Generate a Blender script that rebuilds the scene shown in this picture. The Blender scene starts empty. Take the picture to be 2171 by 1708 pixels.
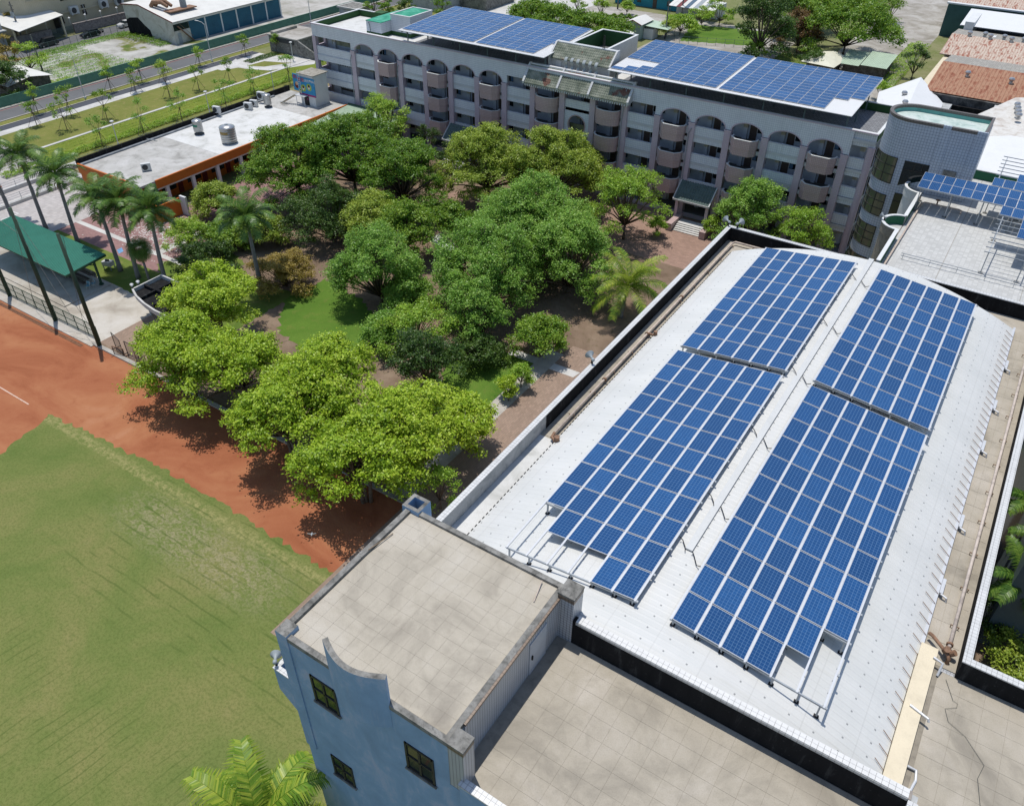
import bpy, bmesh, math, random
import numpy as np
from mathutils import Vector, Matrix

# ---------------------------------------------------------------- camera, world, sun, exposure
sc = bpy.context.scene
COL = sc.collection
CAM_H = 49.0
FOC, PITCH, ROLL, HEAD = 1697.64, 0.67010, 0.01094, -0.57181
def cam_axes():
    fw = Vector((math.sin(HEAD)*math.cos(PITCH), math.cos(HEAD)*math.cos(PITCH), -math.sin(PITCH)))
    r = Vector((math.cos(HEAD), -math.sin(HEAD), 0)); u = r.cross(fw)
    c, s = math.cos(ROLL), math.sin(ROLL)
    return c*r+s*u, -s*r+c*u, fw
AX_R, AX_U, AX_F = cam_axes()
cd = bpy.data.cameras.new('camera'); cam = bpy.data.objects.new('camera', cd); COL.objects.link(cam)
cam.matrix_world = Matrix(((AX_R.x, AX_U.x, -AX_F.x, 0), (AX_R.y, AX_U.y, -AX_F.y, 0), (AX_R.z, AX_U.z, -AX_F.z, CAM_H), (0, 0, 0, 1)))
cd.sensor_width = 36; cd.lens = FOC/2171*36; cd.clip_start = 0.5; cd.clip_end = 3000
sc.camera = cam
def G(px, py, z=0.0):
    """survey helper: photo position (2171 px wide) of a point known to lie at height z -> world"""
    d = AX_R*((px-1085.5)/FOC) + AX_U*(-(py-854)/FOC) + AX_F
    t = (z-CAM_H)/d.z
    return Vector((d.x*t, d.y*t, z))
SUN_DIR = Vector((0.20, -0.12, -1.0)).normalized()       # direction the light travels
SUN_EL = math.asin(-SUN_DIR.z); SUN_AZ = math.atan2(-SUN_DIR.x, -SUN_DIR.y)
w = bpy.data.worlds.new('World'); sc.world = w; w.use_nodes = True
wt = w.node_tree; wt.nodes.clear()
wo = wt.nodes.new('ShaderNodeOutputWorld'); wb = wt.nodes.new('ShaderNodeBackground'); ws = wt.nodes.new('ShaderNodeTexSky')
ws.sky_type = 'NISHITA'; ws.sun_disc = False; ws.sun_elevation = SUN_EL; ws.sun_rotation = SUN_AZ
ws.air_density = 1.0; ws.dust_density = 0.6; ws.ozone_density = 1.0
wb.inputs['Strength'].default_value = 0.15
wt.links.new(ws.outputs[0], wb.inputs[0]); wt.links.new(wb.outputs[0], wo.inputs[0])
sl = bpy.data.lights.new('sun', 'SUN'); sl.energy = 4.0; sl.angle = math.radians(0.53); sl.color = (1.0, 0.96, 0.90)
so = bpy.data.objects.new('sun', sl); COL.objects.link(so)
so.rotation_euler = SUN_DIR.to_track_quat('-Z', 'Y').to_euler(); so.location = (0, 0, 120)
sc.view_settings.view_transform = 'Standard'; sc.view_settings.look = 'None'
sc.view_settings.exposure = 0.0; sc.view_settings.gamma = 1.0; sc.view_settings.use_curve_mapping = False
sc.cycles.max_bounces = 6; sc.cycles.transparent_max_bounces = 12; sc.cycles.use_denoising = True

# ---------------------------------------------------------------- scene bookkeeping
def tag(o, label=None, cat=None, group=None, kind=None):
    if label: o['label'] = label
    if cat: o['category'] = cat
    if group: o['group'] = group
    if kind: o['kind'] = kind
    return o
def thing(name, label, cat, loc=(0, 0, 0), rz=0.0, group=None):
    o = bpy.data.objects.new(name, None); COL.objects.link(o); o.empty_display_size = 0.3
    o.location = loc; o.rotation_euler = (0, 0, rz)
    return tag(o, label, cat, group)
def put(name, me, parent=None, loc=(0, 0, 0), rot=(0, 0, 0), scale=(1, 1, 1)):
    o = bpy.data.objects.new(name, me); COL.objects.link(o)
    o.parent = parent; o.location = loc; o.rotation_euler = rot; o.scale = scale
    return o
KIDS = {}
def copy_tree(o, loc, rz=0.0, label=None, scale=None):
    def rec(s, par):
        c = s.copy(); COL.objects.link(c); c.parent = par
        for k in [x for x in ALLK.get(s.name, [])]: rec(k, c)
        return c
    ALLK = {}
    for x in COL.objects:
        if x.parent: ALLK.setdefault(x.parent.name, []).append(x)
    c = rec(o, None); c.location = loc; c.rotation_euler = (0, 0, rz)
    if scale: c.scale = (scale,)*3
    if label: c['label'] = label
    return c

# ---------------------------------------------------------------- mesh builder
class MB:
    def __init__(s): s.v = []; s.f = []; s.m = []; s.uv = {}
    def quad(s, a, b, c, d, m=0, uv=None):
        n = len(s.v); s.v += [tuple(a), tuple(b), tuple(c), tuple(d)]
        if uv: s.uv[len(s.f)] = uv
        s.f.append((n, n+1, n+2, n+3)); s.m.append(m); return s
    def poly(s, pts, m=0):
        n = len(s.v); s.v += [tuple(p) for p in pts]; s.f.append(tuple(range(n, n+len(pts)))); s.m.append(m); return s
    def box(s, x0, y0, z0, x1, y1, z1, m=0, mt=None):
        n = len(s.v)
        s.v += [(x0, y0, z0), (x1, y0, z0), (x1, y1, z0), (x0, y1, z0), (x0, y0, z1), (x1, y0, z1), (x1, y1, z1), (x0, y1, z1)]
        for k, q in enumerate(((3, 2, 1, 0), (4, 5, 6, 7), (0, 1, 5, 4), (1, 2, 6, 5), (2, 3, 7, 6), (3, 0, 4, 7))):
            s.f.append(tuple(n+i for i in q)); s.m.append(mt if (k == 1 and mt is not None) else m)
        return s
    def bar(s, a, b, wd, ht, m=0, up=(0, 0, 1)):
        a = Vector(a); b = Vector(b); d = (b-a).normalized(); up = Vector(up)
        if abs(d.dot(up)) > 0.98: up = Vector((1, 0, 0))
        sd = d.cross(up).normalized()*wd/2; u2 = sd.cross(d).normalized()*ht/2
        n = len(s.v)
        for p in (a, b):
            s.v += [tuple(p-sd-u2), tuple(p+sd-u2), tuple(p+sd+u2), tuple(p-sd+u2)]
        for q in ((0, 1, 2, 3), (7, 6, 5, 4), (0, 4, 5, 1), (1, 5, 6, 2), (2, 6, 7, 3), (3, 7, 4, 0)):
            s.f.append(tuple(n+i for i in q)); s.m.append(m)
        return s
    def prism(s, pts, z0, z1, m=0, mt=None, cap=True, bot=True):
        k = len(pts); n = len(s.v)
        ar = sum(pts[i][0]*pts[(i+1) % k][1]-pts[(i+1) % k][0]*pts[i][1] for i in range(k))
        if ar < 0: pts = pts[::-1]
        s.v += [(p[0], p[1], z0) for p in pts]+[(p[0], p[1], z1) for p in pts]
        acc = 0.0
        for i in range(k):
            j = (i+1) % k; L = math.hypot(pts[j][0]-pts[i][0], pts[j][1]-pts[i][1])
            s.uv[len(s.f)] = [(acc, z0), (acc+L, z0), (acc+L, z1), (acc, z1)]; acc += L
            s.f.append((n+i, n+j, n+k+j, n+k+i)); s.m.append(m)
        if cap: s.f.append(tuple(range(n+k, n+2*k))); s.m.append(m if mt is None else mt)
        if bot: s.f.append(tuple(range(n+k-1, n-1, -1))); s.m.append(m)
        return s
    def strip(s, pts, z0, z1, th, m=0, mt=None):
        """upright wall of thickness th along a polyline"""
        k = len(pts); L = []; R = []
        for i in range(k):
            a = Vector(pts[max(i-1, 0)][:2]); b = Vector(pts[min(i+1, k-1)][:2]); d = (b-a).normalized(); nn = Vector((-d.y, d.x))*th/2
            p = Vector(pts[i][:2]); L.append(p+nn); R.append(p-nn)
        return s.prism([tuple(p) for p in R]+[tuple(p) for p in L[::-1]], z0, z1, m, mt)
    def tube(s, pts, r, n=6, m=0, cap=True):
        pts = [Vector(p) for p in pts]; k = len(pts); rr = r if isinstance(r, (list, tuple)) else [r]*k
        base = len(s.v); prevu = None; acc = 0
        for i, p in enumerate(pts):
            d = (pts[min(i+1, k-1)]-pts[max(i-1, 0)])
            d = d.normalized() if d.length > 1e-9 else Vector((0, 0, 1))
            u = prevu - d*prevu.dot(d) if prevu else d.cross(Vector((0, 0, 1)) if abs(d.z) < 0.9 else Vector((1, 0, 0)))
            u.normalize(); prevu = u; v2 = d.cross(u)
            for j in range(n):
                a = 2*math.pi*j/n; s.v.append(tuple(p+(u*math.cos(a)+v2*math.sin(a))*rr[i]))
        for i in range(k-1):
            L = (pts[i+1]-pts[i]).length
            for j in range(n):
                j2 = (j+1) % n
                c = 2*math.pi*max(rr[i], .01)/n
                s.uv[len(s.f)] = [(j*c, acc), ((j+1)*c, acc), ((j+1)*c, acc+L), (j*c, acc+L)]
                s.f.append((base+i*n+j, base+i*n+j2, base+(i+1)*n+j2, base+(i+1)*n+j)); s.m.append(m)
            acc += L
        if cap:
            s.f.append(tuple(base+j for j in range(n-1, -1, -1))); s.m.append(m)
            s.f.append(tuple(base+(k-1)*n+j for j in range(n))); s.m.append(m)
        return s
    def cyl(s, x, y, z0, z1, r0, r1=None, n=12, m=0): return s.tube([(x, y, z0), (x, y, z1)], [r0, r0 if r1 is None else r1], n, m)
    def lathe(s, prof, cx=0, cy=0, n=16, m=0):
        b = len(s.v); k = len(prof)
        for r, z in prof:
            for j in range(n):
                a = 2*math.pi*j/n; s.v.append((cx+r*math.cos(a), cy+r*math.sin(a), z))
        for i in range(k-1):
            for j in range(n):
                j2 = (j+1) % n; s.f.append((b+i*n+j, b+i*n+j2, b+(i+1)*n+j2, b+(i+1)*n+j)); s.m.append(m)
        s.f.append(tuple(b+j for j in range(n-1, -1, -1))); s.m.append(m)
        s.f.append(tuple(b+(k-1)*n+j for j in range(n))); s.m.append(m)
        return s
    def mesh(s, mats, off=(0, 0, 0), smooth=False):
        me = bpy.data.meshes.new('mesh')
        ox, oy, oz = off
        vs = [(x-ox, y-oy, z-oz) for x, y, z in s.v]
        me.from_pydata(vs, [], s.f)
        if not isinstance(mats, (list, tuple)): mats = [mats]
        for mm in mats: me.materials.append(mm)
        me.polygons.foreach_set('material_index', s.m)
        ul = me.uv_layers.new(name='UVMap'); dat = ul.data
        for p in me.polygons:
            if p.index in s.uv:
                for li, q in zip(p.loop_indices, s.uv[p.index]): dat[li].uv = q
                continue
            nx, ny, nz = abs(p.normal.x), abs(p.normal.y), abs(p.normal.z)
            for li in p.loop_indices:
                x, y, z = s.v[me.loops[li].vertex_index]
                dat[li].uv = (x, y) if nz >= nx*0.95 and nz >= ny*0.95 else ((y, z) if nx > ny else (x, z))
        if smooth: me.polygons.foreach_set('use_smooth', [True]*len(me.polygons))
        me.update()
        return me
    def build(s, name, mats, parent=None, smooth=False, local=False, loc=None):
        off = (0, 0, 0); pos = (0, 0, 0)
        if parent is not None and not local:
            off = tuple(parent.location)
            if parent.parent is not None: off = tuple(Vector(off)+parent.parent.location)
        elif parent is None and loc is not None: off = loc; pos = loc
        return put(name, s.mesh(mats, off, smooth), parent, pos)

# ---------------------------------------------------------------- procedural materials
def lin(c): return tuple(((x/255)/12.92 if x/255 <= 0.04045 else ((x/255+0.055)/1.055)**2.4) for x in c)
def base(c, k=1.42): return tuple(min(0.88, v/k) for v in lin(c))     # a sunlit photo colour -> reflectance
class N:
    def __init__(s, name):
        s.mat = bpy.data.materials.new(name); s.mat.use_nodes = True; s.t = s.mat.node_tree; s.t.nodes.clear()
        s.out = s.add('ShaderNodeOutputMaterial'); s.bs = s.add('ShaderNodeBsdfPrincipled')
        s.t.links.new(s.bs.outputs[0], s.out.inputs[0])
        s.bs.inputs['Specular IOR Level'].default_value = 0.3
    def add(s, ty, **kw):
        n = s.t.nodes.new(ty)
        for k, v in kw.items(): setattr(n, k, v)
        return n
    def link(s, a, b): s.t.links.new(a, b)
    def val(s, sock, v):
        if hasattr(v, 'is_linked') or isinstance(v, bpy.types.NodeSocket): s.link(v, sock)
        else: sock.default_value = (*v, 1.0) if isinstance(v, tuple) and len(v) == 3 and sock.type == 'RGBA' else v
    def pos(s): return s.add('ShaderNodeNewGeometry').outputs['Position']
    def uv(s): return s.add('ShaderNodeUVMap').outputs['UV']
    def noise(s, vec, scale, detail=4, rough=0.55, dist=0.0):
        n = s.add('ShaderNodeTexNoise'); n.inputs['Scale'].default_value = scale; n.inputs['Detail'].default_value = detail
        n.inputs['Roughness'].default_value = rough; n.inputs['Distortion'].default_value = dist; s.link(vec, n.inputs['Vector'])
        return n.outputs['Fac']
    def ramp(s, fac, stops):
        r = s.add('ShaderNodeValToRGB'); e = r.color_ramp.elements
        while len(e) < len(stops): e.new(0.5)
        for el, (p, c) in zip(e, stops): el.position = p; el.color = (*c, 1) if len(c) == 3 else c
        s.link(fac, r.inputs[0]); return r.outputs[0]
    def sstep(s, fac, a, b):
        m = s.add('ShaderNodeMapRange'); m.interpolation_type = 'SMOOTHSTEP'
        m.inputs['From Min'].default_value = a; m.inputs['From Max'].default_value = b; s.link(fac, m.inputs['Value']); return m.outputs[0]
    def mix(s, fac, a, b, mode='MIX'):
        m = s.add('ShaderNodeMix'); m.data_type = 'RGBA'; m.blend_type = mode
        s.val(m.inputs[0], fac); s.val(m.inputs[6], a); s.val(m.inputs[7], b); return m.outputs[2]
    def math(s, op, a, b=0.0, c=None):
        m = s.add('ShaderNodeMath', operation=op); s.val(m.inputs[0], a); s.val(m.inputs[1], b)
        if c is not None: s.val(m.inputs[2], c)
        return m.outputs[0]
    def scale(s, vec, k):
        m = s.add('ShaderNodeVectorMath', operation='MULTIPLY'); s.link(vec, m.inputs[0]); m.inputs[1].default_value = k; return m.outputs[0]
    def sep(s, vec): n = s.add('ShaderNodeSeparateXYZ'); s.link(vec, n.inputs[0]); return n.outputs
    def grid(s, vec, sx, sy, w, ox=0.0, oy=0.0):
        """1 on the joints of a grid with cells sx by sy and joint width w (metres)"""
        o = s.sep(vec)
        def ln(c, k, of):
            a = s.math('ADD', s.math('DIVIDE', c, k), of); fr = s.math('FRACT', a)
            return s.math('LESS_THAN', fr, w/k)
        return s.math('MAXIMUM', ln(o[0], sx, ox), ln(o[1], sy, oy))
    def bump(s, h, strength=0.3, dist=0.02):
        b = s.add('ShaderNodeBump'); b.inputs['Strength'].default_value = strength; b.inputs['Distance'].default_value = dist
        s.link(h, b.inputs['Height']); s.link(b.outputs[0], s.bs.inputs['Normal'])
    def done(s, col, rough=0.7, metal=0.0, spec=0.3):
        s.val(s.bs.inputs['Base Color'], col); s.val(s.bs.inputs['Roughness'], rough)
        s.bs.inputs['Metallic'].default_value = metal; s.bs.inputs['Specular IOR Level'].default_value = spec
        return s.mat
MATS = {}
def plain(name, c, rough=0.7, var=0.12, scale=1.5, metal=0.0, spec=0.3, fine=0.0):
    """weathered paint/plaster: broad blotches plus finer dirt"""
    if name in MATS: return MATS[name]
    n = N(name); p = n.pos(); c = base(c)
    a = n.noise(p, scale, 5, 0.6); d = tuple(v*(1-2.2*var) for v in c); b = tuple(min(.9, v*(1+var)) for v in c)
    col = n.ramp(a, [(0.25, d), (0.5, c), (0.75, b)])
    f = n.noise(p, scale*11, 3, 0.6); col = n.mix(n.math('MULTIPLY', n.sstep(f, .5, .75), 0.25+fine), col, tuple(v*.65 for v in c))
    MATS[name] = n.done(col, rough, metal, spec); return MATS[name]
def tiled(name, c, joint, sx, sy, w, rough=0.35, var=0.08, streak=0.0, streakc=(60, 62, 66), spec=0.45):
    if name in MATS: return MATS[name]
    n = N(name); u = n.uv(); p = n.pos(); c = base(c); j = base(joint)
    a = n.noise(p, 0.35, 4, 0.6); col = n.ramp(a, [(0.3, tuple(v*(1-2*var) for v in c)), (0.7, tuple(min(.9, v*(1+var)) for v in c))])
    sc2 = n.scale(u, (1/sx, 1/sy, 1)); wn = n.add('ShaderNodeTexWhiteNoise', noise_dimensions='2D')
    fl = n.add('ShaderNodeVectorMath', operation='FLOOR'); n.link(sc2, fl.inputs[0]); n.link(fl.outputs[0], wn.inputs['Vector'])
    col = n.mix(n.math('MULTIPLY', wn.outputs['Value'], 0.14), col, tuple(v*.6 for v in c))
    g = n.grid(u, sx, sy, w); col = n.mix(g, col, j)
    if streak:
        sv = n.scale(p, (2.2, 2.2, 0.22)); q = n.noise(sv, 1.0, 5, 0.65)
        col = n.mix(n.math('MULTIPLY', n.sstep(q, .5, .72), streak), col, base(streakc))
    MATS[name] = n.done(col, rough, 0, spec); return MATS[name]
# ---------------------------------------------------------------- ground materials
def m_field():
    n = N('field_grass'); p = n.pos(); o = n.sep(p)
    big = n.noise(p, 0.10, 7, 0.68, 0.3); mid = n.noise(p, 1.1, 6, 0.72); fine = n.noise(p, 5.0, 5, 0.8)
    col = n.ramp(big, [(0.30, base((104, 124, 62))), (0.47, base((124, 134, 74))), (0.62, base((142, 140, 86))), (0.75, base((154, 146, 102)))])
    col = n.mix(n.math('MULTIPLY', n.sstep(mid, .5, .72), .3), col, base((92, 118, 50)))
    # dry thatch left by the mower in a band inside the east edge
    b1 = n.math('SUBTRACT', 1.0, n.sstep(n.math('ABSOLUTE', n.math('ADD', o[1], -22.6)), 0.6, 3.6))
    b2 = n.math('SUBTRACT', 1.0, n.sstep(n.math('ABSOLUTE', n.math('ADD', o[0], 44.0)), 5.0, 12.0))
    th = n.noise(n.scale(p, (1, 1.6, 1)), 1.6, 6, 0.72, 1.2)
    dry = n.math('MULTIPLY', n.math('MULTIPLY', b1, b2), n.sstep(th, .42, .6))
    col = n.mix(n.math('MULTIPLY', dry, .8), col, base((168, 158, 124)))
    # worn seam and straw-coloured strip along the track
    e = n.math('ADD', o[1], n.math('MULTIPLY', n.noise(p, 1.2, 3), 0.7))
    seam = n.math('MULTIPLY', n.sstep(e, 25.15, 25.5), n.math('SUBTRACT', 1.0, n.sstep(e, 25.9, 26.8)))
    col = n.mix(n.math('MULTIPLY', seam, n.sstep(n.noise(p, 2.2, 5, .7), .38, .62)), col, base((166, 160, 106)))
    # mowing lines: two directions on two parts of the field
    def lines(c, per, ph):
        wob = n.math('MULTIPLY', n.noise(p, 0.25, 2), 0.55)
        fr = n.math('FRACT', n.math('ADD', n.math('DIVIDE', n.math('ADD', c, wob), per), ph))
        return n.math('SUBTRACT', 1.0, n.sstep(n.math('ABSOLUTE', n.math('ADD', fr, -0.5)), 0.03, 0.10))
    brk = n.sstep(n.noise(p, 0.35, 3), .42, .58)
    lowp = n.math('SUBTRACT', 1.0, n.sstep(o[1], 9.0, 12.5)); uppp = n.math('MULTIPLY', n.sstep(o[1], 13.0, 16.0), n.sstep(o[0], -58.0, -50.0))
    l1 = n.math('MULTIPLY', lines(n.math('ADD', o[0], n.math('MULTIPLY', o[1], -0.16)), 0.78, 0.0), lowp)
    l2 = n.math('MULTIPLY', lines(o[1], 1.1, 0.3), uppp)
    ln = n.math('MULTIPLY', n.math('MAXIMUM', l1, l2), n.math('MULTIPLY', brk, .5))
    col = n.mix(ln, col, base((78, 98, 44)))
    col = n.mix(n.math('MULTIPLY', n.sstep(fine, .44, .62), .5), col, base((88, 102, 48)))
    n.bump(n.noise(p, 14.0, 4, .7), 0.5, 0.04)
    return n.done(col, 0.9, 0, 0.1)
def m_clay():
    n = N('red_clay'); p = n.pos(); big = n.noise(n.scale(p, (0.8, 1.3, 1)), 0.12, 6, 0.62, 0.8); mid = n.noise(p, 0.8, 5, .65); f = n.noise(p, 12, 3, .7)
    col = n.ramp(big, [(0.30, base((148, 86, 58))), (0.47, base((172, 108, 76))), (0.6, base((184, 124, 88))), (0.74, base((196, 142, 108)))])
    col = n.mix(n.math('MULTIPLY', n.sstep(mid, .5, .72), .35), col, base((150, 84, 58)))
    col = n.mix(n.math('MULTIPLY', n.sstep(f, .48, .75), .22), col, base((208, 148, 116)))
    n.bump(n.noise(p, 10, 4, .7), .25, .02)
    return n.done(col, .95, 0, .08)
def m_soil():
    n = N('courtyard_soil'); p = n.pos(); a = n.noise(p, .18, 5, .6, .5); b = n.noise(p, 1.4, 5, .65); f = n.noise(p, 11, 4, .75)
    col = n.ramp(a, [(.3, base((118, 100, 84))), (.5, base((142, 122, 104))), (.7, base((164, 144, 124)))])
    col = n.mix(n.math('MULTIPLY', n.sstep(b, .52, .7), .5), col, base((98, 92, 60)))
    col = n.mix(n.math('MULTIPLY', n.sstep(f, .55, .75), .5), col, base((84, 70, 56)))
    n.bump(f, .4, .03)
    return n.done(col, .95, 0, .08)
def m_lawn(name='lawn', g1=(94, 122, 50), g2=(128, 140, 70), dry=(166, 148, 98), amt=.4):
    n = N(name); p = n.pos(); a = n.noise(p, .16, 5, .6, .5); b = n.noise(p, 1.1, 5, .65); f = n.noise(p, 8, 4, .75)
    col = n.ramp(a, [(.3, base(g1)), (.68, base(g2))])
    col = n.mix(n.math('MULTIPLY', n.sstep(b, .52, .68), amt), col, base(dry))
    col = n.mix(n.math('MULTIPLY', n.sstep(f, .45, .7), .4), col, tuple(v*.55 for v in base(g1)))
    n.bump(f, .5, .05)
    return n.done(col, .95, 0, .08)
def m_pave(name, c, joint, sx, sy, w, stain=.3, rot=0.0, offs=.5, rough=.85):
    """brick / block paving in world metres"""
    n = N(name); p = n.pos()
    mp = n.add('ShaderNodeMapping'); n.link(p, mp.inputs[0]); mp.inputs['Rotation'].default_value = (0, 0, rot)
    bt = n.add('ShaderNodeTexBrick'); bt.offset = offs; bt.squash = 1.0; n.link(mp.outputs[0], bt.inputs['Vector'])
    bt.inputs['Scale'].default_value = 1.0; bt.inputs['Brick Width'].default_value = sx; bt.inputs['Row Height'].default_value = sy
    bt.inputs['Mortar Size'].default_value = w; bt.inputs['Mortar Smooth'].default_value = .1
    cb = base(c); bt.inputs['Color1'].default_value = (*cb, 1); bt.inputs['Color2'].default_value = (*[v*.8 for v in cb], 1); bt.inputs['Mortar'].default_value = (*base(joint), 1)
    a = n.noise(p, .25, 5, .62, .4); b = n.noise(p, 2.2, 5, .65)
    col = n.mix(n.math('MULTIPLY', n.sstep(a, .45, .7), stain), bt.outputs['Color'], tuple(v*.55 for v in cb))
    col = n.mix(n.math('MULTIPLY', n.sstep(b, .5, .75), stain*.8), col, tuple(min(.85, v*1.35) for v in cb))
    return n.done(col, rough, 0, .15)
def m_asphalt(name='asphalt', c=(120, 121, 122)):
    n = N(name); p = n.pos(); a = n.noise(p, .2, 5, .6); f = n.noise(p, 20, 3, .7)
    c = base(c); col = n.ramp(a, [(.3, tuple(v*.85 for v in c)), (.7, tuple(v*1.12 for v in c))]); col = n.mix(n.math('MULTIPLY', f, .3), col, tuple(v*.6 for v in c))
    return n.done(col, .9, 0, .15)
def m_lot():
    n = N('vacant_lot_surface'); p = n.pos(); a = n.noise(p, .11, 6, .62, 1.0); b = n.noise(p, .7, 5, .65); f = n.noise(p, 6, 4, .7)
    col = n.ramp(a, [(.34, base((96, 118, 52))), (.42, base((140, 140, 92))), (.46, base((176, 174, 166))), (.6, base((206, 204, 197))), (.72, base((188, 186, 180)))])
    col = n.mix(n.math('MULTIPLY', n.sstep(b, .56, .7), .5), col, base((124, 132, 78)))
    col = n.mix(n.math('MULTIPLY', n.sstep(f, .5, .75), .25), col, base((110, 108, 100)))
    n.bump(f, .3, .04)
    return n.done(col, .9, 0, .1)
def m_conc(name, c=(176, 166, 150), stain=(120, 112, 100), amt=.55, pale=(204, 196, 184), scale=.45, rough=.85, slab=None):
    """weathered concrete with grey algae clouds, pale worn spots and speckle"""
    n = N(name); p = n.pos(); cb = base(c)
    a = n.noise(p, scale, 6, .62, .7); b = n.noise(p, scale*3.1, 5, .65, .5); f = n.noise(p, 26, 3, .75)
    col = n.ramp(a, [(.28, base(stain)), (.48, cb), (.66, base(pale))])
    col = n.mix(n.math('MULTIPLY', n.sstep(b, .5, .72), amt), col, base(stain))
    col = n.mix(n.math('MULTIPLY', n.sstep(f, .46, .7), .35), col, tuple(v*.62 for v in cb))
    sp = n.noise(p, 3.3, 5, .7); col = n.mix(n.sstep(sp, .74, .8), col, base((226, 220, 208)))
    n.bump(f, .3, .008)
    return n.done(col, rough, 0, .15)
M_FIELD = m_field(); M_CLAY = m_clay(); M_SOIL = m_soil(); M_LAWN = m_lawn()
M_PARK = m_lawn('park_lawn', (116, 126, 62), (142, 142, 78), (166, 148, 102), .55); M_BRIGHT = m_lawn('bright_lawn', (84, 120, 44), (112, 142, 58), (130, 134, 70), .35)
M_GARDEN = m_lawn('garden_bed', (112, 132, 50), (140, 150, 66), (140, 118, 76), .35)
M_REDBRICK = m_pave('red_block_paving', (172, 134, 130), (150, 130, 124), .42, .21, .012, .3)
M_TANBRICK = m_pave('tan_brick_paving', (176, 150, 132), (140, 130, 112), .4, .2, .014, .35, 1.571)
M_PINKBRICK = m_pave('pink_brick_paving', (180, 148, 132), (152, 130, 114), .5, .25, .014, .35)
M_GREYPAVE = m_pave('grey_hexagon_paving', (206, 200, 196), (182, 176, 172), .5, .5, .02, .15)
M_ASPH = m_asphalt(); M_ASPH2 = m_asphalt('dark_path_asphalt', (92, 95, 102)); M_LOT = m_lot()
M_WALK = m_conc('pale_walkway', (214, 212, 206), (186, 184, 178), .25, (228, 226, 222), .3)
M_PLAZA = m_conc('plaza_concrete', (206, 198, 184), (172, 162, 148), .35, (220, 214, 204), .25)
M_DIRT = m_conc('dirt_lane', (178, 172, 162), (140, 134, 118), .5, (200, 196, 188), .2)
M_KERB = plain('kerb_concrete', (196, 190, 180), .85, .15, 1.0)
M_WHITELINE = plain('road_paint_white', (226, 226, 222), .7, .1, 2.0); M_REDLINE = plain('road_paint_red', (204, 120, 112), .7, .15, 2.0)

def sheet(name, pts, z, mat, jag=0.0, seed=1):
    P = []
    rnd = random.Random(seed)
    if jag:
        for i in range(len(pts)):
            a = Vector(pts[i][:2]); b = Vector(pts[(i+1) % len(pts)][:2]); k = max(1, int((b-a).length/0.45)); k = min(k, 160)
            nn = (b-a).normalized(); nn = Vector((-nn.y, nn.x))
            for j in range(k): q = a.lerp(b, j/k)+nn*rnd.uniform(-jag, jag); P.append((q.x, q.y))
    else: P = [p[:2] for p in pts]
    ar = sum(P[i][0]*P[(i+1) % len(P)][1]-P[(i+1) % len(P)][0]*P[i][1] for i in range(len(P)))
    if ar < 0: P = P[::-1]
    mb = MB(); mb.poly([(x, y, z) for x, y in P])
    o = mb.build(name, mat); o['kind'] = 'structure'
    return o
def rect(name, x0, y0, x1, y1, z, mat): return sheet(name, [(x0, y0), (x1, y0), (x1, y1), (x0, y1)], z, mat)

# ---------------------------------------------------------------- ground, roads, pavements
rect('ground', -900, -300, 700, 1200, 0.0, m_lawn('far_ground', (122, 132, 78), (150, 148, 110), (168, 158, 132), .6))
rect('clay_track', -150, -120, -17.9, 35.55, 0.004, M_CLAY)
sheet('grass_field', [(-69.6, 25.9), (-52.9, 26.9), (-32.8, 26.5), (-17.9, 26.4), (-17.9, -110), (-64, -110), (-66.3, 8), (-67.7, 20), (-69.0, 24.2)], 0.008, M_FIELD, .28, 3)
rect('plaza', -140, 35.55, -76.3, 44.6, 0.006, M_PLAZA)
rect('courtyard', -88, 35.6, -17.9, 100.4, 0.005, M_SOIL)
rect('brick_yard', -76.3, 36.1, -66, 43.6, 0.010, M_TANBRICK)
rect('palm_lawn', -112, 44.6, -78.2, 49.4, 0.009, M_LAWN)
sheet('palm_lawn', [(-84, 44.6), (-66, 44.6), (-66, 55), (-78, 55), (-78.2, 49.4), (-84, 49.4)], 0.011, M_LAWN, .2, 4)
rect('parking_court', -112, 49.4, -82.5, 62.5, 0.007, M_REDBRICK)
rect('front_walk', -97.4, 62.5, -86, 99.5, 0.008, M_REDBRICK)
rect('paved_forecourt', -140, 44.6, -104.5, 62.5, 0.0165, M_GREYPAVE)
rect('court_drain', -88.6, 52.8, -87.4, 62.5, 0.012, M_WALK)
rect('court_drain', -104.5, 52.1, -83, 52.8, 0.014, M_WALK)
for (x, y, L, wd) in ((-97.5, 49.8, .14, 3.6), (-94.8, 49.8, .14, 3.6)): pass
sheet('lawn_patch', [G(600, 640), G(690, 590), G(760, 630), G(800, 680), G(760, 760), G(640, 740), G(590, 700)], 0.012, M_BRIGHT, .35, 5)
sheet('lawn_patch', [G(940, 770), G(1040, 740), G(1120, 755), G(1185, 785), G(1110, 870), G(1035, 940), G(960, 960), G(930, 900)], 0.012, M_BRIGHT, .3, 6)
sheet('lawn_patch', [G(330, 560), G(420, 530), G(480, 520), G(520, 560), G(420, 640), G(350, 640)], 0.013, M_LAWN, .3, 7)
sheet('garden_path', [G(930, 415), G(975, 405), G(985, 440), G(960, 500), G(900, 520), G(905, 470)], 0.012, M_PINKBRICK)
sheet('garden_path', [G(1090, 740), G(1230, 790), G(1215, 800), G(1075, 750)], 0.014, M_WALK)
rect('gym_side_path', -33.4, 20, -17.9, 64, 0.013, M_TANBRICK)
rect('gym_side_kerb', -35.2, 36, -33.4, 62, 0.015, M_KERB)
rect('entrance_court', -60, 86.5, -14, 100.4, 0.011, M_PINKBRICK)
rect('east_garden', 5.7, 27.2, 60, 72, 0.009, M_SOIL)
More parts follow.
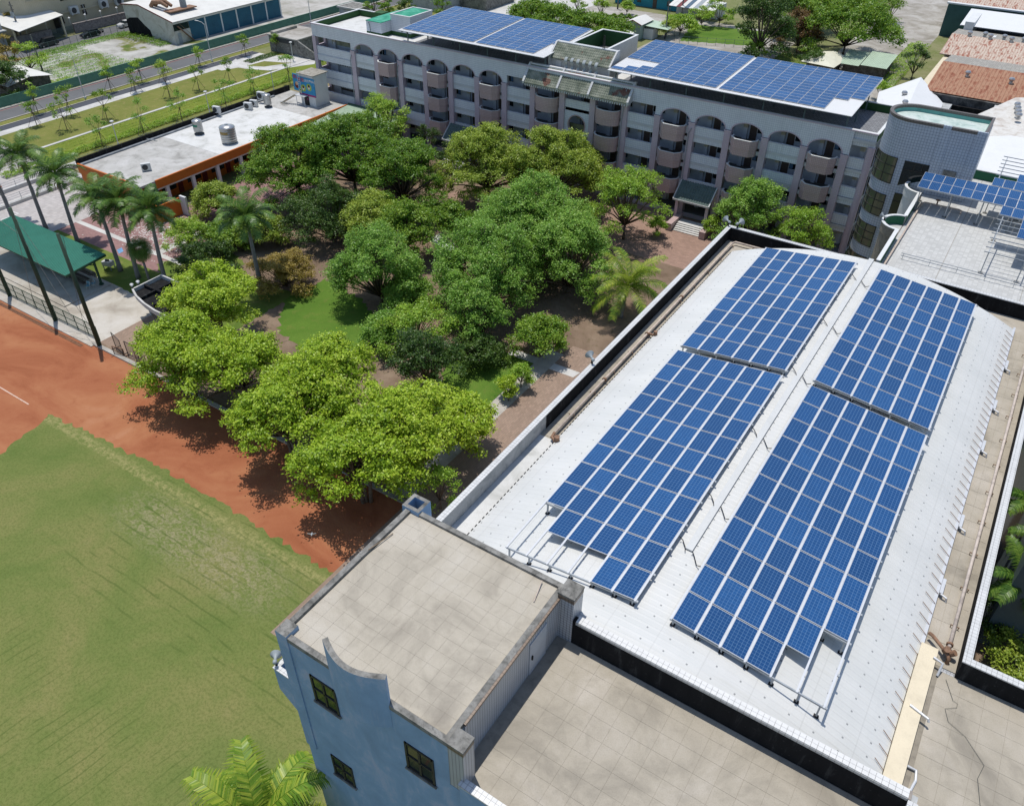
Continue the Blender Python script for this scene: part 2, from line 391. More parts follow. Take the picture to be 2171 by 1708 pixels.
rect('yard_behind', -112, 112.8, -10, 124, 0.008, M_DIRT)
# street to the west, seen from the fence towards the school
rect('vacant_lot', -183.5, 30, -157, 132, 0.006, M_LOT)
rect('vacant_lot', -183.5, 132, -157, 235, 0.007, m_conc('old_concrete_lot', (192, 188, 180), (150, 148, 132), .6, (214, 210, 204), .12))
rect('road', -156.2, -40, -150.5, 330, 0.008, M_ASPH)
rect('back_lane', -191.5, 20, -184.2, 330, 0.008, M_ASPH)
rect('verge', -150.5, -40, -148.3, 330, 0.009, M_PARK)
rect('cycle_path', -148.1, -40, -146.0, 124, 0.010, M_ASPH2)
rect('pavement', -146.0, -40, -143.9, 124, 0.012, M_WALK)
rect('park_lawn', -143.9, 20, -133.6, 190, 0.008, M_PARK)
rect('planted_rows', -133.0, 20, -127.6, 190, 0.009, M_GARDEN)
rect('hedge_bed', -127.6, 20, -124.0, 190, 0.0095, M_PARK)
rect('side_path', -124.0, 20, -121.6, 100, 0.011, M_WALK)
rect('ditch_bank', -121.6, 20, -112, 120, 0.010, m_lawn('dry_bank', (138, 130, 92), (160, 146, 112), (150, 128, 96), .5))
# serpentine park paths near the school corner
sheet('park_path', [G(505, 128), G(560, 118), G(640, 118), G(668, 122), G(668, 134), G(600, 133), G(560, 130), G(520, 141), G(470, 150), G(455, 146)], 0.016, M_WALK)
sheet('park_path', [G(500, 125), G(520, 140), G(560, 142), G(660, 128), G(668, 136), G(570, 150), G(520, 146), G(480, 140)], 0.018, M_WALK)
k = MB(); k.box(-156.6, -40, 0, -156.2, 330, .14); k.build('kerb', M_KERB)['kind'] = 'structure'
k = MB(); k.box(-150.55, -40, 0, -150.3, 330, .12); k.build('kerb', M_KERB)['kind'] = 'structure'
k = MB(); k.box(-148.3, -40, 0, -148.1, 124, .10); k.build('kerb', M_KERB)['kind'] = 'structure'
k = MB(); k.box(-133.6, 20, 0, -133.0, 190, .10); k.build('drain_kerb', M_WALK)['kind'] = 'structure'
rect('road_marking', -155.95, -40, -155.82, 330, 0.013, M_REDLINE); rect('road_marking', -150.85, -40, -150.72, 330, 0.013, M_REDLINE)
k = MB(); k.box(-76.5, 35.3, 0, -33.5, 35.75, .16); k.build('track_kerb', M_DIRT)['kind'] = 'structure'
k = MB(); k.box(-140, 35.0, 0, -76.2, 35.6, .10); k.build('drain_kerb', M_PLAZA)['kind'] = 'structure'
rect('foul_line', -85.5, 25.55, -72.5, 25.68, 0.009, plain('chalk_line', (222, 190, 170), .9, .2, 3))
# drainage grating along the clay, painted bay lines on the parking court
k = MB(); k.box(-140, 34.35, .0, -77.2, 34.75, .03)
for i in range(126): k.box(-140+i*.5, 34.35, .03, -140+i*.5+.06, 34.75, .04)
k.build('drain_grating', plain('rusty_grating', (132, 92, 66), .8, .2, 3))['kind'] = 'structure'
for a, b in (((2, 466), (40, 453)), ((0, 440), (40, 453)), ((305, 495), (334, 480)), ((345, 513), (362, 520)), ((305, 533), (333, 541)), ((377, 507), (440, 478)), ((334, 480), (352, 488))):
    A, B = G(*a, 0), G(*b, 0); d = (B-A).normalized(); nn = Vector((-d.y, d.x, 0))*.09
    sheet('bay_marking', [A-nn, B-nn, B+nn, A+nn], 0.0175, M_WHITELINE)
# ---------------------------------------------------------------- gymnasium with arched metal roof
GX0, GX1, GY0, GY1 = -17.95, 5.60, 18.65, 60.4
TX0, TX1, TY0, TY1, TZ = -17.97, -9.60, 11.05, 19.30, 22.25
DECK, PTOP, LOWD = 18.70, 19.80, 19.80
RXC, RHW, RZ, REAVE = -6.40, 10.15, 21.2, 18.98
def roof_z(x): return RZ-(RZ-REAVE)*((x-RXC)/RHW)**2
M_TILEW = tiled('white_wall_tile', (206, 208, 210), (112, 112, 116), .14, .14, .014, .35, .06, .25)
def m_blue():
    n = N('blue_grey_wall_paint'); p = n.pos(); c = (.23, .35, .50)
    a = n.noise(n.scale(p, (1.1, 1.1, .7)), .7, 6, .66, .5); col = n.ramp(a, [(.32, tuple(v*.86 for v in c)), (.52, c), (.62, (.32, .40, .53)), (.74, (.36, .39, .50))])
    s = n.noise(n.scale(p, (6, 6, .5)), 1.0, 5, .7); col = n.mix(n.math('MULTIPLY', n.sstep(s, .56, .74), .35), col, base((196, 200, 212)))
    g = n.grid(n.uv(), .13, .13, .012); col = n.mix(n.math('MULTIPLY', g, n.math('MULTIPLY', n.sstep(n.noise(p, .5, 4), .45, .65), .22)), col, base((190, 196, 210)))
    n.bump(n.noise(p, 18, 3), .15, .01)
    return n.done(col, .75, 0, .2)
M_BLUE = m_blue()
def m_soot(name='soot_black_render', base_c=(150, 150, 146), amt=1.0):
    n = N(name); p = n.pos(); st = n.noise(n.scale(p, (1.6, 1.6, .35)), 1.2, 6, .68, .3); f = n.noise(p, 6, 5, .7)
    col = n.ramp(st, [(.20, base((30, 30, 31))), (.56, base((42, 42, 43))), (.70, base((78, 78, 77))), (.82, base(base_c))])
    col = n.mix(n.math('MULTIPLY', n.sstep(f, .6, .74), .5*amt), col, base((110, 110, 107)))
    return n.done(col, .95, 0, .1)
M_SOOT = m_soot()
def m_roofsheet():
    n = N('white_metal_roofing'); p = n.pos(); o = n.sep(p)
    a = n.noise(n.scale(p, (.25, 1.2, 1)), .5, 5, .6); col = n.ramp(a, [(.3, base((222, 223, 219), 1.45)), (.7, base((234, 234, 230), 1.45))])
    lap = n.math('LESS_THAN', n.math('FRACT', n.math('DIVIDE', n.math('ADD', o[0], 20.0), 2.05)), .025)
    col = n.mix(n.math('MULTIPLY', lap, .25), col, base((190, 190, 186)))
    sx = n.math('LESS_THAN', n.math('ABSOLUTE', n.math('ADD', n.math('FRACT', n.math('DIVIDE', n.math('ADD', o[0], 20.0), 1.025)), -.5)), .035)
    sy = n.math('LESS_THAN', n.math('ABSOLUTE', n.math('ADD', n.math('FRACT', n.math('DIVIDE', o[1], .66)), -.5)), .06)
    col = n.mix(n.math('MULTIPLY', n.math('MULTIPLY', sx, sy), .75), col, base((120, 122, 124)))
    st = n.noise(n.scale(p, (.12, 2.0, 1)), 1.3, 4, .6); col = n.mix(n.math('MULTIPLY', n.sstep(st, .55, .8), .22), col, base((196, 192, 178)))
    return n.done(col, .5, 0, .35)
M_ROOF = m_roofsheet()
M_CAPT = tiled('white_cap_tile', (232, 232, 229), (150, 148, 144), .2, .2, .015, .35, .05, .15)
M_DECKC = m_conc('deck_concrete', (188, 179, 162), (148, 141, 128), .35, (204, 195, 180), .28)
M_DECKJ = plain('deck_joint', (158, 150, 136), .95, .15, 3)
M_TOWERC = m_conc('tower_roof_concrete', (198, 189, 172), (162, 154, 140), .35, (210, 202, 187), .3)
M_COPING = m_conc('grey_algae_coping', (140, 138, 132), (82, 82, 78), .7, (168, 166, 160), 1.6)
M_WHITEPAINT = m_conc('white_waterproof_coat', (228, 228, 224), (196, 196, 190), .25, (236, 236, 233), .5)
M_GREYWALL = m_conc('grey_stained_plaster', (196, 198, 196), (148, 152, 154), .5, (214, 214, 212), .9)
M_RUST = plain('rusty_painted_pipe', (214, 196, 180), .7, .2, 3.0); M_RUST2 = plain('brown_rust', (156, 122, 98), .8, .3, 6.0)
M_GALV = plain('galvanised_steel', (186, 192, 196), .45, .08, 3, .35, .5); M_ALU = plain('pale_aluminium', (226, 228, 230), .4, .05, 3, .15, .5)
M_CREAM = plain('cream_paint', (240, 226, 196), .6, .06, 1.2); M_BLACK = plain('black_rubber', (34, 34, 36), .7, .1, 3); M_HORN = plain('grey_horn_plastic', (170, 178, 180), .5, .08, 3)
M_DARKGLASS = N('dark_window_glass').done((.012, .018, .022), .06, 0, .6); M_BROWNFRAME = plain('dark_bronze_frame', (62, 60, 58), .5, .08, 4)

gym = thing('gymnasium', 'large gymnasium with arched white ribbed metal roof carrying four solar arrays', 'building', (-6.4, 39, 0))
b = MB(); b.box(GX0, GY0+.3, 0, GX1, GY1, DECK-.05); b.box(TX0+.03, 11.07, 0, 4.45, GY0+.3, LOWD-.32, 1); b.box(4.5, -4, 0, 22, 26.85, DECK-.05, 1)
b.build('wall', [M_TILEW, M_BLUE], gym)
b = MB(); b.box(GX0+.2, 20.2, DECK-.05, RXC, 30.6, DECK-.002); b.build('deck_coating', M_WHITEPAINT, gym)
b = MB(); b.box(GX0+.2, 30.6, DECK-.05, -15.8, 60.2, DECK); b.box(-15.8, 58.4, DECK-.05, 3.0, 60.2, DECK); b.box(3.0, 27.1, DECK-.05, 5.4, 60.2, DECK)
b.build('roof_deck', M_DECKC, gym)
# concrete slabs of the walkways, laid one by one
def slabs(parent, x0, y0, x1, y1, z, pitch, mat, ox=0.0, oy=0.0, lift=.018, name='slab', seed=4, gap=.016):
    rnd = random.Random(seed); px, py, pz = parent.location
    nx = max(1, round((x1-x0)/pitch)); ny = max(1, round((y1-y0)/pitch)); sx = (x1-x0)/nx; sy = (y1-y0)/ny
    m = MB(); m.box(-sx/2+gap/2, -sy/2+gap/2, 0, sx/2-gap/2, sy/2-gap/2, lift); me = m.mesh(mat)
    for i in range(nx):
        for j in range(ny):
            put(name, me, parent, (x0+sx*(i+.5)-px, y0+sy*(j+.5)-py, z-pz+rnd.uniform(-.002, .002)), (rnd.uniform(-.002, .002), rnd.uniform(-.002, .002), 0))
slabs(gym, GX0+.26, 30.7, -16.1, 58.2, DECK+.002, 1.25, M_DECKC)
slabs(gym, 3.4, 28.4, 5.3, 58.2, DECK+.002, 1.25, M_DECKC, seed=5)
b = MB()
b.box(GX0, 19.4, DECK-.05, GX0+.24, 31.2, PTOP, 1); b.build('parapet', [M_CAPT, M_GREYWALL], gym)
b = MB(); b.box(GX0, 31.2, DECK-.05, GX0+.24, GY1, PTOP); b.build('parapet', M_SOOT, gym)
b = MB(); b.box(GX0+.24, GY1-.24, DECK-.05, GX1, GY1, PTOP); b.build('parapet', M_SOOT, gym)
b = MB(); b.box(GX1-.24, 27.12, DECK-.05, GX1, GY1-.24, PTOP); b.build('parapet', m_soot('grey_soot_render', (170, 168, 164)), gym)
b = MB(); b.box(GX1-.24, 26.88, DECK-.05, 26, 27.12, PTOP); b.build('parapet', M_SOOT, gym)
b = MB(); b.box(GX0-.05, 19.4, PTOP, GX0+.30, GY1+.05, PTOP+.07); b.box(GX0+.30, GY1-.30, PTOP, GX1+.05, GY1+.05, PTOP+.07)
b.box(GX1-.30, 26.83, PTOP, GX1+.05, GY1-.30, PTOP+.07); b.box(GX1+.05, 26.83, PTOP, 26, 27.17, PTOP+.07)
b.build('parapet_cap', M_CAPT, gym)
# near cross wall between lower deck and roof, with individually set cap tiles
b = MB(); b.box(-9.0, GY0, LOWD-.3, 4.48, GY0+.26, 21.30); b.build('cross_wall', M_SOOT, gym)
tm = MB(); tm.box(-.108, -.085, 0, .108, .085, .05); tme = tm.mesh(plain('glazed_white_tile', (238, 237, 233), .3, .04, 2))
jb = MB(); jb.box(-8.72, GY0-.045, 21.30, 4.52, GY0+.31, 21.315); jb.build('cap_bed', plain('tile_grout', (166, 158, 150), .9, .1, 4), gym)
for i in range(58):
    for j in range(2):
        put('cap_tile', tme, gym, (-8.6+i*.2265+6.4, GY0+.045+j*.178-39, 21.316))
tf = MB(); tf.box(-.108, -.012, 0, .108, .012, .13); tfe = tf.mesh(plain('glazed_lip_tile', (206, 205, 202), .35, .05, 2))
for i in range(58): put('lip_tile', tfe, gym, (-8.6+i*.2265+6.4, GY0-.05-39, 21.185))
# arched roof with raised ribs running down the slope
RY0, RY1 = 19.0, 58.2
b = MB(); NS = 22; prof = []
y = RY0
while y < RY1-.3:
    prof += [(y, 0), (y+.20, 0), (y+.24, .012), (y+.29, .012), (y+.33, 0)]; y += .33
prof.append((y, 0))
xs = [RXC-RHW+2*RHW*i/NS for i in range(NS+1)]
for x in xs:
    for (yy, h) in prof: b.v.append((x, yy, roof_z(x)+h))
k = len(prof)
for i in range(NS):
    for j in range(k-1):
        b.f.append((i*k+j, (i+1)*k+j, (i+1)*k+j+1, i*k+j+1)); b.m.append(0)
b.build('roof_sheeting', M_ROOF, gym)
b = MB(); pts = [(x, roof_z(x)-.05) for x in xs]      # gable closure and eave fascia; black paints in the dark shade under the eave
for yy in (RY0+.02, RY1-.35):
    b.poly([(x, yy, z) for x, z in pts]+[(RXC+RHW-.1, yy, DECK-.05), (RXC-RHW+.1, yy, DECK-.05)])
b.box(RXC-RHW+.25, RY0, DECK-.05, RXC-RHW+.33, RY1-.4, REAVE-.03); b.box(RXC+RHW-.33, RY0, DECK-.05, RXC+RHW-.25, RY1-.4, REAVE-.03)
b.build('eave_closure', M_BLACK, gym)
b = MB()
for i in range(117):
    yy = RY0+.1+i*.33; b.box(RXC-RHW-.03, yy, REAVE-.10, RXC-RHW+.02, yy+.17, REAVE+.03)
b.build('eave_teeth', M_BLACK, gym)
b = MB(); b.box(RXC+RHW, 27.0, REAVE-.12, RXC+RHW+.14, RY1, REAVE+.02); b.build('gutter', M_ALU, gym)
b = MB()
for i in range(56):
    yy = 20.0+i*.68
    if yy > 57: break
    b.bar((RXC+RHW+.12, yy, REAVE+.04), (RXC+RHW-.42, yy+.26, roof_z(RXC+RHW-.42)+.10), .022, .022)
b.build('gutter_hooks', M_RUST2, gym)
b = MB(); b.box(RXC-.17, 24.9, RZ+.055, RXC+.17, 58.0, RZ+.12); b.build('ridge_cap', plain('ridge_sheet', (222, 223, 220), .5, .04, 1), gym)
b = MB(); b.box(RXC+RHW+.02, GY0+.28, DECK, RXC+RHW+.72, 27.6, DECK+.42); b.build('cable_trunking', M_CREAM, gym)
# lower deck in front of the roof
lx0, lx1 = -9.0, 4.48
b = MB(); b.box(-9.6, 11.05, LOWD-.3, lx1, GY0, LOWD-.02); b.build('lower_deck_bed', M_DECKJ, gym)
slabs(gym, -9.0, 11.3, lx1, GY0-.02, LOWD-.02, .86, M_DECKC, seed=8, lift=.008, gap=.009)
b = MB(); b.box(-9.05, 10.85, 0, 4.6, 11.10, 20.33); b.build('front_parapet', M_BLUE, gym)
b = MB(); b.box(-9.1, 10.80, 20.33, 4.65, 11.16, 20.40); b.build('parapet_cap', M_CAPT, gym)
b = MB(); b.box(lx1, 4, DECK-.05, lx1+.25, GY0+.26, 21.22); b.build('side_wall', M_GREYWALL, gym); b = MB(); b.box(lx1-.04, 4, 21.22, lx1+.29, GY0-.06, 21.30); b.build('parapet_cap', M_CAPT, gym)
# east deck
b = MB(); b.box(4.40, GY0+.3, DECK-.05, 4.74, 27.1, DECK-.012); b.box(4.74, 4, DECK-.05, 20, 26.88, DECK-.02); b.build('east_deck_bed', M_DECKJ, gym)
slabs(gym, 4.75, 12.0, 13.2, 26.86, DECK-.02, .9, M_DECKC, seed=9, lift=.008, gap=.009)

# ---------------------------------------------------------------- blue front tower block with roof terrace
tw = thing('tower_block', 'blue-grey painted tower block with flat concrete roof and curved parapet fin', 'building', (-13.6, 15.2, 0))
b = MB(); b.box(TX0, TY0, 0, TX1, TY1, TZ-.15); o = b.build('wall', M_BLUE, tw)
b = MB(); b.box(TX1, TY0+.9, LOWD-.3, TX1+.06, TY1-.4, TZ-.02); b.build('tiled_wall', tiled('white_mosaic_tile', (212, 214, 218), (92, 92, 96), .155, .155, .02, .35, .06, .1), tw)
b = MB(); b.box(TX1-.05, TY0+.9, TZ-.02, TX1+.10, TY1-.4, TZ+.10)
b.build('brown_tile_band', tiled('brown_band_tile', (146, 124, 104), (70, 60, 52), .155, .2, .02, .4, .1), tw)
b = MB(); b.box(TX0+.1, TY0+.1, TZ-.15, TX1-.1, TY1-.1, TZ-.03); b.build('roof_bed', M_DECKJ, tw)
slabs(tw, TX0+.28, TY0+.28, TX1-.24, TY1-.25, TZ-.03, .62, M_TOWERC, seed=12, lift=.006, gap=.007)
b = MB(); cz = TZ+.11
b.box(TX0-.02, TY0-.02, TZ-.15, TX0+.24, TY1, cz); b.box(TX0+.24, TY1-.24, TZ-.15, TX1, TY1, cz); b.box(TX0+.24, TY0-.02, TZ-.15, TX1, TY0+.22, cz); b.box(TX1-.26, TY0+.22, TZ-.15, TX1+.0, TY1-.24, cz-.006)
b.build('coping', M_COPING, tw)
b = MB(); b.box(TX0-.06, TY0-.05, 14, TX0+.55, TY0+.62, cz+.10, 0, 1); b.build('corner_pier', [M_BLUE, M_COPING], tw)
MT2 = tiled('white_mosaic_tile', (0, 0, 0), (0, 0, 0), 1, 1, 1)
def cpier(x0, y0, x1, y1, z0, z1):
    q = MB(); q.box(x0, y0, z0, x1, y1, z1-.34); q.box(x0-.01, y0-.01, z1-.34, x1+.01, y1+.01, z1-.10, 2); q.box(x0-.03, y0-.03, z1-.10, x1+.03, y1+.03, z1, 1)
    q.build('corner_pier', [MT2, M_COPING, MATS['brown_band_tile']], tw)
cpier(TX1-.02, TY0-.03, -8.95, TY0+.62, LOWD-.3, cz+.10)
cpier(-9.62, 18.62, -8.88, 19.42, LOWD-.3, 22.66)
b = MB(); b.box(-9.62, TY0-.04, 0, -8.96, TY0+.5, LOWD-.3); b.build('corner_base', M_BLUE, tw)
b = MB()                                              # hollow pier at the far corner
hx0, hy0, hx1, hy1 = -18.2, 19.05, -17.25, 19.95
for r in ((hx0, hy0, hx1, hy0+.18), (hx0, hy1-.18, hx1, hy1), (hx0, hy0+.18, hx0+.18, hy1-.18), (hx1-.18, hy0+.18, hx1, hy1-.18)): b.box(r[0], r[1], 17, r[2], r[3], cz+.12, 0, 1)
b.box(hx0+.18, hy0+.18, 21.0, hx1-.18, hy1-.18, 21.7, 1); b.build('hollow_pier', [M_BLUE, M_COPING], tw)
# curved parapet fin bulging from the front wall
arc = []
for i in range(15):
    t = i/14; x = -15.2+2.9*t; arc.append((x, TY0+.12-.62*math.sin(math.pi*(t*.86+.07))+.10))
b = MB(); b.strip(arc, 20.9, 24.0, .22, 0, 1); b.build('parapet_fin', [M_BLUE, M_COPING], tw)
b = MB(); P2 = [(x, y) for x, y in arc]+[(arc[-1][0], TY0+.3), (arc[0][0], TY0+.3)]; b.prism(P2, 20.6, 20.9); b.build('fin_base', M_BLUE, tw)
for i, (x0, x1, z0, z1) in enumerate(((-16.5, -15.25, 18.9, 20.65), (-16.45, -15.3, 12.9, 14.5), (-11.7, -10.42, 18.55, 20.35))):
    f = MB(); f.box(x0, TY0-.012, z0, x1, TY0+.03, z1); wn = f.build('window', M_DARKGLASS, tw)
    f = MB(); mx = (x0+x1)/2; mz = z0+(z1-z0)*.52
    for r in ((x0-.05, z0-.05, x0+.05, z1+.05), (x1-.05, z0-.05, x1+.05, z1+.05), (mx-.05, z0, mx+.05, z1), (x0, z0-.05, x1, z0+.05), (x0, z1-.05, x1, z1+.05), (x0, mz-.035, x1, mz+.035)):
        f.box(r[0], TY0-.05, r[1], r[2], TY0+.01, r[3])
    f.build('frame', M_BROWNFRAME, wn, local=True); wn.children[0].location = -Vector(tw.location)
    f = MB(); f.box(x0-.12, TY0-.10, z0-.14, x1+.12, TY0, z0-.05); s_ = f.build('sill', M_COPING, wn, local=True); s_.location = -Vector(tw.location)
b = MB(); b.box(TX1+.06, 16.3, LOWD, TX1+.10, 17.6, LOWD+2.05); d_ = b.build('door', plain('pale_grey_door', (206, 208, 212), .5, .05, 1), tw)
h_ = MB(); h_.box(TX1+.10, 16.42, LOWD+.95, TX1+.16, 16.48, LOWD+1.2); hh = h_.build('handle', M_BLACK, d_, local=True); hh.location = -Vector(tw.location)
# side balcony box
b = MB(); LX = -19.15
b.box(LX, 11.15, 17.2, LX+.18, 12.4, 18.75); b.box(LX+.18, 11.15, 17.2, TX0, 11.33, 18.75); b.box(LX+.18, 11.33, 17.2, TX0, 12.4, 17.35); b.box(LX, 12.4, 17.2, TX0, 12.58, 18.75)
b.poly([(LX, 11.15, 17.2), (TX0, 11.15, 17.2), (TX0, 11.15, 15.9)]); b.poly([(LX, 11.15, 17.2), (TX0, 11.15, 15.9), (TX0, 12.58, 15.9), (LX, 12.58, 17.2)])
bal = b.build('balcony', M_BLUE, tw)
b = MB(); b.box(LX-.03, 11.12, 18.75, LX+.21, 12.61, 18.82); b.box(LX+.21, 11.12, 18.75, TX0, 11.36, 18.82)
c_ = b.build('cap', M_CAPT, bal, local=True); c_.location = -Vector(tw.location)
b = MB(); b.tube([(-10.6, 18.95, TZ+.12), (-10.35, 17.9, TZ+.02)], .025, 6); tag(b.build('rusty_rod', M_RUST, None, loc=(-10.5, 18.4, TZ)), 'short rusty rod lying on the tower roof near its rear corner', 'rod')
b = MB(); b.tube([(-17.55, 17.6, TZ+.03), (-17.75, 16.2, TZ+.14)], .022, 6); tag(b.build('stick', plain('dry_wood', (160, 140, 116), .9, .2, 5), None, loc=(-17.6, 16.9, TZ)), 'dry stick leaning on the left coping of the tower roof', 'stick')

# ---------------------------------------------------------------- solar panels
def m_pv():
    n = N('solar_cells'); u = n.uv(); o = n.sep(u)
    oi = n.add('ShaderNodeObjectInfo')
    c = n.ramp(oi.outputs['Random'], [(0.0, (.010, .050, .145)), (.5, (.012, .060, .175)), (1.0, (.016, .076, .21))])
    cell = n.scale(u, (6, 10, 1)); fl = n.add('ShaderNodeVectorMath', operation='FLOOR'); n.link(cell, fl.inputs[0])
    ad = n.add('ShaderNodeVectorMath', operation='ADD'); n.link(fl.outputs[0], ad.inputs[0]); n.link(oi.outputs['Location'], ad.inputs[1])
    wn = n.add('ShaderNodeTexWhiteNoise', noise_dimensions='3D'); n.link(ad.outputs[0], wn.inputs['Vector'])
    c = n.mix(n.math('MULTIPLY', wn.outputs['Value'], .28), c, (.008, .040, .12))
    def ln(s, k, w):
        fr = n.math('FRACT', n.math('MULTIPLY', s, k)); return n.math('GREATER_THAN', n.math('ABSOLUTE', n.math('ADD', fr, -.5)), .5-w)
    g = n.math('MAXIMUM', ln(o[0], 6.0, .045), ln(o[1], 10.0, .045))
    bus = ln(n.math('ADD', n.math('MULTIPLY', o[0], 6.0), .5), 3.0, .05)
    c = n.mix(n.math('MULTIPLY', bus, .16), c, base((120, 150, 196)))
    c = n.mix(n.math('MULTIPLY', g, .5), c, base((130, 168, 206)))
    return n.done(c, .22, 0, .22)
M_PV = m_pv()
def panel_mesh(wd, lg, wx=True):
    """panel lying flat, origin at its centre; 6 cells across wd, 10 along lg"""
    m = MB(); t = .04; f = .022; x, y = wd/2, lg/2
    m.box(-x, -y, 0, x, y, t-.003, 1)
    m.quad((-x+f, -y+f, t), (x-f, -y+f, t), (x-f, y-f, t), (-x+f, y-f, t), 0, [(0, 0), (1, 0), (1, 1), (0, 1)] if wx else [(0, 1), (0, 0), (1, 0), (1, 1)])
    for a in ((-x, -y, -x+f, y), (x-f, -y, x, y), (-x+f, -y, x-f, -y+f), (-x+f, y-f, x-f, y)): m.box(a[0], a[1], t-.003, a[2], a[3], t+.006, 1)
    return m.mesh([M_PV, M_ALU])
PM_P = panel_mesh(1.0, 1.69)
PXP, PYP = 1.085, 1.745
def gym_array(label, xi, side, y0, rows, missing=(), rails_to=0):
    """xi: inner edge x; side -1 = west slope, +1 = east slope; y0 near edge; missing: set of (col,row)"""
    tilt = .107*(-side)
    xc = xi+side*PXP*3; zc = 21.22; ang = math.atan(tilt)
    t = thing('solar_array', label, 'solar array', (xc, y0, zc-.5), 0, 'solar arrays on the arched roof')
    ca, sa = math.cos(ang), math.sin(ang)
    def P(u, v, h=0): return (xc+u*ca-h*sa, y0+v, zc+u*sa+h*ca)
    for c in range(6):
        for r in range(rows):
            if (c, r) in missing: continue
            u = (c-2.5)*PXP; put('solar_panel', PM_P, t, Vector(P(u, (r+.5)*PYP))-t.location, (0, -ang, 0))
    L = rows*PYP
    for c in range(7):
        u = (c-3)*PXP; wdt = .085
        rl = MB(); a, bb = P(u, -.02, .0), P(u, L+.02, .0)
        rl.bar(a, bb, wdt, .07); rl.build('rail', M_ALU, t)
    for r in range(0, rows+1, 2):
        v = min(max(r*PYP, .06), L-.06); q = MB(); q.bar(P(-3.3, v, -.085), P(3.3, v, -.085), .06, .09); q.build('cross_beam', M_GALV, t)
    for r in range(0, rows+1, 2):
        v = min(max(r*PYP, .06), L-.06)
        for c in range(7):
            u = (c-3)*PXP+.12*(-1 if c == 6 else 1); p = P(u, v, -.1); zr = roof_z(p[0])+.03
            q = MB(); q.bar((p[0], p[1], zr), p, .07, .07); q.box(p[0]-.10, p[1]-.08, zr-.02, p[0]+.10, p[1]+.08, zr+.02, 1); q.build('post', [M_GALV, M_BLACK], t)
    for r in range(rows+1):
        if r % 1 == 0:
            e = P(3.0*PXP+.07, min(max(r*PYP, .05), L-.05), -.03); q = MB(); q.box(e[0]-.06, e[1]-.05, e[2]-.04, e[0]+.06, e[1]+.05, e[2]+.03); q.build('end_clamp', M_GALV, t)
    return t
gym_array('far solar array on the west slope of the arched roof, full rectangle', -7.08, -1, 40.5, 9)
gym_array('near solar array on the west roof slope, bare rails at its near left corner', -7.08, -1, 20.75, 11, {(0, 0), (0, 1), (1, 0), (2, 0), (3, 0)})
gym_array('far solar array on the east slope of the arched roof, full rectangle', -5.47, 1, 40.5, 9)
gym_array('near solar array on the east roof slope, bare rails at its near right corner', -5.47, 1, 20.75, 11, {(5, 0), (5, 1), (4, 0)})
# black cables between arrays and ridge duct
for i, yy in enumerate((54.6, 47.6, 41.3, 34.6, 28.6, 25.2)):
    q = MB(); q.tube([(-7.0, yy, 21.5), (-6.85, yy+.05, 21.34), (-6.6, yy-.25, 21.3), (-6.5, yy-.5, 21.33)], .022, 5)
    q.tube([(-6.2, yy-.35, 21.33), (-6.05, yy-.5, 21.27), (-5.75, yy-.95, 21.28), (-5.5, yy-1.1, 21.5)], .022, 5)
    tag(q.build('cable', M_BLACK, None, loc=(-6.4, yy, 21.3)), 'black cable looping over the ridge duct, number %s from the far end' % ('first', 'second', 'third', 'fourth', 'fifth', 'sixth')[i], 'cable', 'cables crossing the ridge')
# ---------------------------------------------------------------- hydrant pipes on the roof decks
def pipe(name, label, pts, r, mat, sup=(), flanges=()):
    t = thing(name, label, 'pipe', (pts[0][0], pts[0][1], DECK))
    q = MB(); q.tube(pts, r, 8); q.build('pipe_run', mat, t, smooth=True)
    for (x, y, ax) in sup:
        q = MB()
        if ax == 'y': q.bar((x-.16, y, DECK+.02), (x-.16, y, DECK+.2), .03, .03); q.bar((x+.16, y, DECK+.02), (x+.16, y, DECK+.2), .03, .03); q.bar((x-.19, y, DECK+.19), (x+.19, y, DECK+.19), .04, .03)
        else: q.bar((x, y-.16, DECK+.02), (x, y-.16, DECK+.2), .03, .03); q.bar((x, y+.16, DECK+.02), (x, y+.16, DECK+.2), .03, .03); q.bar((x, y-.19, DECK+.19), (x, y+.19, DECK+.19), .04, .03)
        q.build('support', M_RUST2, t)
    for (a, c) in flanges:
        q = MB(); q.tube([a, c], r*1.75, 10); q.build('flange', M_RUST2, t)
    return t
zp = DECK+.28
pipe('hydrant_pipe', 'long rust-streaked pipe along the west deck of the gymnasium', [(-16.95, 30.9, zp), (-17.0, 44, zp), (-17.05, 59.2, zp), (-16.9, 59.55, zp), (-12.5, 59.6, zp)], .085, M_RUST,
     [(-17.0, 33+i*2.6, 'y') for i in range(11)]+[(-15.4, 59.6, 'x'), (-13.6, 59.6, 'x')], [((-16.97, 37, zp), (-16.97, 37.12, zp)), ((-17.02, 49, zp), (-17.02, 49.12, zp)), ((-17, 43.2, zp), (-17, 43.32, zp))])
pipe('hydrant_branch', 'rusty branch pipe with valve midway along the west deck', [(-17.0, 43.4, zp), (-16.3, 43.35, zp), (-15.9, 43.3, zp)], .075, M_RUST2, [], [((-16.6, 43.38, zp), (-16.45, 43.37, zp)), ((-16.45, 43.37, zp), (-16.45, 43.37, zp+.35))])
pipe('hydrant_end', 'rusty end of the deck pipe bending down beside a valve at the white coating', [(-16.95, 30.9, zp), (-16.9, 30.5, zp-.02), (-16.5, 30.3, zp), (-16.2, 30.2, zp), (-15.95, 29.8, zp-.12), (-16.0, 29.5, DECK+.05)], .095, M_RUST2, [], [((-16.6, 30.33, zp), (-16.45, 30.3, zp)), ((-16.45, 30.3, zp), (-16.45, 30.3, zp+.38))])
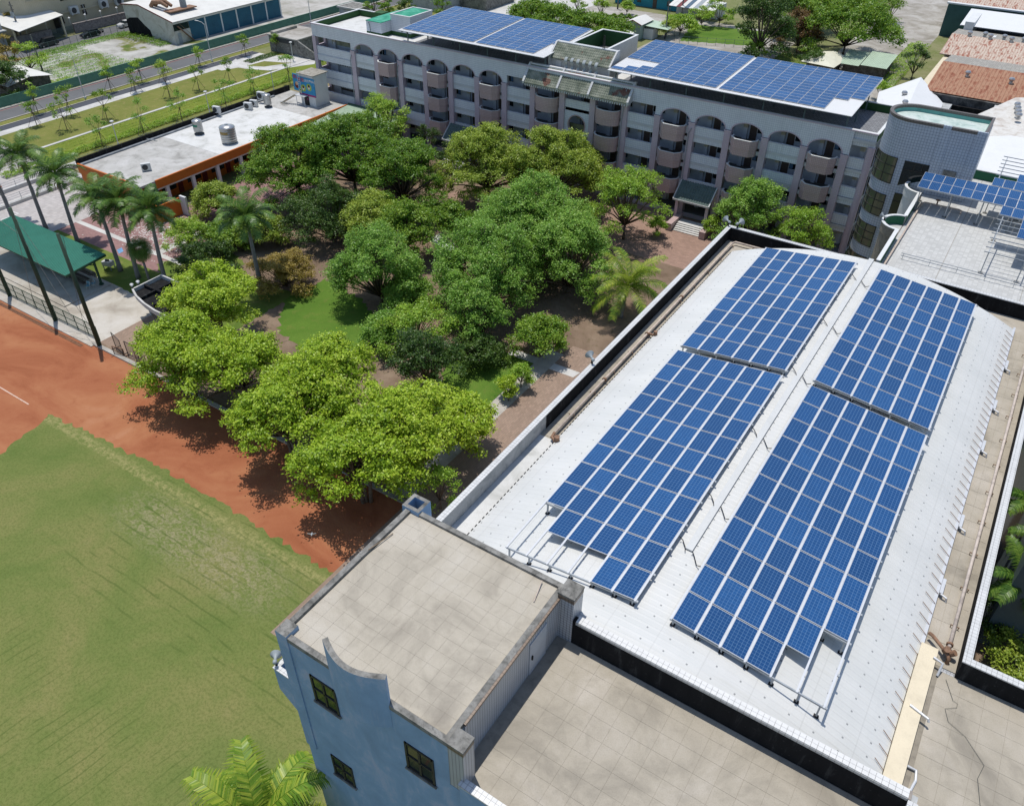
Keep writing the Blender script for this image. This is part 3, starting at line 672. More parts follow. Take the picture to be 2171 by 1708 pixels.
pipe('hydrant_pipe', 'long white rust-flecked pipe along the east deck of the gymnasium', [(4.85, 28.1, zp), (4.9, 40, zp), (4.95, 57.5, zp)], .085, plain('white_rust_pipe', (220, 206, 194), .6, .2, 3), [(4.88, 29.5+i*2.55, 'y') for i in range(11)], [((4.85, 28.2, zp), (4.85, 28.3, zp))])
pipe('hydrant_branch', 'rusty pipe crossing from the east eave to a valve cluster at the parapet corner', [(3.95, 28.3, zp+.1), (4.1, 28.2, zp+.15), (4.8, 27.6, zp+.12), (4.95, 27.45, zp), (4.95, 27.4, DECK+.02)], .08, M_RUST2, [], [((4.8, 27.95, zp), (4.8, 27.75, zp+.1)), ((4.95, 27.75, zp), (5.1, 27.75, zp+.2)), ((4.7, 27.7, zp+.1), (4.75, 27.6, zp+.35))])
for i, (y, L) in enumerate(((52.5, .5), (47.5, .35), (43.0, .6), (36.0, .5), (31.0, .35))):
    q = MB(); q.box(RXC+RHW+.15, y, REAVE-.10, RXC+RHW+.30, y+1.0, REAVE+.05); q.tube([(RXC+RHW+.22, y, REAVE-.02), (RXC+RHW+.5, y-.1, REAVE-.05), (RXC+RHW+.55, y-.15, DECK+.02)], .05, 8)
    tag(q.build('downpipe', M_ALU, None, loc=(RXC+RHW+.2, y, DECK)), '%s white downpipe elbow along the east eave, counted from the far end' % ('first', 'second', 'third', 'fourth', 'fifth')[i], 'downpipe', 'downpipe elbows on the east eave')
for i, (y0, pts) in enumerate(((27.0, [(4.35, 27.0, DECK+.48), (4.75, 26.9, DECK+.45), (4.72, 26.5, DECK+.05)]), (24.0, [(4.0, 24.1, DECK+.46), (4.75, 23.85, DECK+.46), (4.8, 23.8, DECK+.35)]), (21.0, [(4.5, 21.6, DECK+.12), (4.85, 21.6, DECK+.1), (4.92, 21.2, DECK+.06), (4.75, 20.2, DECK+.06), (4.72, 19.4, DECK+.06)]))):
    q = MB(); q.tube(pts, .055, 8); tag(q.build('drain_hose', M_ALU, None, loc=pts[0]), ('white pipe elbow at the far end of the cream trunking', 'white pipe stub across the middle of the cream trunking', 'white hose curling along the foot of the cream trunking')[i], 'pipe')
wp = [G(2005, 1440, DECK), G(2020, 1485, DECK), G(2030, 1492, DECK), G(2028, 1500, DECK), G(2003, 1502, DECK), G(2010, 1530, DECK), G(2045, 1560, DECK), G(2086, 1622, DECK), G(2072, 1650, DECK), G(2078, 1712, DECK)]
q = MB(); q.tube([p+Vector((0, 0, .03)) for p in wp], .008, 4); tag(q.build('loose_wire', plain('dark_wire', (88, 92, 84), .7, .1, 4), None, loc=wp[0]), 'thin loose wire snaking over the east deck slabs', 'wire')
# loudspeaker horns
def horn(label, loc, az, el=0.1, s=1.0):
    t = thing('horn_loudspeaker', label, 'loudspeaker', loc, az, 'horn loudspeakers on the parapets')
    q = MB(); q.lathe([(.05*s, 0), (.07*s, .12*s), (.11*s, .24*s), (.2*s, .36*s), (.29*s, .44*s), (.30*s, .45*s), (.19*s, .37*s), (.05*s, .2*s)], n=18); o = q.build('bell', M_HORN, t, True, True); o.rotation_euler = (0, math.pi/2-el, 0); o.location = (0, 0, .38*s)
    q = MB(); q.lathe([(.02*s, -.2*s), (.10*s, -.18*s), (.11*s, -.02*s), (.06*s, .02*s)], n=14); o = q.build('driver', M_HORN, t, True, True); o.rotation_euler = (0, math.pi/2-el, 0); o.location = (0, 0, .38*s)
    q = MB(); q.box(-.05*s, -.05*s, 0, .05*s, .05*s, .34*s); q.build('bracket', M_BLACK, t, local=True)
    return t
horn('grey horn loudspeaker midway along the west parapet, facing the garden', (GX0+.05, 37.0, PTOP+.07), 2.5)
horn('left horn of the pair on the far corner of the gymnasium parapet', (GX0+.0, GY1-.2, PTOP+.07), 2.6)
horn('right horn of the pair on the far corner of the gymnasium parapet', (GX0+.75, GY1-.12, PTOP+.07), 1.2)
horn('grey horn loudspeaker on the side balcony of the blue tower', (LX+.02, 11.3, 18.82), 2.3, -.25, .85)
# ---------------------------------------------------------------- four-storey school building
M_FAC = tiled('pale_blue_facade_tile', (246, 250, 254), (196, 206, 216), .26, .26, .03, .4, .05, .1)
M_PINK = tiled('mauve_column_tile', (222, 204, 214), (196, 178, 188), .2, .2, .02, .45, .05)
M_BALC = tiled('pink_balcony_tile', (214, 188, 184), (176, 146, 142), .22, .22, .03, .45, .06)
M_PALEW = plain('pale_corridor_wall', (228, 233, 240), .7, .06, .6); M_SLAB = plain('grey_corridor_floor', (120, 122, 122), .7, .1, .8)
M_CEIL = plain('white_soffit', (220, 222, 222), .8, .05, .5); M_DOOR = plain('dark_brown_door', (104, 88, 78), .6, .1, 2); M_CREAMP = plain('cream_pillar', (222, 214, 186), .7, .05, 1)
M_WHITE = plain('white_paint', (236, 237, 235), .55, .04, 1.0); M_GREEN = plain('dark_green_waterproofing', (58, 98, 54), .8, .12, .8)
M_TEAL = m_conc('teal_roof_coating', (72, 168, 138), (54, 132, 110), .4, (110, 190, 164), .6); M_CANOPY = plain('white_canopy_sheet', (244, 244, 242), .45, .02, .5)
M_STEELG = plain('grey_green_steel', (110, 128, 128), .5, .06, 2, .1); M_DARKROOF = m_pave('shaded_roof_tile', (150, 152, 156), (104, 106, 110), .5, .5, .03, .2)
XL0, BP, CW = -96.51, 4.905, .85
def XL(k): return XL0+BP*k
FL = [.6, 4.2, 7.8, 11.4]
FY = 100.6
main = thing('school_building', 'long four-storey school building with arched top floor and pink balconies', 'building', (-60, 106.5, 0))
# slabs and walls
for z in FL+[15.0]:
    b = MB(); b.box(-104.7, FY+.1, z-.35, -14.6, 112.3, z, 1, 0); b.build('floor_slab', [M_SLAB if z < 15 else M_WHITEPAINT, M_CEIL], main)
b = MB(); b.box(-104.8, 103.4, 0, -14.5, 103.6, 15); b.build('classroom_wall', M_PALEW, main)
b = MB(); b.box(-104.8, 112.1, 0, -14.5, 112.4, 15); b.box(-14.8, 103.6, 0, -14.5, 112.1, 15); b.box(-104.8, 103.6, 0, -104.5, 112.1, 15); b.build('rear_wall', M_FAC, main)
b = MB(); b.box(-104.78, FY+.02, 0, -14.6, FY+.3, .55); b.build('plinth', M_PINK, main)
# doors, windows and pilasters of every classroom bay
dm = MB(); dm.box(0, -.05, 0, .95, 0, 2.15); dme = dm.mesh(M_DOOR)
wm = MB(); wm.box(0, -.04, 0, 1.75, 0, 1.25); wme = wm.mesh(M_DARKGLASS)
wf = MB()
for r in ((-.06, -.06, .02, 1.31), (1.73, -.06, 1.81, 1.31), (.84, 0, .91, 1.25), (-.06, -.06, 1.81, .03), (-.06, 1.22, 1.81, 1.31)): wf.box(r[0], -.07, r[1], r[2], -.01, r[3])
wfe = wf.mesh(M_ALU)
cu = MB(); cu.box(.05, -.055, .1, .5, -.042, 1.2); cue = cu.mesh(plain('blue_curtain', (96, 132, 168), .8, .1, 3))
pm = MB(); pm.box(0, -.35, 0, .55, 0, 3.25); pme = pm.mesh([M_CREAMP]); pm2 = MB(); pm2.box(-.01, -.36, 0, .56, 0, 1.5); pme2 = pm2.mesh(M_PALEW)
rnd = random.Random(21); ML = Vector(main.location)
for k in range(-1, 17):
    x = XL(k)+CW if k >= 0 else -103.5
    for fi, z in enumerate(FL):
        def at(dx, dz, dy=0): return Vector((x+dx, 103.4-dy, z+dz))-ML
        put('pilaster', pme, main, at(.75, 0)); put('pilaster_dado', pme2, main, at(.75, 0))
        if k in (-1, 0): 
            if k == -1: continue
        put('door', dme, main, at(1.55, 0))
        wo_ = put('window', wme, main, at(2.55, .95)); put('frame', wfe, wo_)
        if rnd.random() < .45: put('curtain', cue, wo_, (rnd.choice((0, 1.2)), 0, 0))
# noticeboards on the open gallery of the left end
M_BOARD = N('notice_board')
def m_board():
    n = N('noticeboard_print'); u = n.uv(); o = n.sep(u)
    fx = n.math('FRACT', n.math('MULTIPLY', o[0], 1.9)); fy = n.math('FRACT', n.math('MULTIPLY', o[1], 1.9))
    a = n.math('MULTIPLY', n.math('LESS_THAN', n.math('ABSOLUTE', n.math('ADD', fx, -.5)), .3), n.math('LESS_THAN', n.math('ABSOLUTE', n.math('ADD', fy, -.5)), .26))
    return n.done(n.mix(n.math('MULTIPLY', a, .75), base((232, 232, 228)), base((90, 96, 108))), .6)
M_NB = m_board()
for z in (FL[1], FL[2]):
    for x0, x1 in ((-102.6, -97.2), (-95.0, -92.8)):
        b = MB(); b.box(x0, 103.33, z+1.3, x1, 103.39, z+2.5); b.build('noticeboard', M_NB, main)
b = MB(); b.box(-103.2, 103.32, FL[3]+1.0, -97.0, 103.39, FL[3]+2.6); b.build('mural', plain('faded_mural', (190, 190, 160), .7, .3, 1.2), main)
b = MB(); b.box(-103.0, 103.32, FL[1]+.9-3.6+3.6, -97.6, 103.39, FL[1]+1.2); b.build('rail_board', M_DOOR, main)
# columns
for k in range(17):
    ped = 7 <= k <= 10
    b = MB(); b.box(XL(k), FY-.15, 0, XL(k)+CW, FY+.75, 14.2 if ped else 13.0)
    if not ped: b.box(XL(k)-.05, FY-.20, 12.82, XL(k)+CW+.05, FY+.3, 13.0)
    b.build('column', M_PINK, main)
b = MB(); b.box(-104.85, FY-.10, 0, -104.15, FY+.6, 14.1); b.build('column', M_PINK, main)
b = MB(); b.cyl(-14.9, FY+.4, 0, 14.3, .45, None, 14); b.build('column', M_PINK, main)
b = MB(); b.box(-104.8, 103.0, 0, -104.3, 103.5, 15); b.build('column', M_PINK, main)
# spandrels, balconies
def spandrel(x0, x1, z, y=FY+.12, th=.22, h0=-.9, h1=1.15):
    b = MB(); b.box(x0, y, z+h0, x1, y+th, z+h1); b.box(x0, y-.03, z+h1, x1, y+th+.03, z+h1+.05, 1); b.build('spandrel', [M_FAC, M_PALEW], main)
def balcony(k, z, rounded):
    x0, x1 = XL(k)+CW, XL(k+1); c = (x0+x1)/2; hw = 1.62 if not rounded else 1.8; d = 1.35
    if rounded: P = [(c-hw*math.cos(math.pi*i/12), FY+.1-d*math.sin(math.pi*i/12)**.8) for i in range(13)]
    else: P = [(c-hw, FY+.1), (c-hw, FY-.55), (c-hw+.62, FY-1.25), (c+hw-.62, FY-1.25), (c+hw, FY-.55), (c+hw, FY+.1)]
    b = MB(); b.prism(P, z-.9, z); b.strip(P, z, z+1.12, .14); o = b.build('balcony', M_BALC, main)
    b = MB(); b.strip(P, z+1.12, z+1.18, .2); q = b.build('rim', M_WHITE, o, local=True); q.location = -ML
    b = MB(); b.prism([(c+(px-c)*.93, FY+.1+(py-FY-.1)*.93) for px, py in P], z, z+.02); q = b.build('balcony_floor', M_SLAB, o, local=True); q.location = -ML
    for a, e in ((x0, c-hw), (c+hw, x1)): spandrel(a, e, z, FY+.1, .2, -.9, .95)
OCT = (1, 3, 5, 11, 13, 15); RND = (7, 9)
for k in range(16):
    for fi in (1, 2, 3):
        z = FL[fi]
        if k in OCT: balcony(k, z, False)
        elif k in RND: balcony(k, z, True)
        elif k == 8 and fi == 2: continue
        else: spandrel(XL(k)+CW, XL(k+1), z)
for fi in (1, 2, 3):
    z = FL[fi]
    spandrel(-104.15, XL(0), z, FY+.05, .22, -.05, 1.15); spandrel(-104.15, XL(0), z, FY-.02, .22, -1.05, -.15)
    b = MB(); b.box(-104.72, FY+.6, z-.9, -104.5, 103.0, z+1.15); b.build('end_parapet', M_PINK, main)
    spandrel(XL(16)+CW, -15.2, z, FY+.25, .3, -.9, 1.3)
b = MB(); b.box(XL(16)+CW, FY+.3, 14.2, -14.6, FY+.6, 15.9); b.build('parapet_wall', M_FAC, main)
# panel with the round window between the curved balconies
c8 = (XL(8)+CW+XL(9))/2; zc8 = 9.2; rr = 1.3; x0, x1 = XL(8)+CW, XL(9)
b = MB(); K = 36; ring = [(c8+rr*math.cos(2*math.pi*i/K), zc8+rr*math.sin(2*math.pi*i/K)) for i in range(K)]
def sq(i):
    a = 2*math.pi*i/K; cx_, sx_ = math.cos(a), math.sin(a); hx = (x1-x0)/2; hz = 2.2; t = min(hx/abs(cx_) if abs(cx_) > 1e-6 else 9, hz/abs(sx_) if abs(sx_) > 1e-6 else 9); return (c8+cx_*t, zc8+sx_*t)
for i in range(K):
    j = (i+1) % K; a, d = ring[i], ring[j]; e, f = sq(j), sq(i)
    b.quad((a[0], FY+.1, a[1]), (f[0], FY+.1, f[1]), (e[0], FY+.1, e[1]), (d[0], FY+.1, d[1])); b.quad((a[0], FY+.1, a[1]), (d[0], FY+.1, d[1]), (d[0], FY+.4, d[1]), (a[0], FY+.4, a[1]), 1)
for sx_ in (-1, 1):
    for sz_ in (-1, 1): 
        pass
b.box(x0, FY+.12, 4.9, x1, FY+.34, 7.05); b.box(x0, FY+.12, 11.35, x1, FY+.34, 11.45)
b.build('round_window_wall', [M_FAC, M_BALC], main)
b = MB(); 
for i in range(K):
    a0, a1 = 2*math.pi*i/K, 2*math.pi*(i+1)/K
    q = [(c8+r*math.cos(a), y, zc8+r*math.sin(a)) for r, y, a in ((rr, FY+.02, a0), (rr+.14, FY+.02, a0), (rr+.14, FY+.02, a1), (rr, FY+.02, a1))]; b.quad(*q[::-1])
    q = [(c8+(rr+.14)*math.cos(a), y, zc8+(rr+.14)*math.sin(a)) for y, a in ((FY+.02, a0), (FY+.1, a0), (FY+.1, a1), (FY+.02, a1))]; b.quad(*q)
b.build('round_window_rim', M_BALC, main)
b = MB(); b.box(x0, FY+1.0, 7.8, x1, FY+1.15, 9.0); b.build('inner_brick_wall', tiled('olive_inner_brick', (150, 150, 110), (110, 112, 84), .5, .2, .03, .7, .1), main)
# arched wall of the top floor
def arch_bay(k):
    x0, x1 = XL(k)+CW, XL(k+1); c = (x0+x1)/2; h = (x1-x0)/2; n = 16; b = MB(); y0, y1 = FY, FY+.35; top = 15.9
    A = [(c-h*math.cos(math.pi*i/n), 13.0+1.22*math.sin(math.pi*i/n)) for i in range(n+1)]
    for i in range(n):
        (xa, za), (xb, zb) = A[i], A[i+1]
        b.quad((xa, y0, za), (xb, y0, zb), (xb, y0, top), (xa, y0, top)); b.quad((xb, y1, zb), (xa, y1, za), (xa, y1, top), (xb, y1, top)); b.quad((xa, y1, za), (xb, y1, zb), (xb, y0, zb), (xa, y0, za), 1)
    b.build('arch_wall', [M_FAC, M_PALEW], main)
    b = MB()
    for i in range(n):
        (xa, za), (xb, zb) = A[i], A[i+1]; f = 1.075
        def out(p): return (c+(p[0]-c)*f, 13+(p[1]-13)*1.10)
        (xc, zc), (xd, zd) = out(A[i+1]), out(A[i])
        b.quad((xa, y0-.03, za), (xb, y0-.03, zb), (xc, y0-.03, zc), (xd, y0-.03, zd)); b.quad((xa, y0-.03, za), (xb, y0-.03, zb), (xb, y0, zb), (xa, y0, za))
    b.build('arch_trim', M_PINK, main)
for k in list(range(0, 6))+list(range(11, 16)): arch_bay(k)
def upper(x0, x1, z0):
    b = MB(); b.box(x0, FY, z0, x1, FY+.35, 15.9); b.build('parapet_wall', M_FAC, main)
for k in list(range(0, 7))+list(range(11, 17)):
    upper(XL(k), XL(k)+CW, 13.0)
upper(-104.8, XL(0), 14.05); upper(XL(6)+CW, XL(7), 14.1); upper(XL(10)+CW, XL(11), 14.1); upper(XL(7), XL(10)+CW, 14.6)
b = MB(); b.box(-104.9, FY-.08, 15.9, -14.5, FY+.02, 16.02, 1); b.box(-104.9, FY+.02, 15.9, -14.5, FY+.42, 16.04); b.build('parapet_cap', [M_WHITE, M_PINK], main)
b = MB(); b.box(-104.8, FY+.35, 15.0, -104.55, 112.4, 15.95, 1); b.box(-104.55, 112.15, 15.0, -14.5, 112.4, 15.95, 1); b.box(-104.85, FY+.42, 15.95, -104.5, 112.45, 16.04); b.box(-104.5, 112.1, 15.95, -14.5, 112.45, 16.04)
b.build('rear_parapet', [M_WHITE, M_GREEN], main)
b = MB(); b.box(-14.75, FY+.42, 15.0, -14.5, 112.15, 15.95, 1); b.box(-14.8, FY+.42, 15.95, -14.45, 112.1, 16.04); b.build('end_parapet', [M_WHITE, M_GREEN], main)
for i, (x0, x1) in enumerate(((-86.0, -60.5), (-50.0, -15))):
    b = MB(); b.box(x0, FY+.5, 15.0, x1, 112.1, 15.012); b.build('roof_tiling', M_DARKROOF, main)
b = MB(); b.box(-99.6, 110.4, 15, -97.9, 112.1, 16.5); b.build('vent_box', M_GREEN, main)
# tiled pent roof over the entrance bays
def m_rtile():
    n = N('weathered_green_roof_tile'); p = n.pos(); a = n.noise(p, .9, 4, .6); r = n.noise(p, .5, 3, .5)
    col = n.ramp(a, [(.3, base((104, 112, 98))), (.5, base((136, 142, 126))), (.7, base((168, 170, 154)))])
    col = n.mix(n.math('MULTIPLY', n.sstep(r, .60, .66), .8), col, base((126, 78, 66))); return n.done(col, .8, 0, .15)
M_RT = m_rtile(); M_RT2 = plain('dark_awning_tile', (104, 122, 116), .7, .12, 1)
def tile_slope(parent, x0, x1, yt, zt, yb, zb, nr, mat, tw=.32, name='roof_tiles'):
    """overlapping rounded tiles in nr courses"""
    b = MB(); nc = int((x1-x0)/tw); tw = (x1-x0)/nc
    for r in range(nr):
        t0, t1 = r/nr, (r+1)/nr+.02; ya, za = yt+(yb-yt)*t0, zt+(zb-zt)*t0; yc, zc = yt+(yb-yt)*t1, zt+(zb-zt)*t1
        for c in range(nc):
            xa = x0+c*tw; pr = [(xa, 0), (xa+tw*.22, .06), (xa+tw*.5, .09), (xa+tw*.78, .06), (xa+tw, 0)]
            for (p, h), (q, h2) in zip(pr, pr[1:]):
                b.quad((p, yc, zc+h+.05), (q, yc, zc+h2+.05), (q, ya, za+h2), (p, ya, za+h))
            b.poly([(p, yc, zc+h+.05) for p, h in pr]+[(xa+tw, yc, zc-.02), (xa, yc, zc-.02)])
    o = b.build(name, mat, parent); o['kind'] = 'stuff'; return o
px = [XL(7)-.45, XL(8)+.2, XL(9)+.2, XL(10)+CW+.45]
yt, zt, yb, zb = 101.15, 16.1, 99.35, 14.05
for a, e in zip(px, px[1:]):
    tile_slope(main, a+.12, e-.12, yt, zt, yb, zb, 8, M_RT)
for i, x in enumerate(px):
    b = MB(); w_ = .15
    P = [(yt+.35, zt+.28), (yt, zt+.28), (yb-.12, zb+.2), (yb-.12, zb-.12), (yt+.35, 14.0)] if i in (0, 3) else [(yt+.35, zt+.28), (yt, zt+.28), (yb-.12, zb+.2), (yb-.12, zb-.02), (yt+.35, zt-.1)]
    for s_ in (-1, 1): b.poly([(x+s_*w_, y, z) for y, z in (P if s_ > 0 else P[::-1])])
    for (ya, za), (yc, zc) in zip(P, P[1:]+P[:1]): b.quad((x-w_, ya, za), (x+w_, ya, za), (x+w_, yc, zc), (x-w_, yc, zc))
    b.build('pent_roof_rib', M_CAPT, main)
b = MB(); b.box(px[0], yt, zt-.02, px[3], yt+.4, zt+.22); b.build('pent_roof_cap', M_WHITE, main)
b = MB(); b.box(px[0], yb+.1, zb-.18, px[3], FY+.0, zb-.1)
for i in range(46): x = px[0]+.2+i*(px[3]-px[0]-.4)/45; b.box(x, yb+.05, zb-.42, x+.16, FY-.2, zb-.18)
o = b.build('eave_brackets', M_WHITE, main); o['kind'] = 'stuff'
# penthouse with tiled front, wavy fins and green roof court
b = MB(); b.box(-60.2, 102.7, 15, -50.7, 105.2, 17.1); b.build('penthouse_wall', M_CAPT, main)
tile_slope(main, -60.1, -50.8, 104.3, 18.75, 102.35, 17.15, 6, M_RT)
for x in (-60.3, -50.8):
    b = MB(); P = [(104.9, 18.95), (104.2, 18.95), (102.2, 17.3), (102.2, 15.0), (104.9, 15.0)]
    for s_ in (0, .25): b.poly([(x+s_, y, z) for y, z in (P if s_ else P[::-1])])
    for (ya, za), (yc, zc) in zip(P, P[1:]+P[:1]): b.quad((x, ya, za), (x+.25, ya, za), (x+.25, yc, zc), (x, yc, zc))
    b.build('gable_wall', M_CAPT, main)
b = MB(); b.box(-60.05, 104.25, 17.0, -50.8, 104.9, 18.9); b.build('penthouse_ridge', M_CAPT, main)
b = MB(); b.box(-59.3, 102.6, 15.2, -58.4, 102.72, 16.9); b.build('penthouse_door', M_ALU, main)
for i in range(6):
    x = -57.4+i*.95; b = MB(); pts = []
    for j in range(13): t = j/12; pts.append((x, 101.75+.28*math.sin(t*2*math.pi)+.35*t-.2, 16.15+1.55*t))
    for (p, q) in zip(pts, pts[1:]): b.quad((x, p[1], p[2]), (x+.42, p[1], p[2]), (x+.42, q[1], q[2]), (x, q[1], q[2])); b.quad((x+.42, p[1]+.12, p[2]), (x, p[1]+.12, p[2]), (x, q[1]+.12, q[2]), (x+.42, q[1]+.12, q[2])); b.quad((x, p[1]+.12, p[2]), (x, p[1], p[2]), (x, q[1], q[2]), (x, q[1]+.12, q[2])); b.quad((x+.42, p[1], p[2]), (x+.42, p[1]+.12, p[2]), (x+.42, q[1]+.12, q[2]), (x+.42, q[1], q[2]))
    b.build('wavy_fin', M_HORN, main)
gx0, gx1, gy0, gy1, gz = -58.3, -52.4, 104.9, 114.3, 18.75
b = MB(); b.box(gx0, gy0, 12, gx1, gy1, 16.6, 0, 2); b.box(gx0, gy0, 16.6, gx0+.25, gy1, gz, 0); b.box(gx1-.25, gy0, 16.6, gx1, gy1, gz, 0); b.box(gx0+.25, gy1-.25, 16.6, gx1-.25, gy1, gz, 0); b.box(gx0+.25, gy0, 16.6, gx1-.25, gy0+.25, gz, 0)
b.build('roof_court', [M_CAPT, M_GREEN, M_SLAB], main)
b = MB()
b.box(gx0+.25, gy0+.25, 16.6, gx0+.27, gy1-.25, gz-.02); b.box(gx1-.27, gy0+.25, 16.6, gx1-.25, gy1-.25, gz-.02); b.box(gx0+.27, gy1-.27, 16.6, gx1-.27, gy1-.25, gz-.02); b.build('roof_court_lining', M_GREEN, main)
b = MB(); b.box(gx0-.04, gy0, gz, gx0+.3, gy1+.04, gz+.07); b.box(gx1-.3, gy0, gz, gx1+.04, gy1+.04, gz+.07); b.box(gx0+.3, gy1-.3, gz, gx1-.3, gy1+.04, gz+.07); b.build('roof_court_cap', M_WHITE, main)
b = MB()
mx, my = -52.9, 104.5
for dx, dy in ((-.15, -.15), (.15, -.15), (.15, .15), (-.15, .15)): b.bar((mx+dx*1.5, my+dy*1.5, 16.5), (mx+dx*.4, my+dy*.4, 20.6), .04, .04)
for i in range(9): z = 16.8+i*.42; s_ = .22-.018*i; b.bar((mx-s_, my-s_, z), (mx+s_, my-s_, z+.4), .025, .025); b.bar((mx+s_, my+s_, z), (mx-s_, my+s_, z+.4), .025, .025); b.bar((mx+s_, my-s_, z), (mx+s_, my+s_, z+.4), .025, .025)
tag(b.build('lattice_mast', M_BROWNFRAME, None, loc=(mx, my, 16.5)), 'small dark lattice mast beside the green roof court', 'mast')
# left stair penthouse with teal roof
ph = [(-95.0, 103.2, -91.9, 111.2, 17.2), (-91.9, 105.6, -87.9, 111.4, 18.0)]
for x0, y0, x1, y1, z in ph:
    b = MB(); b.box(x0, y0, 15, x1, y1, z, 0); b.box(x0-.03, y0-.03, 15, x1+.03, y1+.03, 15.6, 1); b.box(x0+.2, y0+.2, z, x1-.2, y1-.2, z+.03, 2)
    b.build('stair_penthouse', [M_FAC, M_GREEN, M_TEAL], main)
    b = MB()
    for r in ((x0-.05, y0-.05, x1+.05, y0+.2), (x0-.05, y1-.2, x1+.05, y1+.05), (x0-.05, y0+.2, x0+.2, y1-.2), (x1-.2, y0+.2, x1+.05, y1-.2)): b.box(r[0], r[1], z-.05, r[2], r[3], z+(.14 if z > 17.5 else .04))
    b.build('penthouse_coping', M_WHITE if z > 17.5 else M_TEAL, main)
b = MB(); b.tube([(-94.4, 103.1, 17.0), (-94.2, 102.9, 17.1), (-94.0, 102.9, 16.6), (-93.9, 102.9, 15.1)], .06, 6); b.build('vent_pipe', M_STEELG, main)
# downpipes on the facade
for k in (0, 2, 10, 12):
    b = MB(); x = XL(k)+(-.12 if k < 5 else .2); b.tube([(x+.3, FY-.22, 15.5 if k == 10 else 12.3), (x, FY-.24, 11.6), (x, FY-.24, .4)], .055, 6); b.build('downpipe', M_HORN, main)
# entrance awnings
for k in (4, 12):
    x0, x1 = XL(k)+.15, XL(k+1)+.5
    tile_slope(main, x0+.1, x1-.1, FY-.25, 5.2, FY-2.4, 3.35, 6, M_RT2, .34, 'awning_tiles')
    b = MB()
    for x in (x0, x1-.12): b.bar((x+.06, FY-.2, 5.2), (x+.06, FY-2.45, 3.32), .14, .28)
    b.bar((x0, FY-2.45, 3.28), (x1, FY-2.45, 3.28), .2, .22); b.build('awning_frame', M_CAPT, main)
    for x in (x0+.3, x1-.6):
        b = MB(); b.box(x, FY-2.1, 0, x+.4, FY-1.7, 3.4); b.build('awning_post', M_PINK, main)
# entrance steps, each tread a piece
st = thing('entrance_steps', 'wide pale stone steps between pink planters at the right entrance', 'steps', (-34.0, 96.5, 0))
for i in range(5):
    b = MB(); b.box(-36.0, 95.7+.36*i, 0, -32.2, 98.6, .12*(i+1)+.0, 1, 0); b.build('step', [M_WALK, M_KERB], st)
for x in (-36.9, -32.1):
    b = MB(); b.box(x, 95.3, 0, x+.8, 99.2, 1.05); b.build('planter_wall', M_BALC, st)
st = thing('entrance_steps', 'pale steps half hidden by trees at the left entrance', 'steps', (-73, 96.5, 0))
for i in range(5):
    b = MB(); b.box(-76.0, 95.7+.36*i, 0, -72.0, 98.6, .12*(i+1), 1, 0); b.build('step', [M_WALK, M_KERB], st)
# ---------------------------------------------------------------- solar canopies on the school roof
PM_L = panel_mesh(1.615, .975, False)
def canopy(label, x0, x1, fields):
    yn, zn, yf, zf = 100.1, 17.62, 114.4, 18.35; sl_ = (zf-zn)/(yf-yn); an = math.atan(sl_)
    t = thing('solar_canopy', label, 'solar canopy', ((x0+x1)/2, 107, 15.0), 0, 'solar canopies on the school roof')
    b = MB(); b.v = [(x0, yn, zn), (x1, yn, zn), (x1, yf, zf), (x0, yf, zf)]; b.f = [(0, 1, 2, 3)]; b.m = [0]
    b = MB(); n = int((x1-x0)/.25)
    b.quad((x0, yn, zn), (x1, yn, zn), (x1, yf, zf), (x0, yf, zf)); b.quad((x0, yf, zf-.07), (x1, yf, zf-.07), (x1, yn, zn-.07), (x0, yn, zn-.07)); b.quad((x0, yn, zn-.07), (x1, yn, zn-.07), (x1, yn, zn), (x0, yn, zn)); b.quad((x1, yn, zn-.07), (x1, yf, zf-.07), (x1, yf, zf), (x1, yn, zn)); b.quad((x0, yf, zf-.07), (x0, yn, zn-.07), (x0, yn, zn), (x0, yf, zf)); b.quad((x1, yf, zf-.07), (x0, yf, zf-.07), (x0, yf, zf), (x1, yf, zf))
    for i in range(n): xx = x0+.1+i*.25; b.quad((xx, yn+.01, zn+.028), (xx+.05, yn+.01, zn+.028), (xx+.05, yf-.01, zf+.028), (xx, yf-.01, zf+.028))
    b.build('roof_sheet', M_CANOPY, t)
    for (fx, nc, miss) in fields:
        for c in range(nc):
            for r in range(14):
                if (c, r) in miss: continue
                yy = 100.75+(r+.5)*.985; put('solar_panel', PM_L, t, Vector((fx+(c+.5)*1.655, yy, zn+(yy-yn)*sl_+.07))-t.location, (an, 0, 0))
    for i in range(int((x1-x0)/4.7)+1):
        x = x0+.6+i*(x1-x0-1.2)/int((x1-x0)/4.7)
        for y in (101.6, 106.5, 111.4):
            zt_ = zn+(y-yn)*sl_-.2; b = MB(); b.bar((x, y, 15.0), (x, y, zt_), .14, .14); b.bar((x, y, zt_-.7), (x, y-.6, zt_-.05), .06, .06); b.build('post', M_STEELG, t)
        b = MB(); b.bar((x, yn+.1, zn-.17), (x, yf-.1, zf-.17), .1, .18); b.build('rafter', M_STEELG, t)
    return t
canopy('left solar canopy on the school roof, on white sheeting', -85.8, -59.8, [(-85.5, 8, ()), (-71.8, 7, {(6, r) for r in range(5)})])
canopy('right solar canopy on the school roof, panels missing at both near corners', -49.9, -17.9, [(-49.8, 9, {(0, r) for r in range(1, 5)} | {(1, r) for r in range(2, 5)} | {(2, 3), (2, 4)}), (-34.5, 10, {(9, r) for r in range(5)} | {(8, r) for r in range(4)})])

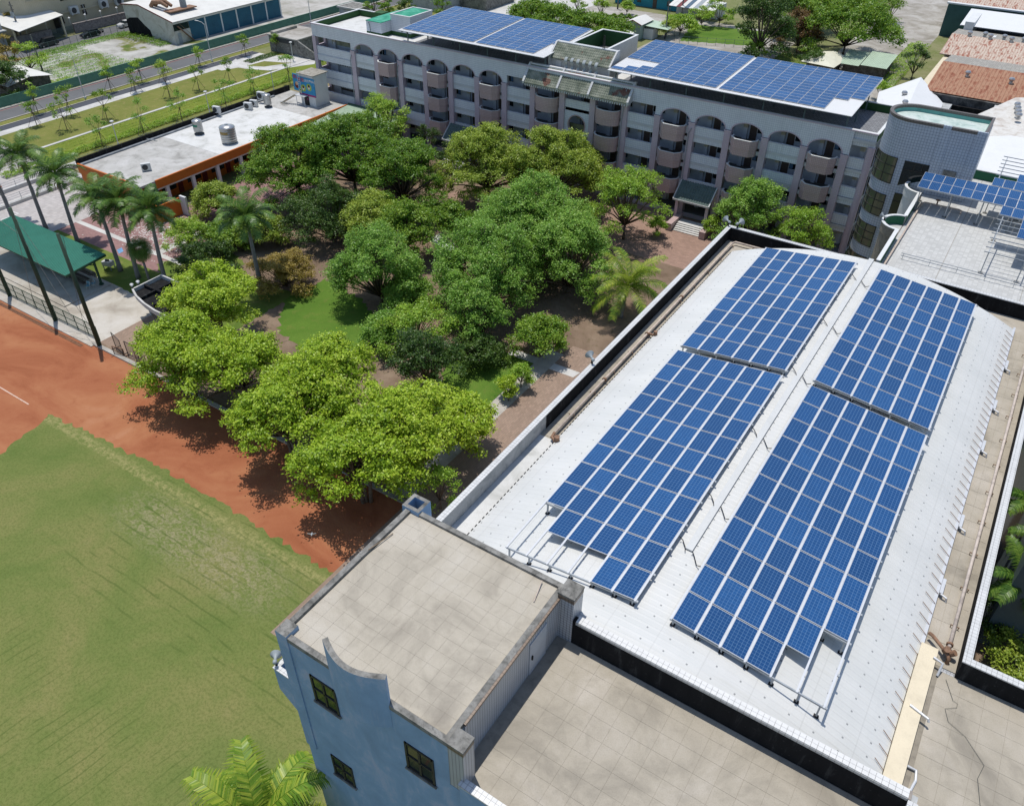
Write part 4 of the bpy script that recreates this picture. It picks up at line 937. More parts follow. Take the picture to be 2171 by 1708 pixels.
# ---------------------------------------------------------------- rounded stair tower
stw = thing('stair_tower', 'grey-tiled stair tower with rounded end and curved glass bands', 'building', (-8.6, 98, 0))
M_GT = tiled('grey_blue_mosaic', (206, 216, 230), (140, 150, 166), .3, .3, .04, .4, .05); M_BRT = tiled('dark_brown_coping_tile', (120, 112, 106), (80, 74, 70), .3, .3, .03, .5, .08)
M_CYAN = m_conc('faded_cyan_coating', (206, 222, 214), (150, 176, 170), .4, (226, 232, 228), .6)
def capsule(r, cx=-10.75, cy=97.9, xr=-3.5):
    P = [(xr, cy-r), (cx, cy-r)]; P += [(cx-r*math.sin(math.pi*i/20), cy-r*math.cos(math.pi*i/20)) for i in range(1, 20)]; P += [(cx, cy+r), (xr, cy+r)]; return P
RT = 2.9
b = MB(); b.prism(capsule(RT), 0, 19.3); b.build('wall', M_GT, stw)
b = MB(); P = capsule(RT-.14, xr=-3.64); b.strip(P+[P[0]], 19.3, 19.75, .28); b.build('parapet', M_GT, stw)
b = MB(); P = capsule(RT-.14, xr=-3.64); b.strip(P+[P[0]], 19.75, 20.05, .38); b.build('coping', M_BRT, stw)
b = MB(); b.prism(capsule(RT-.3, xr=-3.85), 19.3, 19.36); b.build('roof', M_CYAN, stw)
b = MB(); P = capsule(RT-.31, xr=-3.86); b.strip(P+[P[0]], 19.36, 19.74, .03); b.build('parapet_lining', plain('teal_lining', (120, 186, 176), .7, .1, 1), stw)
for x0, x1 in ((-7.7, -6.9), (-4.4, -3.42)):
    b = MB(); b.box(x0, 94.9, 0, x1, 95.1, 20.12); b.build('pilaster', M_GT, stw)
M_CGL = N('tinted_stair_glass').done((.10, .11, .07), .08, 0, .6)
def arcpts(r, a0, a1, n=10): return [(-10.75-r*math.sin(a0+(a1-a0)*i/n), 97.9-r*math.cos(a0+(a1-a0)*i/n)) for i in range(n+1)]
for z0, z1 in ((12.9, 15.8), (8.9, 11.5), (5.0, 7.6), (1.2, 3.6)):
    b = MB(); b.strip(arcpts(RT+.01, .12, 1.35), z0, z1, .05); g_ = b.build('curved_window', M_CGL, stw)
    b = MB()
    for i in range(4): a = .12+1.23*i/3; p = arcpts(RT+.03, a, a+.01, 1)[0]; b.bar((p[0], p[1], z0), (p[0], p[1], z1), .08, .08)
    for j in range(4): z = z0+(z1-z0)*j/3; b.tube([(x, y, z) for x, y in arcpts(RT+.06, .1, 1.37)], .04, 5)
    f_ = b.build('frame', M_BROWNFRAME, g_, local=True); f_.location = -Vector(stw.location)
for z0, z1 in ((12.9, 15.7), (9.2, 12.0), (5.6, 8.4)):
    b = MB(); b.box(-10.3, 94.96, z0, -7.75, 95.02, z1); g_ = b.build('window', M_DARKGLASS, stw)
    b = MB(); b.bar((-10.3, 94.93, z0+1.9), (-7.75, 94.93, z0+1.9), .07, .07); b.bar((-9.2, 94.93, z0+1.9), (-9.2, 94.93, z1), .06, .06); b.bar((-8.4, 94.93, z0+1.9), (-8.4, 94.93, z1), .06, .06)
    b.bar((-10.3, 94.93, z1), (-7.75, 94.93, z1), .07, .07); f_ = b.build('frame', M_BROWNFRAME, g_, local=True); f_.location = -Vector(stw.location)
    b = MB(); b.v = []; b.poly([(-10.3, 94.92, z0), (-7.75, 94.92, z0), (-7.75, 94.92, z0+1.1), (-10.3, 94.92, z0+.0)]); b.build('stair_stringer', M_GT, stw)
b = MB(); b.box(-6.3, 94.93, 14.0, -5.0, 95.0, 15.6); b.build('grey_hatch', M_COPING, stw)

# ---------------------------------------------------------------- east wing with white deck, green-lined parapets and solar racks
ew = thing('east_wing', 'flat white-roofed wing with green-lined parapet and half-round bays', 'building', (5, 84, 0))
EZ = 12.6
M_WDECK = m_pave('white_deck_tile', (218, 218, 214), (196, 196, 192), .42, .36, .03, .12, 0, 0)
b = MB(); b.box(-7.75, 74.2, 0, 40, 103, EZ-.02); b.build('wall', m_conc('brown_speckled_render', (126, 118, 112), (92, 86, 82), .4, (140, 132, 126), 1.2), ew)
b = MB(); b.box(-7.5, 74.4, EZ-.02, 40, 103, EZ); b.build('roof_deck', M_WDECK, ew)
for x in (-2.6, 4.4, 11.4):
    b = MB(); b.box(x, 74.4, EZ, x+.04, 103, EZ+.004); b.build('deck_joint', M_DECKJ, ew)
M_GRN2 = plain('green_parapet_lining', (44, 110, 78), .7, .08, .8)
for y0, y1 in ((74.2, 81.9), (85.6, 92.5), (96.0, 97.5)):
    b = MB(); b.box(-7.75, y0, EZ-.4, -7.5, y1, EZ+.95); b.box(-7.5, y0+.0, EZ, -7.48, y1, EZ+.93, 1); b.build('parapet', [M_GREYWALL, M_GRN2], ew)
    b = MB(); b.box(-7.8, y0, EZ+.95, -7.44, y1, EZ+1.02); b.build('parapet_cap', M_WHITE, ew)
for yc in (83.75, 94.25):
    P = [(-7.6-1.75*math.sin(math.pi*i/14), yc-1.85*math.cos(math.pi*i/14)) for i in range(15)]
    b = MB(); b.prism(P, EZ-3.2, EZ-.01, 0, 1); b.strip(P, EZ-.01, EZ+.93, .2); b.build('half_round_bay', [ew.children[0].data.materials[0], M_WDECK], ew)
    P2 = [(-7.6-1.63*math.sin(math.pi*i/14), yc-1.73*math.cos(math.pi*i/14)) for i in range(15)]
    b = MB(); b.strip(P2, EZ, EZ+.9, .03); b.build('bay_lining', M_GRN2, ew)
    b = MB(); b.strip(P, EZ+.93, EZ+1.0, .3); b.build('bay_cap', M_WHITE, ew)
b = MB(); b.box(-7.5, 102.7, EZ, 40, 103, EZ+1.0, 1); b.box(-7.5, 102.65, EZ+1.0, 40, 103.05, EZ+1.08); b.build('rear_parapet', [M_WHITE, M_GRN2], ew)
b = MB(); b.box(-4.2, 74.2, EZ-.4, 40, 74.4, EZ+.12); b.build('front_kerb', M_WHITE, ew)
b = MB(); 
for z in (.35, .6): b.tube([(-6.2, 77.8, EZ+z), (14, 77.8, EZ+z)], .03, 6)
for i in range(9): b.bar((-6+i*2.4, 77.8, EZ), (-6+i*2.4, 77.8, EZ+.6), .04, .04)
b.build('conduit_run', M_GALV, ew)
pipe_pts = [(-7.1, 75, EZ+.25), (-7.0, 91.5, EZ+.25), (-6.8, 92.0, EZ+.25), (-3.4, 92.1, EZ+.25), (-3.1, 91.9, EZ+.25), (-3.1, 91.5, EZ+.1)]
t = thing('hydrant_pipe', 'pinkish pipe running round the corner of the white deck', 'pipe', (-7, 83, EZ)); q = MB(); q.tube(pipe_pts, .09, 8); q.build('pipe_run', M_RUST, t)
q = MB(); q.cyl(-5.6, 92.05, EZ+.2, EZ+.75, .09, .06, 8); q.cyl(-5.6, 92.05, EZ+.75, EZ+.8, .25, .25, 10); q.build('valve', M_RUST2, t)
horn('grey horn loudspeaker on the half-round bay of the white deck', (-9.2, 83.2, EZ+1.0), 2.8)
def rack(label, x0, y0, nx, ny, miss, zn=15.2, tilt=.14, rails=(0, 0)):
    t = thing('solar_rack', label, 'solar rack', (x0, y0, EZ), 0, 'solar racks on the white deck'); an = math.atan(tilt)
    for c in range(nx):
        for r in range(ny):
            if (c, r) in miss: continue
            v = (r+.5)*1.70; put('solar_panel', PM_P, t, (( c+.5)*1.03, v*math.cos(an), zn-EZ+v*math.sin(an)), (an, 0, 0))
    for r in range(ny*2+1):
        v = r*.85; b = MB(); b.bar((x0, y0+v*math.cos(an), zn+v*math.sin(an)-.05), (x0+nx*1.03, y0+v*math.cos(an), zn+v*math.sin(an)-.05), .06, .07); b.build('purlin', M_GALV, t)
    for i in range(int(nx/3)+1):
        x = x0+.4+i*3.0
        for v in (.3, ny*1.7-.3):
            b = MB(); b.bar((x, y0+v, EZ), (x, y0+v, zn+v*tilt-.1), .09, .09); b.box(x-.2, y0+v-.2, EZ, x+.2, y0+v+.2, EZ+.06, 1); b.build('post', [M_GALV, M_COPING], t)
        b = MB(); b.bar((x, y0, zn-.12), (x, y0+ny*1.7, zn+ny*1.7*tilt-.12), .08, .1); b.build('rafter', M_GALV, t)
    return t
rack('long two-row solar rack along the back of the white deck', -7.8, 89.6, 26, 2, set())
rack('short solar rack behind the long one, bare rails above it', -1.4, 93.1, 20, 4, {(c, r) for c in range(20) for r in range(4) if r > 1 or (r == 1 and c < 2)}, 15.7)
rack('solar rack near the right edge of the picture, panels only on its far rows', .3, 78.8, 16, 5, {(c, r) for c in range(16) for r in range(5) if r < 3 - (c > 1) or (c < 2 and r < 4)}, 14.9)
# ---------------------------------------------------------------- vegetation
def m_leaf(name, dark, mid, light, trans=.35, rough=.45, spec=.35):
    n = N(name); g = n.add('ShaderNodeNewGeometry'); oi = n.add('ShaderNodeObjectInfo')
    p = n.noise(g.outputs['Position'], .55, 4, .7)
    f = n.math('ADD', n.math('MULTIPLY', g.outputs['Random Per Island'], .45), n.math('ADD', n.math('MULTIPLY', p, .8), n.math('MULTIPLY', oi.outputs['Random'], .16)))
    c = n.ramp(f, [(.25, base(dark, .95)), (.6, base(mid, .95)), (.95, base(light, .95))])
    n.done(c, rough, 0, spec)
    tr = n.add('ShaderNodeBsdfTranslucent'); n.link(n.mix(.5, c, base(light, .95)), tr.inputs[0])
    mx = n.add('ShaderNodeMixShader'); mx.inputs[0].default_value = trans; n.link(n.bs.outputs[0], mx.inputs[1]); n.link(tr.outputs[0], mx.inputs[2]); n.link(mx.outputs[0], n.out.inputs[0])
    return n.mat
LF = {'ficus': m_leaf('ficus_leaf', (74, 104, 16), (134, 166, 34), (184, 202, 70)),
      'rain': m_leaf('raintree_leaf', (46, 84, 18), (90, 130, 34), (138, 164, 54)),
      'olive': m_leaf('yellowgreen_leaf', (78, 102, 28), (124, 148, 46), (166, 180, 74)),
      'blue': m_leaf('feathery_green_leaf', (54, 92, 26), (102, 146, 50), (150, 182, 80)),
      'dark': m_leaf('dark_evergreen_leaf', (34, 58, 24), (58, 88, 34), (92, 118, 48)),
      'bright': m_leaf('bright_green_leaf', (84, 120, 30), (120, 158, 46), (166, 190, 72)),
      'ochre': m_leaf('ochre_shrub_leaf', (96, 90, 34), (140, 124, 56), (178, 156, 80)),
      'red': m_leaf('reddish_leaf', (70, 54, 34), (106, 80, 52), (130, 110, 60)),
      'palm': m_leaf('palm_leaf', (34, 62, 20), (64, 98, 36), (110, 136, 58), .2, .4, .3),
      'palmy': m_leaf('bright_palm_leaf', (58, 92, 20), (96, 130, 36), (160, 172, 64), .28, .4, .3),  # brighter, yellower green than palm_leaf
      'dry': m_leaf('dry_leaf', (96, 84, 56), (140, 122, 84), (170, 152, 112), .2, .7, .1)}
M_BARK = plain('grey_brown_bark', (126, 112, 98), .95, .25, 3); M_PALMT = plain('grey_palm_trunk', (150, 148, 146), .9, .15, 2.5); M_STAKE = plain('bamboo_stake', (120, 108, 92), .85, .2, 4)
def np_mesh(V, F, mats):
    me = bpy.data.meshes.new('foliage'); nv, nf = len(V), len(F); k = F.shape[1]
    me.vertices.add(nv); me.vertices.foreach_set('co', V.astype(np.float32).ravel())
    me.loops.add(nf*k); me.loops.foreach_set('vertex_index', F.astype(np.int32).ravel())
    me.polygons.add(nf); me.polygons.foreach_set('loop_start', np.arange(0, nf*k, k, dtype=np.int32)); me.polygons.foreach_set('loop_total', np.full(nf, k, dtype=np.int32))
    for m in (mats if isinstance(mats, (list, tuple)) else [mats]): me.materials.append(m)
    me.update(calc_edges=True); return me
def unit(a): return a/np.maximum(1e-9, np.linalg.norm(a, axis=-1, keepdims=True))
def leaf_mesh(C, Nn, L, W, rng, mat):
    n = len(C); a = unit(np.cross(Nn, rng.normal(size=(n, 3)))); b = np.cross(Nn, a)
    s = rng.uniform(.65, 1.3, (n, 1)); a = a*L*s/2; b = b*W*s/2; dn = np.array([[0, 0, -1.]])*L*s*.12
    V = np.stack([C-a+dn, C-b, C+a+dn, C+b], 1).reshape(-1, 3); F = np.arange(4*n).reshape(n, 4)
    return np_mesh(V, F, mat)
def crown_mesh(lobes, rng, dens, leaf, per, spread, mat, bottom=-.35, fill=.25):
    """leaves gathered in twig clumps on the shells of several lobes; bare gaps stay between clumps"""
    C = []; Nn = []
    for (cx, cy, cz, rx, ry, rz) in lobes:
        area = (rx*ry+rx*rz+ry*rz)/3*4*math.pi; k = max(8, int(area*dens))
        d = unit(rng.normal(size=(k*2, 3))); d = d[d[:, 2] > bottom][:k]; kk = len(d)
        rad = np.where(rng.random(kk) < fill, rng.uniform(.35, .8, kk), rng.uniform(.82, 1.08, kk))[:, None]
        cl = np.array([cx, cy, cz])+d*rad*np.array([rx, ry, rz])
        m = rng.integers(int(per*.6), int(per*1.4), kk); idx = np.repeat(np.arange(kk), m)
        sp = spread*rng.uniform(.7, 1.3, (kk, 1))[idx]
        off = rng.normal(size=(len(idx), 3))*sp*np.array([1, 1, .55]); P = cl[idx]+off
        nn = unit(d[idx]*.55+np.array([0, 0, .65])+rng.normal(size=(len(idx), 3))*.55)
        C.append(P); Nn.append(nn)
    C = np.concatenate(C); Nn = np.concatenate(Nn); ok = C[:, 2] > .15
    return leaf_mesh(C[ok], Nn[ok], leaf, leaf*.58, rng, mat)
def tree(label, base_p, h, r, kind, seed, cat='tree', group=None, dens=1.5, leaf=.26, per=26, spread=.3, nl=7, flat=.75, trunk_h=.38, tr=None, lean=(0, 0), stems=1, name='tree', fill=.25):
    rng = np.random.default_rng(seed); t = thing(name, label, cat, (base_p[0], base_p[1], base_p[2] if len(base_p) > 2 else 0), 0, group)
    tr = tr or max(.06, h*.022); lobes = []; hc = h*trunk_h
    for i in range(nl):
        a = 2.39996*i+rng.uniform(-.5, .5); q = min(1.0, math.sqrt((i+.3)/nl)*.9*rng.uniform(.75, 1.2))
        rr = r*rng.uniform(.11, .27); top = h*rng.uniform(.82, 1.06)-(h-hc)*(.10+.68*q*q)*rng.uniform(.55, 1.25); zz = max(hc*.5+rr*flat*.6, top-rr*flat*.8)
        lobes.append((math.cos(a)*q*r+lean[0], math.sin(a)*q*r+lean[1], zz, rr*rng.uniform(.85, 1.3), rr*rng.uniform(.85, 1.3), rr*flat*rng.uniform(.75, 1.25)))
    put('crown', crown_mesh(lobes, rng, dens, leaf, per, spread, LF[kind], fill=fill), t)
    b = MB()
    for s_ in range(stems):
        ox, oy = (0, 0) if stems == 1 else (rng.uniform(-.4, .4), rng.uniform(-.4, .4))
        f = (ox*2.0+lean[0]*.5, oy*2.0+lean[1]*.5, hc)
        b.tube([(ox, oy, -.05), (ox*1.3+lean[0]*.2, oy*1.3+lean[1]*.2, hc*.5), f], [tr, tr*.82, tr*.68], 7)
        for L in lobes[s_::stems]:
            e = Vector((L[0], L[1], L[2]+L[5]*.2)); f_ = Vector(f); m_ = f_.lerp(e, .5)+Vector((rng.uniform(-.3, .3), rng.uniform(-.3, .3), .15)); b.tube([f_, m_, e], [tr*.55, tr*.36, tr*.12], 5)
            for _ in range(3):
                e2 = e+Vector((rng.normal()*L[3]*.6, rng.normal()*L[4]*.6, abs(rng.normal())*L[5]*.4)); b.tube([m_.lerp(e, .6), e2], [tr*.2, tr*.05], 4)
    b.build('trunk', M_BARK, t, local=True, smooth=True)
    return t
# ---- palms
def frond_mesh(L, up, droop, nl, ll, seed, mat, wid=.065, fan=False):
    rng = np.random.default_rng(seed); V = []; F = []
    n = 14; pts = []
    th = up; p = np.zeros(3)
    for i in range(n+1):
        pts.append(p.copy()); p = p+np.array([math.cos(th), 0, math.sin(th)])*L/n; th -= droop/n*(.5+1.2*i/n)
    pts = np.array(pts)
    def q4(a, b, c, d): k = len(V); V.extend([a, b, c, d]); F.append((k, k+1, k+2, k+3))
    for i in range(n):                                   # rachis
        w_ = .05*(1-i/n)+.012; a, b_ = pts[i], pts[i+1]; o = np.array([0, w_, 0]); q4(a-o, b_-o, b_+o, a+o); z = np.array([0, 0, w_]); q4(a-z, b_-z, b_+z, a+z)
    for j in range(nl):
        s = .10+.9*j/(nl-1); x = s*n; i = min(n-1, int(x)); f = x-i; c = pts[i]*(1-f)+pts[i+1]*f; tg = unit(pts[min(n, i+1)]-pts[i])
        ln = ll*(.55+.55*math.sin(math.pi*min(1, s*1.05)))*rng.uniform(.85, 1.12)
        for sd in (-1, 1):
            d = unit(tg*.55+np.array([0, sd, 0])*1.0+np.array([0, 0, rng.uniform(-.05, .35)])); d2 = unit(d+np.array([0, 0, -.9])); w_ = tg*wid*rng.uniform(.8, 1.2)
            m = c+d*ln*.5; e = m+d2*ln*.5; q4(c-w_*.5, c+w_*.5, m+w_*.6, m-w_*.6); q4(m-w_*.6, m+w_*.6, e+w_*.12, e-w_*.12)
    return np_mesh(np.array(V), np.array(F), mat)
FR = {}
def fronds(kind, L, ll, nl, mat):
    key = (kind,)
    if key not in FR: FR[key] = [[frond_mesh(L, 1.15, 1.3, nl, ll, 1, mat), frond_mesh(L*1.02, 1.2, 1.1, nl, ll, 2, mat)], [frond_mesh(L, .65, 1.5, nl, ll, 3, mat), frond_mesh(L*.95, .55, 1.3, nl, ll, 4, mat)], [frond_mesh(L*.95, .1, 1.25, nl, ll, 5, mat), frond_mesh(L*.9, -.1, 1.0, nl, ll, 6, mat)]]
    return FR[key]
def palm(label, p, h, top=(0, 0), n=15, L=3.0, ll=.75, kind='royal', mat='palm', r=.26, seed=1, group='royal palms', name='palm_tree', shaft=True, s=1.0, zb=0, nl=44):
    rng = random.Random(seed); t = thing(name, label, 'palm', (p[0], p[1], zb), 0, group)
    tx, ty = top
    b = MB(); N_ = 9; b.tube([(tx*(i/N_)**1.5, ty*(i/N_)**1.5, h*i/N_-.03) for i in range(N_+1)], [r*1.25 if i == 0 else r*(1.05-.38*(i/N_)) for i in range(N_+1)], 10); b.build('trunk', M_PALMT, t, local=True, smooth=True)
    zt = h
    if shaft:
        b = MB(); b.tube([(tx, ty, h-.03), (tx, ty, h+.9), (tx, ty, h+1.25)], [r*.72, r*.62, r*.3], 8); b.build('crownshaft', LF[mat], t, local=True, smooth=True); zt = h+1.1
    fs = fronds(kind, L, ll, nl, LF[mat])
    for i in range(n):
        lv = 0 if i < n*.25 else (1 if i < n*.62 else 2); az = i*2.39996+rng.uniform(-.2, .2)
        o = put('frond', fs[lv][rng.randrange(2)], t, (tx, ty, zt-.08*lv), (rng.uniform(-.25, .25), rng.uniform(-.15, .15), az), (s*rng.uniform(.88, 1.1),)*3)
    if shaft:
        b = MB()
        for i in range(5):
            a = i*1.3+seed; b.tube([(tx, ty, h+.1), (tx+math.cos(a)*.5, ty+math.sin(a)*.5, h-.3), (tx+math.cos(a)*.6, ty+math.sin(a)*.6, h-1.2)], [.05, .07, .02], 4)
        b.build('dry_sheath', LF['dry'], t, local=True)
    return t
def on(px, py, z=0): g = G(px, py, z); return (g.x, g.y)
for i, (bp, h, tp, lab) in enumerate((((98, 485), 9.0, (-.5, .3), 'tall royal palm behind the far corner of the green shed, leftmost of the row'), ((165.6, 515), 8.2, (-.3, .4), 'royal palm rising directly behind the green shed roof, shadow on its roof'),
        ((256, 574), 8.6, (-.3, .1), 'royal palm right of the green shed with its base beside the white box'), ((293.6, 589), 8.8, (-.2, .6), 'royal palm whose trunk stands behind the small fan palm'),
        ((351, 596.5), 8.3, (.5, .2), 'royal palm with ragged dry sheaths nearest the black flat roof'), ((556, 622), 8.8, (0, 0), 'royal palm standing alone over the bright front trees in the garden'))):
    palm(lab, on(*bp), h, tp, 20, 3.7, 1.0, seed=i+3, s=1.0)
palm('royal palm cut by the left picture edge near the ditch', on(30, 470), 9.2, (-.6, 0), 20, 3.7, 1.0, seed=12)
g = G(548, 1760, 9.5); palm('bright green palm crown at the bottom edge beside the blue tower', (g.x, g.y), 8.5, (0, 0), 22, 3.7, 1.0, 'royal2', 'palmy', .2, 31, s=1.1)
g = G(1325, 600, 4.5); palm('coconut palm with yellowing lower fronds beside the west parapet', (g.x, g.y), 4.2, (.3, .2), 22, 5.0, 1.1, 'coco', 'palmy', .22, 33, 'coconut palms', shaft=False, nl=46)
for i, (q, hh, lab) in enumerate((((2135, 1215), 6, 'dark palm in the east garden nearest the gym parapet corner'), ((2190, 1130), 6.5, 'bright green palm in the east garden at the right picture edge'), ((2160, 1050), 5.5, 'palm in the east garden farthest along the parapet'))):
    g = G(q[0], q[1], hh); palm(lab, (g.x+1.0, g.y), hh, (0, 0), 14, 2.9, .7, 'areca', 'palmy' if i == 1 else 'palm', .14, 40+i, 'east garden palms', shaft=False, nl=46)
# fan palm
t = thing('fan_palm', 'short fan palm with a hanging dead skirt between the royal palms', 'palm', (*on(319, 601), 0)); fanr = np.random.default_rng(5)
b = MB(); b.tube([(0, 0, -.05), (-.25, .1, 2.2), (-.5, .2, 4.2)], [.17, .15, .14], 8); b.build('trunk', M_PALMT, t, local=True, smooth=True)
V = []; F = []
for k in range(19):
    a = 2*math.pi*(k-9)/21; d = np.array([math.cos(a*.85), math.sin(a*.85), 0]); pp = np.array([-d[1], d[0], 0])*.045; m = d*.72+np.array([0, 0, .05]); e = d*1.05+np.array([0, 0, -.42]); kk = len(V)
    V += [np.zeros(3)-pp*.2, np.zeros(3)+pp*.2, m+pp, m-pp, e]; F += [(kk, kk+1, kk+2, kk+3), (kk+3, kk+2, kk+4, kk+4)]
fanm = np_mesh(np.array(V), np.array([f if f[2] != f[3] else f for f in F]), LF['palm'])
V2 = np.array(V)*1.0
for i in range(30):
    az = i*2.4; el = 1.2-1.9*(i/30); d = Vector((math.cos(az)*math.cos(el), math.sin(az)*math.cos(el), math.sin(el)))
    put('fan_leaf', fanm, t, Vector((-.5, .2, 4.3))+d*.75, (0, -el+.2, az))
for i in range(14):
    az = i*2.4; put('dead_leaf', fanm.copy() if i == 0 else DL, t, Vector((-.5+.28*math.cos(az), .2+.28*math.sin(az), 3.9-.04*i)), (0, 1.35, az), (.8,)*3)
    if i == 0: DL = [o for o in COL.objects if o.parent == t][-1].data; DL.materials.clear(); DL.materials.append(LF['dry'])

# ---- garden trees.  rows: photo position of crown centre, height there, tree height, crown radius, kind, label
GT = [
 (455, 645, 5.0, 8.0, 4.3, 'ficus', 'bright ficus at the far left of the front row, beside the black flat roof'),
 (380, 765, 4.5, 7.8, 4.4, 'ficus', 'bright ficus overhanging the batting screens at the clay edge'),
 (500, 785, 4.8, 8.2, 4.7, 'ficus', 'second bright ficus along the clay track, casting a broad shadow on the clay'),
 (610, 895, 4.3, 7.6, 4.6, 'ficus', 'bright ficus in the middle of the front row, overhanging the track kerb'),
 (690, 830, 4.8, 8.2, 4.8, 'ficus', 'bright ficus of the front row just below the bright lawn patch'),
 (770, 985, 4.3, 7.4, 4.9, 'ficus', 'bright ficus with bare limbs at the clay edge nearest the blue tower'),
 (880, 915, 4.8, 7.8, 4.8, 'ficus', 'bright ficus at the right end of the front row near the brick path'),
 (985, 880, 4.0, 5.6, 2.5, 'ficus', 'smaller bright ficus beside the right-hand lawn patch'),
 (625, 345, 6.0, 9.5, 6.2, 'rain', 'broad dark green tree in front of the orange building'),
 (745, 330, 6.5, 10.5, 7.0, 'rain', 'largest dark green tree left of the garden path'),
 (850, 370, 6.0, 9.5, 5.6, 'rain', 'dark green tree reaching the garden path from the left'),
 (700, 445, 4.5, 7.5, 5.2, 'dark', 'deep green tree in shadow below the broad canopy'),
 (812, 268, 7.5, 11.0, 3.6, 'bright', 'tall light green tree in front of the pale green lean-to roof'),
 (790, 470, 4.0, 6.5, 3.6, 'olive', 'small mixed green and ochre tree left of the white slab'),
 (800, 560, 5.0, 8.0, 4.6, 'blue', 'feathery green tree in the middle of the garden'),
 (860, 480, 4.5, 7.0, 3.4, 'rain', 'dark round tree beside the white slab in the garden'),
 (1035, 350, 6.0, 9.8, 6.0, 'olive', 'yellow-green tree right of the garden path by the school'),
 (1180, 355, 6.5, 10.2, 6.2, 'olive', 'yellow-green tree in front of the curved balconies'),
 (1330, 425, 5.5, 8.8, 4.6, 'bright', 'bright green tree left of the entrance steps'),
 (1130, 470, 6.0, 9.5, 6.4, 'blue', 'large feathery tree in the centre of the garden'),
 (1030, 560, 5.5, 8.8, 5.6, 'blue', 'feathery tree with pale stems overhanging the bare soil'),
 (1210, 540, 5.0, 8.4, 5.0, 'blue', 'feathery tree left of the coconut palm'),
 (1010, 660, 4.0, 6.5, 3.0, 'blue', 'slender feathery tree in front of the bare soil'),
 (880, 690, 3.2, 5.6, 3.6, 'bright', 'bushy green tree right of the oval lawn patch'),
 (905, 770, 3.4, 6.4, 3.2, 'dark', 'dark bamboo-like clump behind the front row'),
 (820, 690, 2.2, 3.6, 2.6, 'blue', 'low feathery shrub beside the oval lawn patch'),
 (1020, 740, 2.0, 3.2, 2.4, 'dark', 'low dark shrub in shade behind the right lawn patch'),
 (1145, 700, 3.2, 4.6, 2.5, 'rain', 'small spreading tree with bare leaning trunk on the soil'),
 (600, 570, 2.4, 4.6, 3.8, 'ochre', 'large rounded ochre shrub right of the lone royal palm'),
 (435, 545, 2.0, 3.8, 3.2, 'dark', 'dense dark shrub right of the royal palms'),
 (395, 488, 3.0, 4.4, 2.8, 'bright', 'light airy tree between parking court and royal palms'),
 (480, 500, 1.8, 3.4, 2.8, 'rain', 'green shrub behind the dense dark shrub'),
 (545, 480, 2.5, 4.4, 3.0, 'olive', 'olive shrub near the red walkway'),
 (455, 415, 3.0, 4.6, 2.6, 'olive', 'yellow-green tree against the orange building front'),
 (1105, 790, 1.8, 2.7, 1.1, 'bright', 'small sapling tree on the right-hand lawn patch'),
 (1075, 815, 1.6, 2.4, .9, 'ficus', 'little yellow-green sapling at the edge of the right-hand lawn patch'),
 (930, 1030, 2.6, 5.0, 1.7, 'bright', 'slim upright shrub behind the corner of the blue tower'),
 (1590, 445, 5.5, 8.0, 3.6, 'blue', 'airy light tree right of the entrance steps'),
 (1700, 490, 5.0, 7.0, 3.4, 'bright', 'light tree behind the far parapet of the gymnasium'),
 (905, 300, 4.0, 7.0, 1.8, 'dark', 'dark conical shrub against the school columns'),
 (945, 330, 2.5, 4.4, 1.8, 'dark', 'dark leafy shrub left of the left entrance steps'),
 (1395, 470, 2.0, 2.6, 1.2, 'bright', 'shrub in the planter left of the entrance steps'),
 (1512, 470, 2.0, 2.6, 1.1, 'bright', 'shrub in the planter right of the entrance steps'),
 (2140, 1370, 1.5, 2.6, 1.9, 'olive', 'yellow-green shrub at the corner of the east garden'),
 (2175, 1440, 1.0, 1.9, 1.6, 'olive', 'low yellow-green shrub under the east parapet at the right edge'),
 (2120, 1300, 2.0, 3.4, 2.0, 'dark', 'dark shrub below the palms of the east garden'),
 (870, 610, 2.5, 4.2, 2.6, 'blue', 'feathery shrub right of the middle garden tree'),
 (960, 470, 3.6, 6.0, 2.6, 'rain', 'round tree right of the garden path bend'),
]
for i, (px_, py_, zc, h, r, kind, lab) in enumerate(GT):
    g = G(px_, py_, zc); big = r > 4
    P = dict(dens=1.55, leaf=.30, per=24, spread=.30, flat=.8)
    if kind == 'ficus': P.update(dens=1.5, leaf=.25, per=34, spread=.26, nl=44, flat=.8, trunk_h=.30, stems=3, fill=.3)
    elif kind in ('rain', 'olive'): P.update(dens=1.6, leaf=.25, per=32, spread=.27, nl=56, flat=.75, trunk_h=.22)
    elif kind == 'blue': P.update(dens=1.5, leaf=.22, per=36, spread=.27, nl=50, flat=1.15, trunk_h=.08)
    elif kind == 'dark': P.update(dens=1.8, leaf=.23, per=26, spread=.23, nl=30, flat=1.1, trunk_h=.06)
    elif kind == 'bright': P.update(dens=1.6, leaf=.23, per=26, spread=.25, nl=32, flat=.8, trunk_h=.2)
    elif kind == 'ochre': P.update(dens=2.2, leaf=.2, per=24, spread=.2, nl=34, flat=1.1, trunk_h=.03)
    if r < 2.2: P.update(nl=14, leaf=.2, spread=.2, dens=P['dens']*1.5)
    SZ = 1.12
    tree(lab, (g.x, g.y), h*(1.3 if kind == 'blue' and h > 6 else 1.2 if h > 6 else 1.08), r*SZ, kind, 100+i, cat='tree' if h > 3.7 else 'shrub', name='garden_tree' if h > 3.7 else 'garden_shrub', **P)
